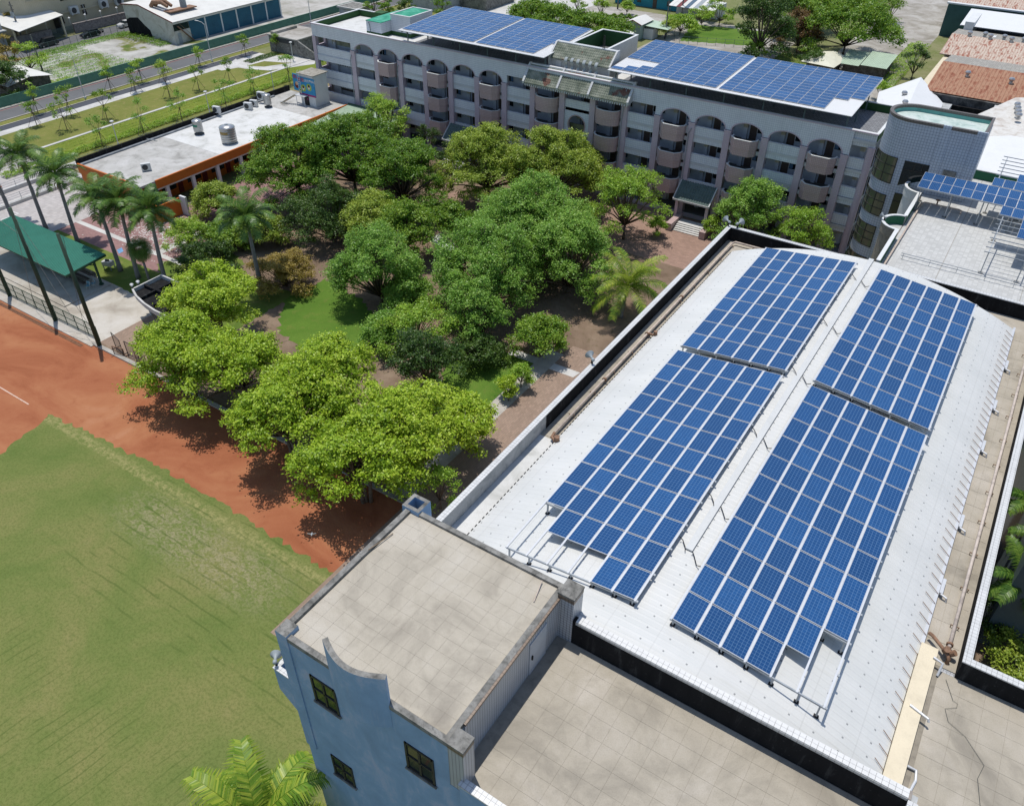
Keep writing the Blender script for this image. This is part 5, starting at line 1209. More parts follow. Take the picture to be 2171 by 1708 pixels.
# ---------------------------------------------------------------- orange nursery building and its roof
M_ORANGE = plain('orange_paint', (214, 118, 40), .6, .08, .8); M_ORFLOOR = m_conc('grey_roof_screed', (196, 194, 188), (150, 148, 142), .5, (212, 210, 206), .3)
M_PARAP = m_soot('lichen_black_parapet', (176, 176, 172), 1.6); M_REDDOOR = plain('maroon_paint', (120, 42, 40), .6, .08, 2); M_STAINLESS = plain('stainless_steel', (206, 206, 204), .3, .06, 2, .7, .5)
M_AC = plain('air_conditioner_white', (226, 227, 224), .5, .05, 2); M_GRILLE = plain('dark_grille', (70, 72, 74), .6, .1, 3); M_BLUEG = plain('blue_grey_wall', (88, 112, 132), .7, .06, 1)
ob = thing('nursery_building', 'single-storey orange-fronted building with flat white roof beside the park', 'building', (-104, 78, 0))
OX0, OX1, OY0, OY1, OZ = -111.3, -97.6, 58.4, 99.6, 4.4
b = MB(); b.box(OX0, OY0+.2, 0, -100.6, OY1, OZ-.3); b.build('wall', M_ORANGE, ob)
b = MB(); b.box(OX0, OY0, OZ-.3, OX1, OY1, OZ); b.build('roof_slab', M_ORFLOOR, ob)
b = MB(); b.box(OX0+.4, 72.5, OZ, OX1-.15, 91.5, OZ+.012); b.build('white_roof_coating', M_WHITEPAINT, ob)
b = MB(); b.box(OX0-.05, OY0, OZ-.4, OX0+.2, OY1, OZ+.85); b.build('lichen_parapet', M_PARAP, ob)
b = MB(); b.box(OX0+.2, OY0, OZ-.02, OX0+.7, OY1-4, OZ+.22); b.build('parapet_upstand', m_conc('grey_upstand', (150, 156, 162), (112, 116, 122), .4, (170, 176, 182), .8), ob)
b = MB(); b.box(OX1-.05, 61.0, OZ-1.05, OX1+.2, OY1, OZ+.12); b.box(OX1-.25, 61.0, OZ+.0, OX1-.05, OY1, OZ+.06, 1); b.build('fascia', [M_ORANGE, M_WALK], ob)
b = MB(); b.box(OX0+.2, OY0-.1, OZ-1.0, OX1-2.2, OY0+.12, OZ+.35); b.build('end_fascia', M_ORANGE, ob)
for i in range(9):
    y = 62.4+i*4.4; b = MB(); b.box(OX1-.35, y, 0, OX1+.05, y+.5, OZ-1.0); b.build('pillar', M_WHITE, ob)
b = MB(); b.box(OX1-.3, 61.2, OZ-1.35, OX1, OY1, OZ-1.05); b.build('beam', M_WHITE, ob)
for i in range(8):
    y = 63.4+i*4.4
    b = MB(); b.box(-100.62, y+.2, 1.0, -100.55, y+2.6, 2.9); w_ = b.build('window', M_DARKGLASS, ob)
    b = MB(); b.box(-100.60, y+2.9, .1, -100.52, y+3.7, 2.3); b.build('door', M_REDDOOR, ob)
b = MB(); b.box(-100.5, 60.9, 0, -97.8, 61.3, OZ-.35); b.build('blue_end_wall', M_BLUEG, ob)
b = MB(); b.box(-97.7, 58.5, 0, -94.6, 58.7, 2.4); b.box(-94.8, 58.7, 0, -94.6, 62.0, 2.4); b.build('porch_wall', M_ORANGE, ob)
b = MB(); b.box(-94.6, 62.0, 0, -93.4, 62.3, 2.7); b.build('porch_pier', M_WHITE, ob)
b = MB()
for i in range(16): b.bar((-94.5, 62.5+i*.25, .1), (-94.5, 62.5+i*.25, 1.1), .03, .03)
b.bar((-94.5, 62.4, 1.1), (-94.5, 66.4, 1.1), .05, .05); b.build('porch_railing', M_WHITE, ob)
# pale green lean-to roof against the school
lt = thing('lean_to_roof', 'pale green corrugated lean-to roof between the orange building and the school', 'roof', (-92, 96, 0))
b = MB(); n = 62; M_PGREEN = plain('pale_green_sheet', (196, 216, 190), .5, .06, .6)
for i in range(n):
    x0 = -97.3+i*.2; b.quad((x0, 90.2, 3.9), (x0+.14, 90.2, 3.9), (x0+.14, 99.4, 4.5), (x0, 99.4, 4.5)); b.quad((x0+.14, 90.2, 3.9), (x0+.17, 90.2, 3.95), (x0+.17, 99.4, 4.55), (x0+.14, 99.4, 4.5)); b.quad((x0+.17, 90.2, 3.95), (x0+.2, 90.2, 3.9), (x0+.2, 99.4, 4.5), (x0+.17, 99.4, 4.55))
b.build('roof_sheeting', M_PGREEN, lt)
for y in (90.5, 95): 
    for x in (-97, -85.2): b = MB(); b.box(x, y, 0, x+.15, y+.15, 4.0); b.build('post', M_STEELG, lt)
b = MB(); b.box(-97.35, 99.35, 4.4, -84.8, 99.6, 4.75); b.build('flashing', plain('dark_green_flashing', (70, 100, 84), .6, .1, 1), lt)
# stair booth with billboards on the orange building's roof
bo = thing('roof_booth', 'white rooftop booth with bright blue billboards and an outside ladder', 'booth', (-102.4, 97.5, OZ))
b = MB(); b.box(-104.2, 95.6, OZ, -100.9, 98.8, 9.3); b.build('wall', M_WHITE, bo); b = MB(); b.box(-104.4, 95.4, 9.3, -100.7, 99.0, 9.42); b.build('roof', m_conc('dirty_roof', (170, 164, 152), (120, 116, 106), .6, (190, 186, 176), 1.0), bo)
def m_poster():
    n = N('billboard_sky_print'); u = n.uv(); v = n.add('ShaderNodeTexVoronoi'); v.inputs['Scale'].default_value = 2.2; n.link(u, v.inputs['Vector'])
    bub = n.math('LESS_THAN', v.outputs['Distance'], .16); col = n.mix(n.noise(u, 1.2, 2), base((28, 130, 186)), base((60, 170, 214))); col = n.mix(n.math('MULTIPLY', bub, .6), col, base((170, 216, 236)))
    return n.done(col, .5, 0, .3)
M_POST = m_poster(); M_MAG = plain('magenta_print', (176, 40, 120), .5, .02, 2); M_INKW = plain('white_print', (240, 240, 240), .5, .02, 2); M_INKB = plain('navy_print', (40, 44, 92), .5, .02, 2); M_INKR = plain('pink_red_print', (206, 60, 96), .5, .02, 2)
M_SKIN = plain('baby_skin_print', (236, 196, 160), .5, .02, 2); M_LIME = plain('lime_print', (170, 200, 70), .5, .02, 2); M_HAIR = plain('hair_print', (50, 36, 30), .5, .02, 2)
def text_mesh(txt, size):
    cu_ = bpy.data.curves.new('sign_text', 'FONT'); cu_.body = txt; cu_.size = size; cu_.align_x = 'CENTER'; cu_.align_y = 'CENTER'; cu_.extrude = .004; cu_.offset = size*.018; cu_.resolution_u = 2
    o_ = bpy.data.objects.new('sign_text_tmp', cu_); COL.objects.link(o_)
    me = bpy.data.meshes.new_from_object(o_.evaluated_get(bpy.context.evaluated_depsgraph_get())); bpy.data.objects.remove(o_); return me
def lettering(txt, size, mat, parent, loc, rot):
    me = text_mesh(txt, size); me.materials.clear(); me.materials.append(mat); return put('lettering', me, parent, loc, rot)
BL = Vector(bo.location)
b = MB(); b.box(-104.35, 95.48, 6.0, -100.6, 95.58, 8.9); p1 = b.build('billboard', M_POST, bo); b = MB(); b.box(-104.35, 95.46, 6.0, -100.6, 95.48, 6.28); q = b.build('strip', M_MAG, p1, local=True); q.location = -BL
lettering('鼓岩', .66, M_INKR, p1, Vector((-103.5, 95.46, 8.42))-BL, (math.pi/2, 0, 0)); lettering('公共托嬰中心', .50, M_INKW, p1, Vector((-101.75, 95.46, 8.42))-BL, (math.pi/2, 0, 0))
lettering('高雄市', .2, M_INKW, p1, Vector((-104.05, 95.455, 8.0))-BL, (math.pi/2, 0, 0))
def disc(mb, x, z, r, y, m, n=14): mb.poly([(x+r*math.cos(2*math.pi*i/n), y, z+r*math.sin(2*math.pi*i/n)) for i in range(n)], m)
b = MB()
for x, z in ((-103.2, 7.15), (-101.9, 7.45), (-103.95, 6.6)):
    s_ = .6 if x > -103.9 else .35
    disc(b, x, z, .58*s_/.6, 95.470, 0); disc(b, x, z+.1*s_, .34*s_/.6, 95.466, 1); disc(b, x, z+.3*s_, .22*s_/.6, 95.463, 2); disc(b, x-.05, z-.25*s_, .2*s_/.6, 95.464, 3)
q = b.build('printed_babies', [M_LIME, M_SKIN, M_HAIR, M_INKW], p1, local=True); q.location = -BL
b = MB(); b.box(-104.32, 95.6, 6.0, -104.22, 98.7, 8.9); p2 = b.build('billboard', M_POST, bo)
b = MB(); b.box(-105.9, 95.9, 6.3, -104.3, 96.0, 9.0); p2 = b.build('billboard', M_POST, bo); lettering('鼓岩', .62, M_INKR, p2, Vector((-105.1, 95.89, 8.5))-BL, (math.pi/2, 0, 0))
b = MB(); disc(b, -105.1, 7.2, .5, 95.892, 0); disc(b, -105.1, 7.5, .3, 95.889, 1); q = b.build('printed_child', [M_REDDOOR, M_SKIN], p2, local=True); q.location = -BL
b = MB(); b.box(-103.4, 95.53, OZ, -102.4, 95.6, OZ+2.1); b.build('door', plain('black_door', (38, 38, 40), .5, .1, 2), bo)
b = MB(); b.box(-102.7, 95.50, OZ+.9, -102.5, 95.53, OZ+1.2); b.build('notice', M_MAG, bo)
b = MB()
for x in (-104.0, -103.5): b.tube([(x, 95.2, 6.2), (x, 95.15, 9.5), (x, 95.5, 9.9), (x, 96.0, 9.7)], .03, 5)
for i in range(9): b.bar((-104.0, 95.2, 6.4+i*.35), (-103.5, 95.2, 6.4+i*.35), .025, .025)
b.build('cage_ladder', M_ALU, bo)
b = MB(); b.box(-104.6, 94.6, 6.0, -102.4, 95.45, 6.08); b.bar((-104.4, 94.7, OZ), (-104.4, 94.7, 6.0), .06, .06); b.bar((-102.6, 94.7, OZ), (-102.6, 94.7, 6.0), .06, .06); b.build('landing', M_ALU, bo)
b = MB()
for dx in (0, .7): b.bar((-104.7-dx*0, 94.7+dx, 6.0), (-107.3, 93.6+dx, OZ), .06, .18)
for i in range(9): t_ = i/8; b.box(-104.8-2.4*t_, 93.75+.9*(1-t_)-.0, 5.95-1.45*t_, -104.6-2.4*t_, 94.45+.9*(1-t_), 6.0-1.45*t_)
b.build('steep_stair', plain('sand_paint', (214, 196, 166), .6, .1, 2), bo)
b = MB(); b.box(-92.4, FY-.35, 1.6, -87.2, FY-.27, 3.0); bn = b.build('banner', m_lawn('banner_print', (120, 180, 90), (150, 206, 220), (240, 240, 220), .3), main)
lettering('高雄', .5, M_INKR, bn, Vector((-91.6, FY-.37, 2.45))-ML, (math.pi/2, 0, 0)); lettering('鼓岩公共托嬰中心', .52, M_INKB, bn, Vector((-89.1, FY-.37, 2.45))-ML, (math.pi/2, 0, 0))
# water tanks and air conditioners on the orange building
def tank(label, x, y, r, h, legs, band=None):
    t = thing('water_tank', label, 'tank', (x, y, OZ)); z0 = .45 if legs else .02; pr = [(r*.96, z0)]
    for i in range(1, 8): z = z0+(h-z0)*.86*i/7; pr += [(r, z-.05), (r*1.015, z), (r, z+.02)]
    pr += [(r*.97, h*.9+z0*.1), (r*.45, h*.98), (.05, h)]; b = MB(); b.lathe(pr, n=22); b.build('shell', M_STAINLESS, t, True, True); b = MB(); b.cyl(0, 0, h-.02, h+.08, r*.22, r*.2, 10); b.build('lid', M_STAINLESS, t, local=True)
    if legs:
        b = MB()
        for i in range(4): a = math.pi/4+i*math.pi/2; b.bar((r*.95*math.cos(a), r*.95*math.sin(a), 0), (r*.75*math.cos(a), r*.75*math.sin(a), z0+.1), .05, .05)
        b.cyl(0, 0, 0, .08, r*1.05, r*1.05, 14); b.build('stand', M_GRILLE, t, local=True)
    if band:
        for i in range(10): a = -1.9+i*.12; b = MB(); b.bar((r*1.02*math.cos(a), r*1.02*math.sin(a), h*.62), (r*1.02*math.cos(a+.1), r*1.02*math.sin(a+.1), h*.62), .02, h*.14); b.build('band', band, t, local=True)
    return t
tank('wide stainless water tank near the orange fascia', -100.4, 76.6, 1.15, 2.7, False, plain('gold_band', (190, 160, 96), .5, .1, 3)); tank('small stainless water tank on a stand with a green label', -107.0, 76.4, .72, 2.3, True, plain('green_label', (50, 150, 120), .5, .05, 2)); tank('slim stainless water tank at the far end of the orange building roof', -107.6, 91.2, .62, 2.2, True)
acm = {}
def ac(label, x, y, z, rz, s=1.0, group='air conditioner units'):
    t = thing('air_conditioner', label, 'air conditioner', (x, y, z), rz, group)
    if 'b' not in acm:
        b = MB(); b.box(-.45, -.18, .08, .45, .18, .78); b.box(-.4, -.15, 0, -.3, .15, .08); b.box(.3, -.15, 0, .4, .15, .08); acm['b'] = b.mesh(M_AC); b = MB(); b.lathe([(.27, 0), (.27, .02), (.05, .03)], n=16); acm['g'] = b.mesh(M_GRILLE)
    put('casing', acm['b'], t, (0, 0, 0), (0, 0, 0), (s,)*3); put('fan_grille', acm['g'], t, (-.1*s, -.19*s, .43*s), (math.pi/2, 0, 0), (s,)*3); return t
ac('white air conditioner on the lichen parapet of the orange building', -110.9, 83.4, OZ+.5, .2, 1.4); ac('air conditioner at the near end of the orange building roof', -101.5, 62.7, OZ, 1.0, 1.4); ac('air conditioner pair, left unit, near the roof booth', -109.2, 88.4, OZ, .3, 1.5); ac('air conditioner pair, right unit, near the roof booth', -109.6, 90.0, OZ, .3, 1.4); ac('tall air conditioner behind the slim tank', -109.8, 92.0, OZ+.6, .2, 1.6)
for i, (x, y, lab) in enumerate(((-110.2, 69.8, 'old metal rack leaning on the lichen parapet'), (-106.2, 93.2, 'old metal rack lying near the steep stair'))):
    b = MB()
    for k_ in range(5): b.bar((x-.5, y+k_*.22, OZ+.5-.1*k_), (x+.5, y+k_*.22, OZ+.5-.1*k_), .05, .05)
    for dx in (-.5, 0, .5): b.bar((x+dx, y-.1, OZ+.55), (x+dx, y+1.0, OZ+.08), .05, .05)
    tag(b.build('metal_rack', M_HORN, None, loc=(x, y, OZ)), lab, 'rack')

# ---------------------------------------------------------------- ditch with railings west of the forecourt
for nm, x0, x1, z in (('ditch_wall', -121.8, -121.3, .5), ('ditch_wall', -117.2, -116.4, .45)):
    b = MB(); b.box(x0, 30, 0, x1, 98, z); tag(b.build(nm, M_WALK, None, loc=((x0+x1)/2, 64, 0)), 'pale concrete ditch wall on the %s side' % ('park' if x0 < -120 else 'school'), 'wall')
for x, lab in ((-121.5, 'grey pipe railing on the park side of the ditch'), (-116.8, 'grey pipe railing on the school side of the ditch')):
    t = thing('railing', lab, 'railing', (x, 60, .45))
    for i in range(28):
        b = MB(); b.bar((x, 40+i*2, .45), (x, 40+i*2, 1.45), .05, .05); b.build('post', M_HORN, t)
    b = MB()
    for z in (.8, 1.1, 1.42): b.bar((x, 40, z), (x, 94, z), .035, .035)
    b.build('rails', M_HORN, t)
b = MB(); g = G(10, 425); b.tube([(g.x, g.y, 0), (g.x, g.y, 1.7), (g.x, g.y, 2.0)], .07, 8); b.tube([(g.x, g.y, 2.0), (g.x+.3, g.y, 2.25), (g.x+.5, g.y, 2.1)], .12, 8, 1); tag(b.build('signal_post', [M_HORN, M_ORANGE], None, loc=(g.x, g.y, 0)), 'grey post with an orange head beside the ditch railing', 'post')
# ---------------------------------------------------------------- green hoarding along the street
gf = thing('hoarding', 'long dark green metal hoarding along the street', 'fence', (-156.9, 110, 0)); M_HOARD = plain('green_hoarding', (110, 160, 134), .6, .1, .8)
b = MB()
for i in range(12): b.box(i*.2, 0, .1, i*.2+.1, .05, 1.75); b.box(i*.2+.1, .02, .1, i*.2+.2, .05, 1.75)
hm = b.mesh(M_HOARD)
for i in range(56): put('panel', hm, gf, (0, 58+i*2.4-110, .02), (0, 0, math.pi/2))
b = MB(); b.box(-157.0, 58, 1.78, -156.85, 192, 1.85); b.build('top_rail', M_HOARD, gf)
# ---------------------------------------------------------------- street and park lamps
def street_lamp(label, p, h=7.6):
    t = thing('street_lamp', label, 'street lamp', (*p, 0), 0, 'street lamps along the road'); b = MB(); b.tube([(0, 0, 0), (0, 0, h)], [.09, .055], 8); b.box(-.18, -.18, 0, .18, .18, .3); b.build('pole', M_AC, t, local=True)
    b = MB(); b.tube([(0, 0, h-.2), (-.5, -.15, h+.25), (-1.4, -.4, h+.45)], .045, 6); b.build('arm', M_AC, t, local=True); b = MB(); b.bar((-1.3, -.37, h+.44), (-2.0, -.55, h+.5), .26, .09); b.build('lamp_head', M_AC, t, local=True)
street_lamp('street lamp leaning over the road left of the vacant lot', on(181, 209), 7.2); street_lamp('street lamp beside the warehouse end of the vacant lot', on(450, 131), 7.4); street_lamp('street lamp behind the left corner of the school', on(660, 52), 7.4)
def park_lamp(label, p, h=3.7):
    t = thing('park_lamp', label, 'lamp', (*p, 0), 0, 'white disc lamps along the hedge'); b = MB(); b.cyl(0, 0, 0, h, .07, .06, 8); b.cyl(0, 0, 0, .25, .14, .12, 8); b.build('pole', M_AC, t, local=True); b = MB(); b.lathe([(.1, h-.12), (.3, h), (.34, h+.08), (.2, h+.16), (.03, h+.18)], n=14); b.build('lamp_head', M_WHITE, t, True, True)
for q, lab in (((251, 306), 'white disc lamp at the near end of the hedge'), ((445, 240), 'white disc lamp behind the white air conditioner'), ((581, 192), 'white disc lamp near the roof booth'), ((622, 130), 'white disc lamp by the winding path')): park_lamp(lab, on(*q))
# hedge, planted rows
rng = np.random.default_rng(77)
def bed(name, label, cat, x0, x1, y0, y1, h, n, leaf, kind, lump=1.0):
    x = rng.uniform(x0, x1, n); y = rng.uniform(y0, y1, n); c = (x0+x1)/2; hw = (x1-x0)/2
    hh = h*(1-.55*((x-c)/hw)**2)*(.72+.28*np.sin(y*2.1/lump+np.sin(y*.7))*np.cos(x*3)); z = hh*np.sqrt(rng.uniform(.2, 1, n))
    nn = unit(np.stack([(x-c)/hw*.6, rng.normal(size=n)*.3, np.full(n, .8)], 1)+rng.normal(size=(n, 3))*.4)
    o = put(name, leaf_mesh(np.stack([x, y, z], 1), nn, leaf, leaf*.6, rng, LF[kind])); tag(o, label, cat, None, 'stuff'); return o
bed('hedge', 'bright trimmed hedge along the park side of the orange building', 'hedge', -127.5, -125.9, 55, 118, 1.05, 16000, .2, 'bright')
for i in range(4): bed('planted_row', 'low rows of young groundcover in the park', 'groundcover', -132.6+i*1.2, -132.0+i*1.2, 50, 120, .2, 1800, .15, 'olive')
bed('weeds', 'weeds growing over the cracked vacant lot', 'weeds', -183, -157.5, 88, 104, .7, 9000, .22, 'blue', 6); bed('weeds', 'weeds along the hoarding', 'weeds', -160, -157.2, 60, 165, .8, 8000, .22, 'bright', 3); bed('weeds', 'weeds along the lane fence', 'weeds', -184.5, -181, 95, 118, .8, 4000, .22, 'blue', 3); bed('weeds', 'weeds around the warehouse gable', 'weeds', -183, -167, 114.5, 117.8, 1.0, 3500, .22, 'rain', 2); bed('weeds', 'weeds in front of the brick shack', 'weeds', -164, -157.4, 70, 90, .9, 5000, .24, 'bright', 2)
bed('shrub_bed', 'dark groundcover bed inside the winding park path', 'shrub bed', *sorted((G(515, 131).x, G(515, 131).x+2.5)), G(515, 131).y, G(630, 126).y, .5, 2500, .2, 'dark')
# saplings with stakes
SAP = [((315, 1068), 5.0, .9, 'rain', 'sapling nearest the left edge by the pale pavement'), ((325, 960), 5.6, .9, 'bright', 'sapling at the road verge nearest the brick shack'), ((570, 1102), 5.8, 1.3, 'rain', 'sapling on mounded soil at the near end of the park lawn'), ((605, 980), 6.2, 1.2, 'rain', 'tall sapling by the dark cycle path left of the first street lamp'), ((875, 1240), 5.6, 1.3, 'blue', 'dark sapling at the hedge nearest the first park lamp'), ((910, 1010), 5.8, 1.3, 'rain', 'sapling on the lawn right of the first street lamp'), ((945, 778), 4.8, .8, 'bright', 'thin sapling at the verge beyond the first street lamp'), ((1220, 1128), 5.8, 1.4, 'blue', 'sapling in the middle of the planted rows'), ((1205, 700), 5.0, .9, 'bright', 'thin sapling at the verge beside the pale concrete of the lot'), ((1155, 782), 4.8, 1.1, 'rain', 'leaning sapling beside the cycle path'), ((1440, 826), 7.0, 1.2, 'olive', 'tallest sapling on the lawn'), ((1550, 1036), 5.6, 1.4, 'blue', 'bushy dark sapling at the hedge left of the second park lamp'), ((1690, 766), 5.6, 1.1, 'rain', 'sapling on the lawn below the warehouse stairs'), ((1920, 905), 5.8, 1.4, 'blue', 'full sapling at the hedge right of the second park lamp'), ((1948, 690), 5.0, .9, 'rain', 'slim sapling on the lawn with many stakes'), ((2085, 475), 4.6, .8, 'rain', 'nearly bare sapling at the verge before the blue shutters'), ((2160, 800), 5.0, 1.3, 'blue', 'sapling beside the winding path entrance'), ((1400, 700), 4.4, .8, 'bright', 'slim sapling between cycle path and lawn'), ((1700, 560), 4.2, .9, 'bright', 'light green sapling left of the second street lamp')]
SAP2 = [((180, 448), 4.2, .6, 'rain', 'bare-topped sapling before the concrete pump house'), ((290, 712), 5.8, 1.2, 'blue', 'sapling right of the third park lamp near the roof booth'), ((570, 570), 4.0, .9, 'blue', 'small sapling under the left end of the school')]
for i, (q, h, r, kind, lab) in enumerate([((a[0]/4, a[1]/4), *rest) for (a, *rest) in SAP]+[((542.75+a[0]/4, a[1]/4), *rest) for (a, *rest) in SAP2]):
    g = G(*q); t = tree(lab, (g.x, g.y), h, r*1.4, kind, 300+i, cat='sapling', group='staked saplings in the park', dens=1.7, leaf=.26, per=14, spread=.26, nl=6, flat=1.3, trunk_h=.38, tr=.07, name='sapling', fill=.4)
    for k_ in range(3):
        a = k_*2.1+i; b = MB(); b.bar((1.35*math.cos(a), 1.35*math.sin(a), 0), (.08*math.cos(a), .08*math.sin(a), 2.3), .05, .05); b.build('stake', M_STAKE, t, local=True)
# ---------------------------------------------------------------- west side: warehouse, shack, flats, vehicles
def m_rustsheet(name, a, b_, per=.5, ax=0):
    n = N(name); p = n.pos(); o = n.sep(p); f = n.math('FRACT', n.math('DIVIDE', o[ax], per)); q = n.noise(n.scale(p, (1.5, .4, 1) if ax == 0 else (.4, 1.5, 1)), .8, 6, .7, .4)
    col = n.ramp(q, [(.36, base(a)), (.5, base(b_)), (.62, base(a)), (.7, tuple(v*.6 for v in base(a)))]); col = n.mix(n.math('MULTIPLY', n.math('LESS_THAN', f, .25), .35), col, tuple(v*.5 for v in base(a))); return n.done(col, .8, 0, .15)
M_CREAMW = m_conc('cream_metal_wall', (222, 218, 204), (178, 172, 154), .4, (232, 230, 220), .5); M_SHUT = plain('blue_roller_shutter', (48, 108, 132), .6, .1, .6); M_MAROON = plain('maroon_trim', (128, 62, 62), .7, .1, 2)
M_OFFW = plain('off_white_roof_sheet', (238, 236, 228), .55, .06, .4); M_BRICKD = m_conc('dark_rubble_wall', (112, 104, 94), (70, 66, 60), .6, (140, 132, 122), 1.5)
wh = thing('shutter_warehouse', 'cream warehouse with a row of blue roller shutters beside the vacant lot', 'building', (-173, 132, 0))
b = MB(); wx0, wx1, wy0, wy1 = -182.5, -166.0, 118.2, 150.0
b.box(wx0, wy0+.02, 0, wx1-.3, wy1, 4.6); b.poly([(wx0, wy0, 0), (wx1, wy0, 0), (wx1, wy0, 4.7), (-176.5, wy0, 6.9), (wx0, wy0, 6.4)]); b.build('wall', M_CREAMW, wh)
b = MB(); b.poly([(wx0, wy0-.02, 0), (-174, wy0-.02, 0), (-174.5, wy0-.02, 1.8), (-176, wy0-.02, 2.6), (-178, wy0-.02, 4.0), (-181, wy0-.02, 3.6), (wx0, wy0-.02, 3.0)]); b.build('rubble_patch', M_SOOT, wh)
b = MB()
for (xa, za), (xb, zb) in (((-176.5, 6.9), (wx1+.5, 4.65)), ((wx0-.3, 6.35), (-176.5, 6.9))):
    b.quad((xa, wy0-.3, za), (xb, wy0-.3, zb), (xb, wy1, zb), (xa, wy1, za)); b.quad((xa, wy1, za-.12), (xb, wy1, zb-.12), (xb, wy0-.3, zb-.12), (xa, wy0-.3, za-.12)); b.bar((xa, wy0-.3, za-.06), (xb, wy0-.3, zb-.06), .1, .2, 1)
b.build('roof', [M_OFFW, M_MAROON], wh)
for i in range(6):
    y = 122.6+i*4.6; b = MB(); b.box(wx1-.28, y, 0, wx1-.15, y+4.25, 4.0)
    for k_ in range(16): b.box(wx1-.15, y, .1+k_*.245, wx1-.12, y+4.25, .2+k_*.245)
    b.build('roller_shutter', M_SHUT, wh)
    b = MB(); b.box(wx1-.3, y+4.25, 0, wx1-.05, y+4.6, 4.6); b.build('pier', M_WHITE, wh)
b = MB(); b.box(wx1-.3, 118.3, 4.0, wx1-.1, wy1, 4.6); b.build('lintel', M_WHITE, wh)
b = MB(); b.box(wx1-.3, 118.3, 0, wx1-.05, 122.55, 2.6); b.build('office_front', M_CREAMW, wh); b = MB(); b.box(wx1-.5, 118.5, 2.6, wx1-.25, 122.5, 3.95); b.build('office_window', M_DARKGLASS, wh)
b = MB(); b.bar((wx1+.3, 119.2, 3.6), (wx1+.3, 122.6, .1), .5, .15); b.bar((wx1+.5, 119.2, 4.5), (wx1+.5, 122.6, 1.0), .05, .05); b.build('outside_stair', M_RUST2, wh); b = MB(); b.box(wx1-.05, 119.0, .05, wx1+.02, 119.9, 2.1); b.build('door', M_HORN, wh)
b = MB(); b.box(-171, 120.2, 5.75, -168.5, 127.5, 5.95); b.build('roof_tray', M_RUST2, wh); b = MB(); b.cyl(-170.2, 125.2, 5.6, 7.9, .75, .7, 14); b.build('roof_tank', M_HORN, wh)
for dy in (0, 1.4):
    b = MB(); b.tube([(-174.2, 119.6+dy*.8, 6.5), (-173.6, 120.0+dy*.8, 7.4), (-171.6, 120.6+dy*.8, 7.5), (-170.2, 121.0+dy*.8, 6.7)], [.45, .5, .45, .35], 8); b.build('exhaust_duct', M_RUST2, wh)
sh = thing('brick_shack', 'low rubble-walled shack with a white sheet roof behind the hoarding', 'building', (-165, 81, 0))
b = MB(); b.box(-170, 76.5, 0, -160.0, 84.5, 2.4); b.poly([(-160, 76.5, 2.4), (-160, 84.5, 2.4), (-160, 80.6, 3.1)]); b.build('wall', M_BRICKD, sh)
b = MB()
for (ya, za), (yb_, zb) in (((76.0, 2.45), (80.6, 3.2)), ((80.6, 3.2), (85.0, 2.45))): b.quad((-170.5, ya, za), (-159.5, ya, za), (-159.5, yb_, zb), (-170.5, yb_, zb)); b.quad((-159.5, ya, za-.08), (-170.5, ya, za-.08), (-170.5, yb_, zb-.08), (-159.5, yb_, zb-.08))
b.build('roof', M_OFFW, sh)
# flats
fl = thing('apartment_block', 'cream apartment block with rounded corner behind the granite wall', 'building', (-205, 125, 0)); M_FLAT = tiled('cream_wall_tile', (216, 204, 176), (190, 178, 150), .4, .25, .03, .5, .05)
b = MB(); P = [(-196.5, 104)]+[(-196.5-2.5*(1-math.cos(a)), 104-2.5*math.sin(a)) for a in (.4, .8, 1.2, 1.57)]+[(-225, 101.5), (-225, 160), (-196.5, 160)]; b.prism(P, 0, 15); b.build('wall', M_FLAT, fl)
for z in (3.6, 7.2, 10.8): b = MB(); b.box(-196.55, 104, z, -196.3, 160, z+.3); b.build('string_course', M_FLAT, fl)
for i, (y, z, wdt, ht) in enumerate(((112, 6.2, 2.2, 1.5), (118, 8.0, 1.2, 1.6), (124, 9.0, 1.2, 1.6), (109, 1.6, 2.4, 1.4), (116.5, 2.4, 1.0, 2.2), (130, 6.5, 2.0, 1.5))):
    b = MB(); b.box(-196.52, y, z, -196.40, y+wdt, z+ht); w_ = b.build('window', M_DARKGLASS, fl); b = MB(); b.box(-196.40, y+wdt/2-.05, z, -196.36, y+wdt/2+.05, z+ht); f_ = b.build('mullion', M_ALU, w_, local=True); f_.location = -Vector(fl.location)
for y in (114.2, 122.0, 126.2): ac('large wall fan unit on the cream flats, %s' % {114.2: 'left', 122.0: 'middle', 126.2: 'right'}[y], -195.9, y, 3.0, math.pi/2+.05, 2.3, 'large fan units on the cream flats')
gw = thing('granite_wall', 'grey granite street wall with lamp posts before the cream flats', 'wall', (-192.6, 112, 0)); M_GRAN = m_conc('grey_granite', (150, 142, 140), (110, 104, 102), .5, (170, 164, 160), 2.0)
for y0, y1 in ((96, 105.5), (111.0, 134)): b = MB(); b.box(-192.9, y0, 0, -192.5, y1, 1.9); b.box(-193, y0, 1.9, -192.4, y1, 2.05); b.build('wall_panel', M_GRAN, gw)
for i in range(26): b = MB(); b.box(-192.75, 105.7+i*.2, 0, -192.68, 105.78+i*.2, 1.8); b.build('gate_bar', M_STEELG, gw)
for i, y in enumerate((100, 104.8, 110.6, 114.6, 118.6, 123)):
    t = thing('post_lamp', '%s white lantern on the granite wall counted from the left' % ('first', 'second', 'third', 'fourth', 'fifth', 'sixth')[i], 'lamp', (-192.7, y, 2.0), 0, 'lanterns on the granite wall'); b = MB(); b.cyl(0, 0, 0, 1.0, .05, .04, 6); b.build('post', M_WHITE, t, local=True); b = MB(); b.lathe([(.08, 1.0), (.16, 1.35), (.28, 1.38), (.05, 1.6)], n=10); b.build('lantern', M_WHITE, t, local=True)
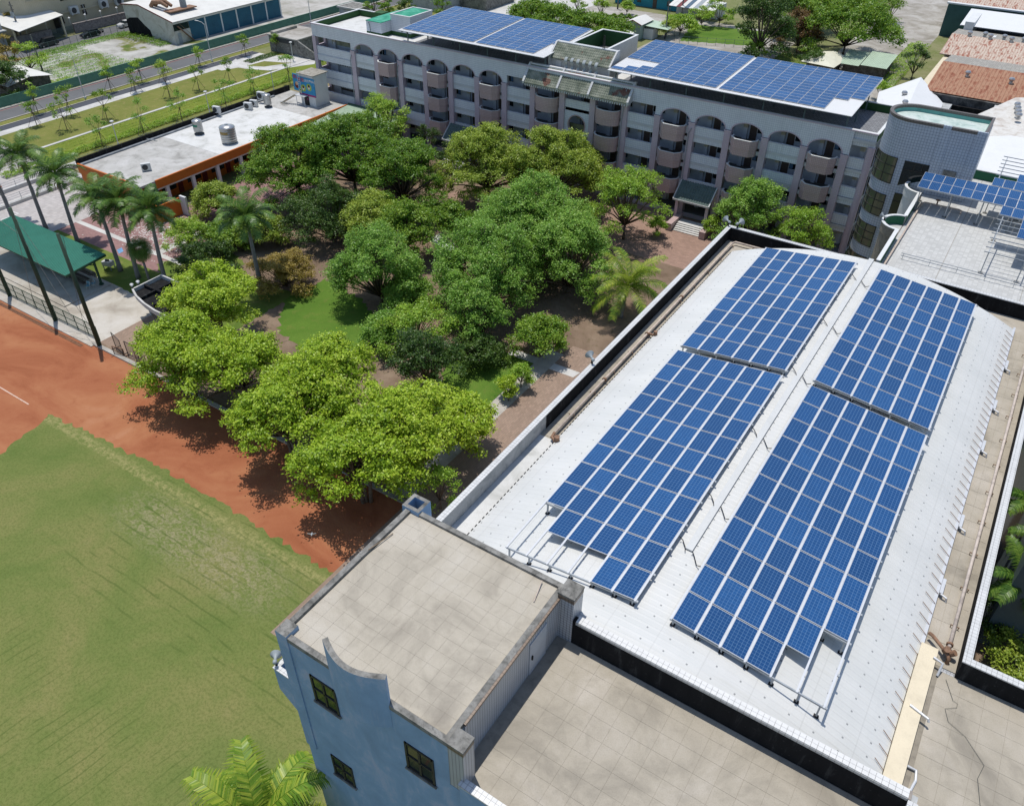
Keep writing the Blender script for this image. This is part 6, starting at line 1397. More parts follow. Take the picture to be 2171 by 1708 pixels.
ws_ = thing('open_shed', 'open shed with a large white sheet roof before the cream flats', 'shed', (-197, 102, 0))
b = MB(); Q = [(-208, 103.2, 4.6), (-207.7, 109.8, 5.4), (-191.2, 108.6, 4.6), (-187.0, 95.5, 4.2), (-196, 96, 4.4)]; b.poly(Q); b.poly([(x, y, z-.12) for x, y, z in Q[::-1]]); b.build('roof', M_OFFW, ws_)
for x, y in ((-191.5, 107.8), (-192, 96.6), (-206, 104)): b = MB(); b.box(x, y, 0, x+.3, y+.3, 4.3); b.build('post', M_CREAM, ws_)
b = MB(); b.box(-206, 108.9, 0, -194, 109.1, 4.2); b.build('back_wall', M_GRILLE, ws_)
lb = thing('grey_house', 'grey rendered house cut by the upper left picture edge', 'building', (-200, 92, 0)); b = MB(); b.box(-215, 84, 0, -193.5, 95.5, 5.2); b.build('wall', M_GREYWALL, lb); b = MB(); b.box(-193.55, 86, .1, -193.4, 94, 3.4); b.build('garage_door', M_GRILLE, lb); b = MB(); b.box(-194.2, 84, 3.6, -192.0, 95.6, 3.8); b.build('canopy', M_GREYWALL, lb)
# lane fence
lf = thing('mesh_fence', 'thin wire fence between the lane and the vacant lot', 'fence', (-183.9, 108, 0))
for i in range(17): b = MB(); b.bar((-183.9, 94+i*1.7, 0), (-183.9, 94+i*1.7, 1.9), .06, .06); b.build('post', M_STEELG, lf)
b = MB(); b.bar((-183.9, 94, 1.85), (-183.9, 121, 1.85), .04, .04); b.bar((-183.9, 94, .9), (-183.9, 121, .9), .025, .025); b.build('rails', M_STEELG, lf)
# cars
def car(label, x, y, rz, col, L=4.5, W=1.75, H=1.5, wagon=False, grp='cars parked in the lane'):
    t = thing('parked_car', label, 'car', (x, y, 0), rz, grp); pm_ = N('car_paint').done(base(col), .25, .1, .6); hl = L/2
    def shell(prof, w0, w1, zb):
        b = MB(); n = len(prof)
        for s_ in (-1, 1): b.v += [(px_, s_*(w0 if pz < zb else w1), pz) for px_, pz in prof]
        b.f.append(tuple(range(n-1, -1, -1))); b.f.append(tuple(range(n, 2*n))); b.m += [0, 0]
        for i in range(n): j = (i+1) % n; b.f.append((i, j, n+j, n+i)); b.m.append(0)
        return b
    rear = hl-.25 if wagon else hl-1.0
    shell([(-hl, .3), (hl, .3), (hl+.02, .75), (hl-.1, .92), (-hl+1.2, .98), (-hl+.15, .8), (-hl, .6)], W/2, W/2-.06, .7).build('body', pm_, t, local=True)
    shell([(-hl+1.15, .96), (hl-.3 if wagon else hl-.7, .93), (rear-.25, H), (-.55, H), ], W/2-.08, W/2-.2, 1.1).build('cabin', M_DARKGLASS, t, local=True)
    b = MB(); b.box(-.6, -W/2+.22, H-.01, rear-.2, W/2-.22, H+.03); b.build('roof', pm_, t, local=True)
    b = MB(); b.tube([(0, -.11, 0), (0, .11, 0)], .32, 14); wm_ = b.mesh(M_BLACK); b = MB(); b.tube([(0, -.12, 0), (0, .12, 0)], .19, 10); rm_ = b.mesh(M_STAINLESS)
    for wx in (-hl+.85, hl-.85):
        for s_ in (-1, 1): w2 = put('wheel', wm_, t, (wx, s_*(W/2-.1), .32)); put('rim', rm_, w2)
    for s_ in (-1, 1):
        b = MB(); b.box(-hl-.02, s_*.62-.18, .6, -hl+.1, s_*.62+.18, .76); b.build('headlight', M_STAINLESS, t, local=True); b = MB(); b.box(hl-.05, s_*.68-.12, .65, hl+.04, s_*.68+.12, .85); b.build('tail_light', M_REDDOOR, t, local=True)
    return t
g = G(99, 99); car('dark grey off-road car parked nearest the tree in the lane', g.x, g.y+.3, -math.pi/2+.03+math.pi, (58, 60, 66), 4.6, 1.8, 1.7, True)
g = G(193, 78); car('dark blue wagon parked mid-lane before the fence', g.x, g.y, math.pi/2, (34, 40, 52), 4.4, 1.72, 1.45, True); g = G(270, 57); car('white saloon car half hidden by the warehouse', g.x, g.y, math.pi/2, (228, 228, 226), 4.5, 1.75, 1.42)
t = thing('motor_scooter', 'silver scooter standing behind the dark blue wagon', 'scooter', (*on(213, 70), 0), math.pi/2, None)
b = MB()
for x in (-.6, .6): b.tube([(x, -.06, .25), (x, .06, .25)], .25, 12)
b.build('wheels', M_BLACK, t, local=True); b = MB(); b.box(-.1, -.18, .35, .75, .18, .7); b.box(-.6, -.2, .25, -.1, .2, .35); b.bar((-.5, 0, .3), (-.35, 0, 1.0), .3, .1); b.build('body', M_STAINLESS, t, local=True); b = MB(); b.box(0, -.15, .7, .7, .15, .8); b.build('seat', M_BLACK, t, local=True); b = MB(); b.bar((-.35, -.32, 1.0), (-.35, .32, 1.0), .05, .05); b.build('handlebar', M_BLACK, t, local=True)
# utility poles
def upole(label, p, h, r=.14, box=False, mat=None):
    t = thing('utility_pole', label, 'utility pole', (*p, 0), 0, 'utility poles'); b = MB(); b.tube([(0, 0, 0), (0, 0, h)], [r*1.2, r*.8], 8); b.build('pole', mat or M_COPING, t, local=True)
    if box:
        b = MB(); b.bar((-.9, 0, h-.8), (.9, 0, h-.8), .1, .1); b.bar((-.7, 0, h-1.6), (.7, 0, h-1.6), .1, .1); b.build('crossarm', M_GRILLE, t, local=True)
        for dx in (-.35, .35): b = MB(); b.cyl(dx, -.25, h-2.9, h-2.1, .22, .22, 10); b.build('transformer', M_HORN, t, local=True)
    else: b = MB(); b.cyl(0, 0, 0, 1.2, r*1.3, r*1.25, 8); b.build('warning_sleeve', M_GRILLE, t, local=True)
upole('concrete pole with transformers at the corner of the white open shed', on(50, 92), 8.5, .2, True); upole('bare pole standing on the vacant lot beside the round tree', on(91, 152), 7.0, .14)
upole('slim pole beside the small gabled sheds behind the school', on(1085.5+1295/4, 335/4), 9.0, .14); upole('pole before the striped-roof house', on(1085.5+1435/4, 150/4), 9, .16); upole('pole at the upper edge left of the teal houses', on(1085.5+895/4, 80/4), 8, .16)
# ---------------------------------------------------------------- concrete works by the park
pw = thing('pump_house', 'low concrete pump house with slanted wing walls beside the school', 'building', (-141, 131, 0)); b = MB(); b.box(-145.5, 126.8, 0, -137.0, 135.5, 3.2); b.build('wall', M_COPING, pw); b = MB(); b.box(-145.7, 126.6, 3.2, -136.8, 135.7, 3.4); b.box(-145.2, 127.2, 3.4, -144.0, 134, 3.9); b.build('roof', M_DIRT, pw)
for y in (126.6, 133.8): b = MB(); b.v = [(-136.9, y, 0), (-131.6, y, 0), (-131.6, y, 1.2), (-136.9, y, 3.3), (-136.9, y+.4, 0), (-131.6, y+.4, 0), (-131.6, y+.4, 1.2), (-136.9, y+.4, 3.3)]; b.f = [(0, 1, 2, 3), (7, 6, 5, 4), (3, 2, 6, 7), (1, 5, 6, 2), (0, 3, 7, 4)]; b.m = [0]*5; b.build('wing_wall', M_COPING, pw)
b = MB(); b.box(-144, 126.55, 2.2, -138, 126.75, 2.9); b.build('vent_strip', M_GRILLE, pw)
kb = thing('concrete_kiosk', 'small grey flat-roofed kiosk beside the road', 'building', (-150, 159, 0)); b = MB(); b.box(-152.5, 156.5, 0, -147.0, 161.5, 2.6); b.build('wall', M_GREYWALL, kb); b = MB(); b.box(-152.9, 156.1, 2.6, -146.6, 161.9, 2.95); b.box(-152.5, 156.5, 2.95, -147, 161.5, 2.96, 1); b.build('roof', [M_WALK, M_COPING], kb)
gb = thing('grey_block', 'tall grey rendered block at the top edge behind the school', 'building', (-139, 182, 0)); b = MB(); b.box(-146, 176, 0, -136, 190, 7); b.build('wall', M_GREYWALL, gb); b = MB(); b.box(-146.2, 175.8, 7, -135.8, 190.2, 7.3); b.build('roof', M_COPING, gb)
for y in (178, 183): b = MB(); b.box(-136.0, y, 2.5, -135.9, y+1.2, 4.0); b.build('window', M_DARKGLASS, gb)
rw = thing('retaining_wall', 'weathered concrete retaining wall at the top edge', 'wall', (-131, 190, 0)); b = MB(); b.box(-136, 184, 0, -127.5, 197, 2.6); b.build('wall', M_COPING, rw); b = MB(); b.box(-136.2, 183.8, 2.6, -127.3, 197.2, 2.75); b.build('cap', M_WALK, rw)
rect('far_pavement', -128, 172, -108, 240, 0.012, M_WALK); rect('rear_lane', -80, 124, -52, 200, 0.011, M_DIRT); rect('rear_yard', -108, 196, -60, 207, 0.013, M_DIRT); rect('factory_lane', -42, 124, -26, 300, 0.010, M_DIRT); rect('scrub_ground', -60, 124, -42, 190, 0.009, M_LAWN)
# ---------------------------------------------------------------- houses behind the school
th = thing('teal_cottage', 'long low teal-painted cottage at the top edge behind the school', 'building', (-95, 214, 0)); b = MB(); b.box(-105, 212, 0, -87, 219, 3.0); b.build('wall', plain('teal_house_paint', (58, 158, 176), .7, .1, .6), th); b = MB(); b.quad((-105.5, 211, 3.0), (-86.5, 211, 3.0), (-86.5, 216, 4.2), (-105.5, 216, 4.2)); b.quad((-105.5, 216, 4.2), (-86.5, 216, 4.2), (-86.5, 220, 3.0), (-105.5, 220, 3.0)); b.build('roof', M_HORN, th)
for i, x in enumerate((-103, -98.5, -94, -90)): b = MB(); b.box(x, 211.93, .9 if i % 2 else .05, x+1.1, 212, 2.1); b.build('window' if i % 2 else 'door', M_DARKGLASS if i % 2 else M_DOOR, th)
hh_ = thing('striped_roof_house', 'low house with coloured striped awning roof and wooden doors', 'building', (-81, 212, 0)); b = MB(); b.box(-86.4, 210, 0, -75.5, 216, 2.8); b.build('wall', M_WHITE, hh_)
for i in range(11): b = MB(); b.quad((-87+i*1.1, 205.8, 2.6), (-85.95+i*1.1, 205.8, 2.6), (-85.95+i*1.1, 212, 3.7), (-87+i*1.1, 212, 3.7)); b.quad((-85.95+i*1.1, 205.8, 2.55), (-87+i*1.1, 205.8, 2.55), (-87+i*1.1, 212, 3.65), (-85.95+i*1.1, 212, 3.65)); b.build('awning_sheet', [M_OFFW, M_OFFW, M_MAROON, M_OFFW, M_BLUEG, M_OFFW, M_HORN, M_OFFW, M_HORN, M_OFFW, M_OFFW][i], hh_)
b = MB(); b.box(-79.5, 209.9, 0, -77.5, 210, 2.2); b.build('door', plain('orange_wood_door', (176, 124, 60), .6, .1, 2), hh_)
for x in (-86.5, -80.5, -75.8): b = MB(); b.box(x, 206, 0, x+.12, 206.12, 2.6); b.build('post', M_STEELG, hh_)
gs = thing('gabled_shed', 'pale green shed with red-edged gable roof behind the school', 'shed', (-84.5, 184, 0)); b = MB(); b.box(-86.4, 181.2, 0, -82.8, 187, 3.4); b.poly([(-86.4, 181.2, 3.4), (-82.8, 181.2, 3.4), (-84.6, 181.2, 4.1)]); b.build('wall', plain('pale_green_wall', (176, 196, 184), .6, .06, .6), gs); b = MB()
for (xa, za), (xb, zb) in (((-86.9, 3.3), (-84.6, 4.15)), ((-84.6, 4.15), (-82.3, 3.3))): b.quad((xa, 180.6, za), (xb, 180.6, zb), (xb, 187.4, zb), (xa, 187.4, za)); b.bar((xa, 180.55, za), (xb, 180.55, zb), .12, .16, 1)
b.build('roof', [M_OFFW, M_MAROON], gs)
ls = thing('lean_shed', 'white lean-to carport beside the pale green shed', 'shed', (-80, 186, 0)); b = MB(); b.box(-82.7, 183, 0, -80.4, 186, 2.2); b.build('wall', M_WHITE, ls); b = MB(); b.quad((-82.7, 182.6, 2.9), (-77, 183.5, 2.5), (-77, 188.5, 2.5), (-82.7, 188.5, 2.9)); b.quad((-82.7, 188.5, 2.85), (-77, 188.5, 2.45), (-77, 183.5, 2.45), (-82.7, 182.6, 2.85)); b.build('roof', M_PGREEN, ls)
for x, y in ((-77.2, 183.7), (-77.2, 188.2)): b = MB(); b.box(x, y, 0, x+.1, y+.1, 2.5); b.build('post', M_STEELG, ls)
for i, (x, y, z, s_) in enumerate(((-87.0, 178.5, 2.6, 2.2), (-85.2, 176.8, 2.2, 2.6))): b = MB(); b.poly([(x-s_, y-s_*.6, z), (x+s_, y-s_*.8, z-.3), (x+s_*.9, y+s_*.6, z), (x-s_*.6, y+s_*.9, z+.3)]); b.box(x-s_*.7, y-s_*.4, 0, x+s_*.7, y+s_*.4, z-.35); tag(b.build('hut', M_OFFW, None, loc=(x, y, 0)), ('upper cream hut roof below the gabled shed', 'lower cream hut roof near the green roof court')[i], 'hut', 'cream huts behind the school')
mf = thing('mesh_fence', 'sagging wire fence along the grass plot behind the school', 'fence', (-70, 186, 0))
for i in range(10): b = MB(); b.bar((-74+i*1.9, 184+i*.7, 0), (-74+i*1.9, 184+i*.7, 1.6), .06, .06); b.build('post', M_STEELG, mf)
b = MB(); b.bar((-74, 184, 1.5), (-56.9, 190.3, 1.5), .04, .04); b.bar((-74, 184, .8), (-56.9, 190.3, .8), .03, .03); b.build('rails', M_STEELG, mf)
sheet('grass_plot', [(-75, 186), (-58, 192), (-60, 206), (-78, 202)], 0.014, M_BRIGHT, .4, 9)
# cream and green sheds below the big trees
cs = thing('cream_hip_shed', 'cream hip-roofed shed beside the big round tree', 'shed', (-40, 181, 0)); b = MB(); b.box(-43.2, 177.5, 0, -37.8, 184, 2.4); b.build('wall', M_BRICKD, cs); b = MB(); b.v = [(-44.2, 176.4, 2.5), (-37.2, 175.6, 2.5), (-36.6, 184.6, 2.5), (-42.8, 186.4, 2.5), (-40.8, 179.0, 3.5), (-39.6, 184.0, 3.5)]; b.f = [(0, 1, 4), (1, 2, 5, 4), (2, 3, 5), (3, 0, 4, 5), (3, 2, 1, 0)]; b.m = [0]*5; b.build('roof', plain('cream_roof', (236, 232, 208), .6, .05, .5), cs)
gs2 = thing('pale_green_shed', 'pale green sheet-roofed sheds in front of the big round tree', 'shed', (-32, 184, 0)); b = MB(); b.box(-36.8, 181.5, 0, -28.6, 188, 2.3); b.build('wall', M_BRICKD, gs2)
for x0, x1, z in ((-37.6, -33.2, 2.5), (-33.1, -27.8, 2.8)):
    b = MB(); n = int((x1-x0)/.3)
    for i in range(n): xx = x0+i*.3; b.quad((xx, 179.6, z), (xx+.24, 179.6, z), (xx+.24, 188.6, z+.7), (xx, 188.6, z+.7)); b.quad((xx+.24, 179.6, z), (xx+.3, 179.6, z+.05), (xx+.3, 188.6, z+.75), (xx+.24, 188.6, z+.7))
    b.build('roof', M_PGREEN, gs2)
# ---------------------------------------------------------------- factory sheds on the right
M_GRIB = m_rustsheet('grey_ribbed_asbestos', (186, 182, 172), (160, 156, 148), .35); M_RUSTY = m_rustsheet('rusted_red_roof', (156, 98, 76), (186, 146, 118), .6); M_RUSTP = m_rustsheet('flaking_red_roof', (170, 112, 92), (222, 208, 190), .5)
fa = thing('factory_hall', 'long factory hall with stepped grey and rusty roof slopes', 'building', (-5, 190, 0)); b = MB(); b.box(-19.5, 163, 0, 40, 222, 4.4); b.build('wall', m_conc('black_stained_wall', (96, 94, 92), (50, 50, 50), .6, (130, 128, 124), .8), fa)
SL = [(163.5, 4.6, 177.5, 6.4, 'rust', 0), (177.5, 6.3, 188.5, 5.1, 'grib', 0), (188.5, 5.0, 199.5, 6.6, 'rustp', 0), (199.5, 6.5, 209, 5.6, 'grib', 0), (209, 6.4, 221.5, 7.4, 'white', 0)]
for y0, z0, y1, z1, k_, _ in SL:
    b = MB(); b.quad((-18.2 if y0 < 180 else -20.5, y0, z0), (40, y0, z0), (40, y1, z1), (-18.2 if y0 < 180 else -20.5, y1, z1)); b.quad((40, y0, z0-.15), (-18.2 if y0 < 180 else -20.5, y0, z0-.15), (-18.2 if y0 < 180 else -20.5, y1, z1-.15), (40, y1, z1-.15)); b.build('roof_slope', {'rust': M_RUSTY, 'grib': M_GRIB, 'rustp': M_RUSTP, 'white': M_CANOPY}[k_], fa)
b = MB(); b.box(-19.6, 208.8, 4.4, -17.8, 221.6, 7.2); b.build('white_gable', M_WHITE, fa)
b = MB(); b.box(-19.6, 163.2, 4.0, -17.6, 199.5, 4.5); b.build('eave_board', M_CREAM, fa)
for i, (x, y, z) in enumerate([(-14.5+i*3.6, 201.0, 6.35) for i in range(5)]+[(-17.2+i*3.9, 199.2, 6.5) for i in range(6)]+[(-13+i*7.2, 172, 5.7) for i in range(3)]):
    b = MB(); b.lathe([(.35, 0), (.3, .4), (.48, .6), (.5, .8), (.35, 1.0), (.04, 1.08)], x, y, 12); b.v = [(p[0], p[1], p[2]+z) for p in b.v]; b.build('roof_ventilator', M_STAINLESS, fa)
for x in (-14, -7, 0): b = MB(); b.quad((x, 202.5, 6.25), (x+1.4, 202.5, 6.25), (x+1.4, 205.5, 5.98), (x, 205.5, 5.98)); b.build('skylight', M_WHITE, fa)
f2 = thing('green_factory', 'teal-walled factory with black-stained side at the upper right corner', 'building', (0, 240, 0)); b = MB(); b.box(-26, 226, 0, 40, 260, 7.0); b.build('wall', plain('teal_factory_wall', (70, 106, 102), .7, .12, .4), f2); b = MB(); b.box(-26.3, 225.7, 7.0, 40, 227, 7.3, 0); b.quad((-26, 227, 7.1), (40, 227, 7.1), (40, 245, 9.5), (-26, 245, 9.5), 1); b.build('roof', [M_WHITE, M_RUSTP], f2)
wg = thing('white_gable_hall', 'white gable-roofed hall behind the rounded stair tower', 'building', (-18, 155, 0)); b = MB(); b.box(-23, 140, 0, -13.0, 162, 3.4); b.build('wall', M_GREYWALL, wg)
b = MB()
for q_ in (((-25.4, 161.4, 3.5), (-21.5, 139, 3.5), (-17.6, 139, 5.4), (-20.0, 168.0, 5.4)), ((-20.0, 168.0, 5.4), (-17.6, 139, 5.4), (-12.6, 139, 3.5), (-14.4, 161.0, 3.6))): b.quad(*q_); b.quad(*[(x, y, z-.12) for x, y, z in q_[::-1]])
b.build('roof', M_CANOPY, wg)
for x, y, z in ((-20.5, 157, 4.6), (-19.2, 151, 4.9), (-20.6, 145, 4.2)): b = MB(); b.lathe([(.35, 0), (.3, .4), (.48, .6), (.5, .8), (.35, 1.0), (.04, 1.08)], x, y, 12); b.v = [(p[0], p[1], p[2]+z) for p in b.v]; b.build('roof_ventilator', M_STAINLESS, wg)
wr = thing('white_sloped_hall', 'hall with pale speckled roof and ventilators right of the stair tower', 'building', (0, 152, 0)); b = MB(); b.box(-6.5, 141, 0, 40, 162, 4.5); b.build('wall', M_GREYWALL, wr); b = MB(); b.quad((-9.8, 149, 4.7), (-4.4, 141.5, 4.7), (36, 141.5, 7.2), (36, 164, 7.2)); b.quad((-9.8, 149, 4.7), (36, 164, 7.2), (0, 165, 6.2), (-4, 163, 5.9)); b.build('roof', m_conc('pale_spotted_roof', (226, 222, 214), (196, 184, 172), .4, (236, 234, 228), .8), wr)
for i in range(4): b = MB(); b.lathe([(.35, 0), (.3, .4), (.48, .6), (.5, .8), (.35, 1.0), (.04, 1.08)], -3.2+i*.3, 158-i*1.9, 12); b.v = [(p[0], p[1], p[2]+5.6) for p in b.v]; b.build('roof_ventilator', M_STAINLESS, wr)
ww = thing('white_flat_hall', 'plain bright white sloping roof at the right edge above the solar racks', 'building', (5, 132, 0)); b = MB(); b.box(-5, 122, 0, 40, 140.5, 4.6); b.build('wall', M_SOOT, ww); b = MB(); b.quad((-5.8, 127, 5.0), (-2, 121, 5.0), (40, 121, 6.4), (40, 141, 6.4)); b.quad((-5.8, 127, 5.0), (40, 141, 6.4), (-2, 141, 6.4), (-5.8, 139.5, 5.9)); b.build('roof', M_CANOPY, ww)
bw = thing('dark_compound_wall', 'tall dark stained wall between white hall and factory', 'wall', (-4, 163, 0)); b = MB(); b.box(-13.5, 162.2, 0, 40, 162.6, 3.2); b.build('wall', M_SOOT, bw)
eg = thing('grey_green_wall', 'smooth grey-green wall of the hall beyond the east garden', 'building', (14, 47, 0)); b = MB(); b.box(9.5, 47.5, 0, 40, 80, 9.0); b.build('wall', plain('grey_green_metal', (104, 118, 120), .5, .06, .3), eg); b = MB(); b.box(9.4, 47.3, 9.0, 40, 80.2, 9.2); b.build('roof', M_HORN, eg)
# big trees behind the school
BGT = [(1620, 50, 7, 14, 7.5, 'dark', 'big dark round tree behind the school, left of the reddish tree'), (1700, 60, 5, 9, 5.0, 'red', 'reddish-brown leaved tree above the right solar canopy'), (1805, 45, 7, 13, 11.0, 'rain', 'huge spreading green tree before the factory lane'), (1690, 20, 6, 11, 6, 'rain', 'green tree between the dark round tree and the huge one'), (1730, 8, 6, 11, 6, 'dark', 'dark tree at the top edge left of the huge one'), (1130, 25, 4, 7, 6, 'rain', 'rounded tree at the top behind the left solar canopy'), (1180, 38, 4, 7, 6.5, 'rain', 'second rounded tree behind the left solar canopy'), (1240, 48, 4, 7, 6.2, 'rain', 'third rounded tree behind the left solar canopy'), (1300, 62, 3.5, 6, 4.6, 'rain', 'fourth rounded tree next to the green roof court'), (1445, 45, 3, 5, 4.2, 'bright', 'bushy light green shrub behind the grass plot'), (1490, 30, 3, 5, 3.6, 'bright', 'light shrub in front of the striped-roof house'), (1530, 18, 4, 7, 4.0, 'bright', 'light tree right of the striped-roof house'), (1415, 55, 2.5, 4.2, 3.0, 'olive', 'olive shrub left of the wire fence'), (1605, 105, 2, 4, 3.0, 'bright', 'banana-like clump above the right solar canopy'), (1945, 125, 4, 7, 2.6, 'dark', 'dark tree against the factory wall'), (1725, 133, 2, 4.5, 3.2, 'dark', 'dark shrub before the cream hip-roofed shed'), (1870, 190, 2, 4, 2.0, 'bright', 'light shrub left of the white gable hall'), (2105, 318, 3, 5, 2.4, 'bright', 'shrub below the bright white roof at the right edge'), (2155, 325, 3, 5, 2.6, 'olive', 'olive shrub at the right picture edge beside the white roof'), (2010, 212, 2, 3.4, 1.4, 'bright', 'small shrub beside the dark compound wall'), (55, 118, 3.5, 6.5, 3.8, 'bright', 'round light green tree at the end of the vacant lot'), (5, 165, 3.5, 7, 4.2, 'dark', 'dark tree cut by the left edge behind the hoarding'), (15, 115, 4, 7.5, 3.0, 'ochre', 'tree with yellow blossom at the left edge'), (25, 45, 3.5, 6, 1.8, 'ochre', 'small yellowish tree before the grey house'), (790, 5, 4, 7, 2.2, 'rain', 'upright tree beside the concrete kiosk'), (820, 15, 3.5, 6, 2.0, 'rain', 'second upright tree beside the concrete kiosk'), (860, 12, 3.5, 6, 2.4, 'dark', 'dark tree before the grey block'), (935, 12, 3.5, 6.5, 2.2, 'rain', 'thin tree against the grey block wall'), (1275, 12, 3, 5.4, 2.2, 'bright', 'young tree on the lawn at the top edge'), (1225, 2, 3, 5.4, 2.2, 'bright', 'young tree left of the teal cottage'), (1330, 14, 2, 4, 2.0, 'bright', 'small tree before the teal cottage'), (2050, 8, 3, 5, 2.2, 'dark', 'dark shrub by the factory gable'), (1895, 10, 4, 7, 3, 'rain', 'green tree at the top of the factory lane')]
for i, (px_, py_, zc, h, r, kind, lab) in enumerate(BGT):
    g = G(px_, py_, zc); tree(lab, (g.x, g.y), h, r, kind, 500+i, cat='tree' if h > 4.6 else 'shrub', name='background_tree' if h > 4.6 else 'background_shrub', dens=1.0 if r > 4 else 1.8, leaf=.42 if r > 4 else .3, per=22, spread=.42 if r > 4 else .28, nl=26 if r > 4 else 12, flat=.85, trunk_h=.15)
bed('hedge', 'clipped bamboo-like hedge before the teal cottages', 'hedge', -99, -86, 195.5, 197, 1.6, 5000, .3, 'rain', 2); bed('weeds', 'weeds along the factory lane', 'weeds', -30, -25.5, 175, 215, 1.0, 5000, .3, 'bright', 3)

# ---------------------------------------------------------------- sports corner: shed, nets, fence, screens
M_SHEDG = plain('green_shed_sheet', (72, 146, 126), .55, .08, .5); M_SHEDP = plain('dark_green_steel', (44, 84, 62), .5, .06, 2)
sd = thing('green_shed', 'open shed with teal-green ribbed roof beside the clay track', 'shed', (-93, 42, 0))
b = MB(); sx0, sx1, sy0, sy1 = -104.5, -85.7, 39.5, 44.8; n = int((sx1-sx0)/.28)
for i in range(n): x = sx0+i*.28; b.quad((x, sy0, 3.55), (x+.2, sy0, 3.55), (x+.2, sy1, 3.95), (x, sy1, 3.95)); b.quad((x+.2, sy0, 3.55), (x+.24, sy0, 3.62), (x+.24, sy1, 4.02), (x+.2, sy1, 3.95)); b.quad((x+.24, sy0, 3.62), (x+.28, sy0, 3.55), (x+.28, sy1, 3.95), (x+.24, sy1, 4.02))
b.build('roof_sheeting', M_SHEDG, sd)
b = MB(); b.bar((sx1-.05, sy0, 3.42), (sx1-.05, sy1, 3.82), .12, .25); b.bar((sx0, sy0+.1, 3.42), (sx1, sy0+.1, 3.42), .1, .2); b.bar((sx0, sy1-.1, 3.82), (sx1, sy1-.1, 3.82), .1, .2); b.build('edge_beams', M_SHEDP, sd)
for x in (-86.8, -92.5, -98.2, -103.9):
    b = MB(); b.tube([(x, 43.7, 0), (x, 43.7, 3.75)], .15, 10); b.cyl(x, 43.7, 0, .25, .3, .28, 10); b.build('post', M_SHEDP, sd); b = MB(); b.bar((x, 44.4, 3.72), (x, 39.7, 3.38), .12, .18); b.bar((x, 43.7, 2.7), (x, 42.0, 3.45), .1, .1); b.build('bracket', M_SHEDP, sd)
b = MB(); b.box(-104, 38.2, 0, -85.9, 44.3, .12); b.build('floor', M_PLAZA, sd)
for k_ in range(3): b = MB(); b.box(-103, 42.3+k_*.55, .12+.28*(k_+1)-.06, -88.2, 42.7+k_*.55, .12+.28*(k_+1)); b.build('bench', M_DOOR, sd)
b = MB(); b.box(-103, 44.0, .4, -88, 44.08, 1.2); b.build('back_panel', M_COPING, sd)
def chair(label, p, rz):
    t = thing('folding_chair', label, 'chair', (*p, .12), rz, 'pale blue chairs under the green shed'); cm_ = plain('pale_blue_plastic', (132, 186, 206), .5, .05, 2)
    b = MB(); b.box(-.22, -.22, .43, .22, .22, .47); b.build('seat', cm_, t, local=True); b = MB(); b.box(-.22, .2, .55, .22, .24, .9); b.build('backrest', cm_, t, local=True)
    for x in (-.2, .2):
        for y0, y1 in ((-.2, .2), (.2, -.2)): b = MB(); b.bar((x, y0, 0), (x, y1, .45 if y1 < 0 else .9), .03, .03); b.build('leg', M_AC, t, local=True)
chair('left pale blue chair under the green shed', on(189, 612, .12), .4); chair('right pale blue chair under the green shed', on(200, 607, .12), -.3)
t = thing('white_box', 'dirty white equipment box on legs on the palm lawn', 'box', (*on(233, 570), 0), .3); b = MB(); b.box(-.6, -.4, .55, .6, .4, 1.1); b.build('case', M_WALK, t, local=True); b = MB(); b.box(-.25, -.1, 1.1, .25, .1, 1.3); b.build('motor', M_GRILLE, t, local=True)
for x in (-.5, .5):
    for y in (-.35, .35): b = MB(); b.box(x-.04, y-.04, 0, x+.04, y+.04, .55); b.build('leg', M_HORN, t, local=True)
M_POLE = plain('dark_green_pole', (62, 82, 66), .7, .12, 2)
def m_net(name, c, a):
    n = N(name); n.done(base(c), .8); tr = n.add('ShaderNodeBsdfTransparent'); mx = n.add('ShaderNodeMixShader'); mx.inputs[0].default_value = a; n.link(tr.outputs[0], mx.inputs[1]); n.link(n.bs.outputs[0], mx.inputs[2]); n.link(mx.outputs[0], n.out.inputs[0]); return n.mat
M_NET = m_net('green_net', (54, 110, 90), .13); M_LINK = m_net('chain_link_mesh', (60, 110, 92), .38)
pl = [(-93.5, 36.2), (-84.2, 36.0), (-75.6, 35.6)]
for i, (p, h) in enumerate(zip(pl, (13.5, 13.5, 13.2))):
    tag(MB().tube([(p[0], p[1], 0), (p[0], p[1], h)], [.24, .17], 10).build('net_pole', M_POLE, None, True, loc=(p[0], p[1], 0)), ('net pole at the left picture edge before the green shed', 'tall net pole crossing in front of the green shed', 'tall net pole at the right end of the chain-link fence')[i], 'pole', 'dark green net poles')
nt = thing('safety_net', 'sheer green safety net hung between the tall poles', 'net', (-85, 36.05, 0))
b = MB()
for x0, x1, h0, h1 in ((-102, -93.5, 12.5, 12.5), (-93.5, -84.2, 12.6, 10.4), (-84.2, -79.5, 10.4, .6)):
    b.quad((x0, 36.05, .1), (x1, 36.05, .1), (x1, 36.05, h1), (x0, 36.05, h0))
b.build('net_sheet', M_NET, nt); b = MB()
for a, e in (((-102, 12.5), (-93.5, 12.6)), ((-93.5, 12.8), (-84.2, 10.4)), ((-84.2, 13), (-76, .4)), ((-84.2, 10.4), (-79.5, .6)), ((-84.2, 12.9), (-88, .2)), ((-75.6, 12.8), (-78.5, .2))): b.bar((a[0], 36.0, a[1]), (e[0], 36.0, e[1]), .03, .03)
b.build('guy_lines', M_COPING, nt)
cf = thing('chain_link_fence', 'low green chain-link fence along the drain at the clay edge', 'fence', (-86, 36.3, 0))
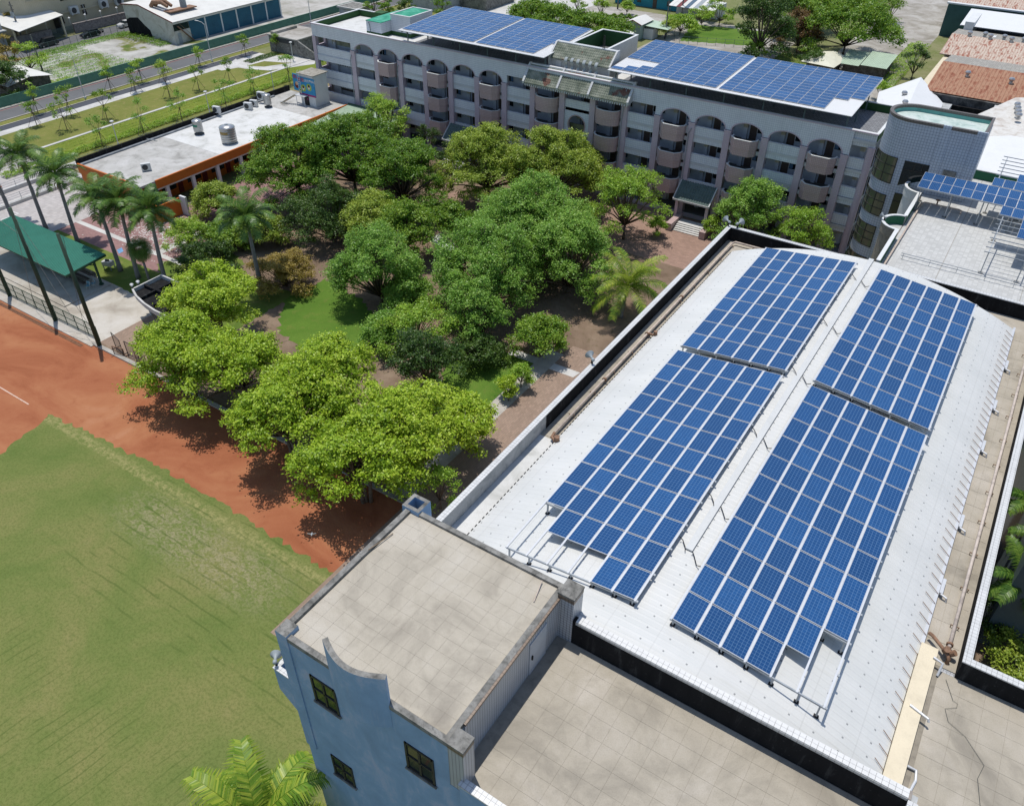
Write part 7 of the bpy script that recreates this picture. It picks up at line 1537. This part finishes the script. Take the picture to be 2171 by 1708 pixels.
for i in range(14): b = MB(); x = -102+i*1.95; b.bar((x, 36.35, 0), (x, 36.35, 1.75), .07, .07); b.build('post', M_SHEDP, cf)
b = MB(); b.bar((-102, 36.35, 1.74), (-76.65, 36.35, 1.74), .06, .06); b.bar((-102, 36.35, .9), (-76.65, 36.35, .9), .05, .05); b.bar((-102, 36.35, .1), (-76.65, 36.35, .1), .05, .05); b.build('rails', M_SHEDP, cf); b = MB(); b.quad((-102, 36.36, .1), (-76.7, 36.36, .1), (-76.7, 36.36, 1.72), (-102, 36.36, 1.72)); b.build('mesh', M_LINK, cf)
M_SCR = m_net('black_screen_mesh', (60, 52, 46), .35)
for i, (x, y, wd, ht, rz, lab) in enumerate(((-73.0, 36.2, 1.8, 2.0, -.2, 'batting screen frame nearest the tall pole'), (-70.8, 36.3, 1.6, 1.8, .1, 'second batting screen frame along the clay edge'), (-69.0, 36.0, 1.6, 1.7, .05, 'reddish batting screen frame before the brick yard'), (-67.1, 36.2, 1.7, 1.7, 0, 'batting screen frame half under the front trees'), (-72.3, 35.7, 1.3, 1.1, .3, 'low rounded batting screen in front of the others'))):
    t = thing('batting_screen', lab, 'screen', (x, y, 0), rz, 'batting screens at the clay edge'); fm = M_RUST2 if i in (2, 4) else M_BROWNFRAME
    b = MB(); b.bar((-wd/2, 0, 0), (-wd/2, 0, ht), .06, .06); b.bar((wd/2, 0, 0), (wd/2, 0, ht*.92), .06, .06); b.bar((-wd/2, 0, ht), (wd/2, 0, ht*.92), .06, .06); b.bar((-wd/2, 0, .15), (wd/2, 0, .15), .06, .06)
    for x_ in (-wd/2, wd/2): b.bar((x_, -.5, .04), (x_, .5, .04), .06, .06)
    b.build('frame', fm, t, local=True); b = MB(); b.quad((-wd/2, 0, .15), (wd/2, 0, .15), (wd/2, 0, ht*.92), (-wd/2, 0, ht)); b.build('mesh', M_SCR, t, local=True)
# small flat-roofed pavilion with black roof beams
pv = thing('flat_pavilion', 'small pavilion with black stained flat roof, crossed beams and curved front', 'pavilion', (-73.5, 43.5, 0)); PZ = 3.0
b = MB(); fc = [(-77.2, 42.0), (-75.6, 41.3), (-73.6, 40.8), (-71.4, 40.5)]; P = fc+[(-69.0, 40.5), (-69.0, 45.8), (-77.2, 45.8)]
b.prism(P, PZ-.25, PZ, 1, 0); b.build('roof_slab', [M_SOOT, M_WALK], pv)
b = MB(); b.strip(P+[P[0]], PZ, PZ+.45, .2, 1, 1); b.build('upstand', [M_SOOT, M_WALK], pv)
b = MB(); b.box(-77.0, 43.3, PZ, -69.2, 43.6, PZ+.4); b.build('beam', M_SOOT, pv)
for x in (-75.2, -72.8, -70.8): b = MB(); b.box(x, 41.3, PZ, x+.25, 43.3, PZ+.36); b.box(x, 43.6, PZ, x+.25, 45.6, PZ+.36); b.build('beam', M_SOOT, pv)
for x, y in ((-76.4, 42.6), (-70, 42.2), (-76.4, 45), (-70, 45)): b = MB(); b.box(x, y, 0, x+.3, y+.3, PZ-.25); b.build('post', M_GREYWALL, pv)
for i, (px_, py_) in enumerate(((-77.3, 42.1), (-77.3, 42.9))):
    t = thing('floodlight', '%s white floodlight on the corner of the flat pavilion' % ('near', 'far')[i], 'floodlight', (px_, py_, PZ+.45), 2.6); b = MB(); b.lathe([(.06, 0), (.1, .1), (.22, .3), (.2, .32), (.02, .2)], n=12); o = b.build('reflector', M_WHITE, t, True, True); o.rotation_euler = (0, 1.2, 0); o.location = (0, 0, .2); b = MB(); b.box(-.05, -.05, 0, .05, .05, .2); b.build('bracket', M_GRILLE, t, local=True)
b = MB(); g = G(316, 690, .8); b.lathe([(.05, 0), (.28, .05), (.3, .9), (.2, 1.0)], g.x, g.y, 12); tag(b.build('dark_bin', plain('dark_navy_plastic', (40, 40, 60), .6, .1, 2), None, loc=(g.x, g.y, 0)), 'dark bin under the front edge of the flat pavilion', 'bin')
# leaves littering the parking court, tilted white slab in the garden, bird
rng = np.random.default_rng(9); n = 900; x = rng.normal(-93, 4.0, n); y = 56.5+rng.normal(0, 2.6, n)+(x+93)*-.25; ok = (y > 50) & (y < 62) & (x > -106) & (x < -84); C_ = np.stack([x, y, np.full(n, .035)], 1)[ok]
me = leaf_mesh(C_, unit(np.array([[0, 0, 1.]])+rng.normal(size=(len(C_), 3))*.08), .34, .26, rng, plain('scattered_paper', (232, 230, 222), .7, .05, 2)); tag(put('scattered_litter', me), 'pale petals and paper scattered over the red parking court', 'litter', None, 'stuff')
t = thing('white_awning', 'tilted white sheet awning on thin posts between garden trees', 'awning', (*on(945, 525), 0)); g = t.location
b = MB(); A = [G(905, 507, 2.3), G(940, 492, 2.6), G(965, 515, 2.3), G(962, 535, 2.0)]; b.poly(A[::-1]); b.poly([p-Vector((0, 0, .06)) for p in A]); b.build('sheet', M_WHITE, t)
for p in A: b = MB(); b.bar((p.x, p.y, 0), (p.x, p.y, p.z-.05), .05, .05); b.build('post', M_BROWNFRAME, t)
g = G(661, 1132, 6.0); t = thing('flying_bird', 'small pale bird flying over the clay track', 'bird', (g.x, g.y, 6.0), .6); b = MB(); b.lathe([(.01, -.2), (.05, -.12), (.06, 0), (.045, .1), (.01, .18)], n=8); o = b.build('body', M_HORN, t, True, True); o.rotation_euler = (math.pi/2, 0, 0)
for s_ in (-1, 1): b = MB(); b.quad((0, -.07, 0), (s_*.32, -.02, .08), (s_*.34, .05, .08), (0, .08, 0)); b.build('wing', M_COPING, t, local=True)
sheet('accessible_bay_mark', [G(248, 530), G(258, 525), G(262, 533), G(252, 538)], 0.019, plain('blue_bay_paint', (120, 170, 214), .7, .3, 3))
for i, (a, e) in enumerate((((588, 1245), (600, 1240)),)): pass
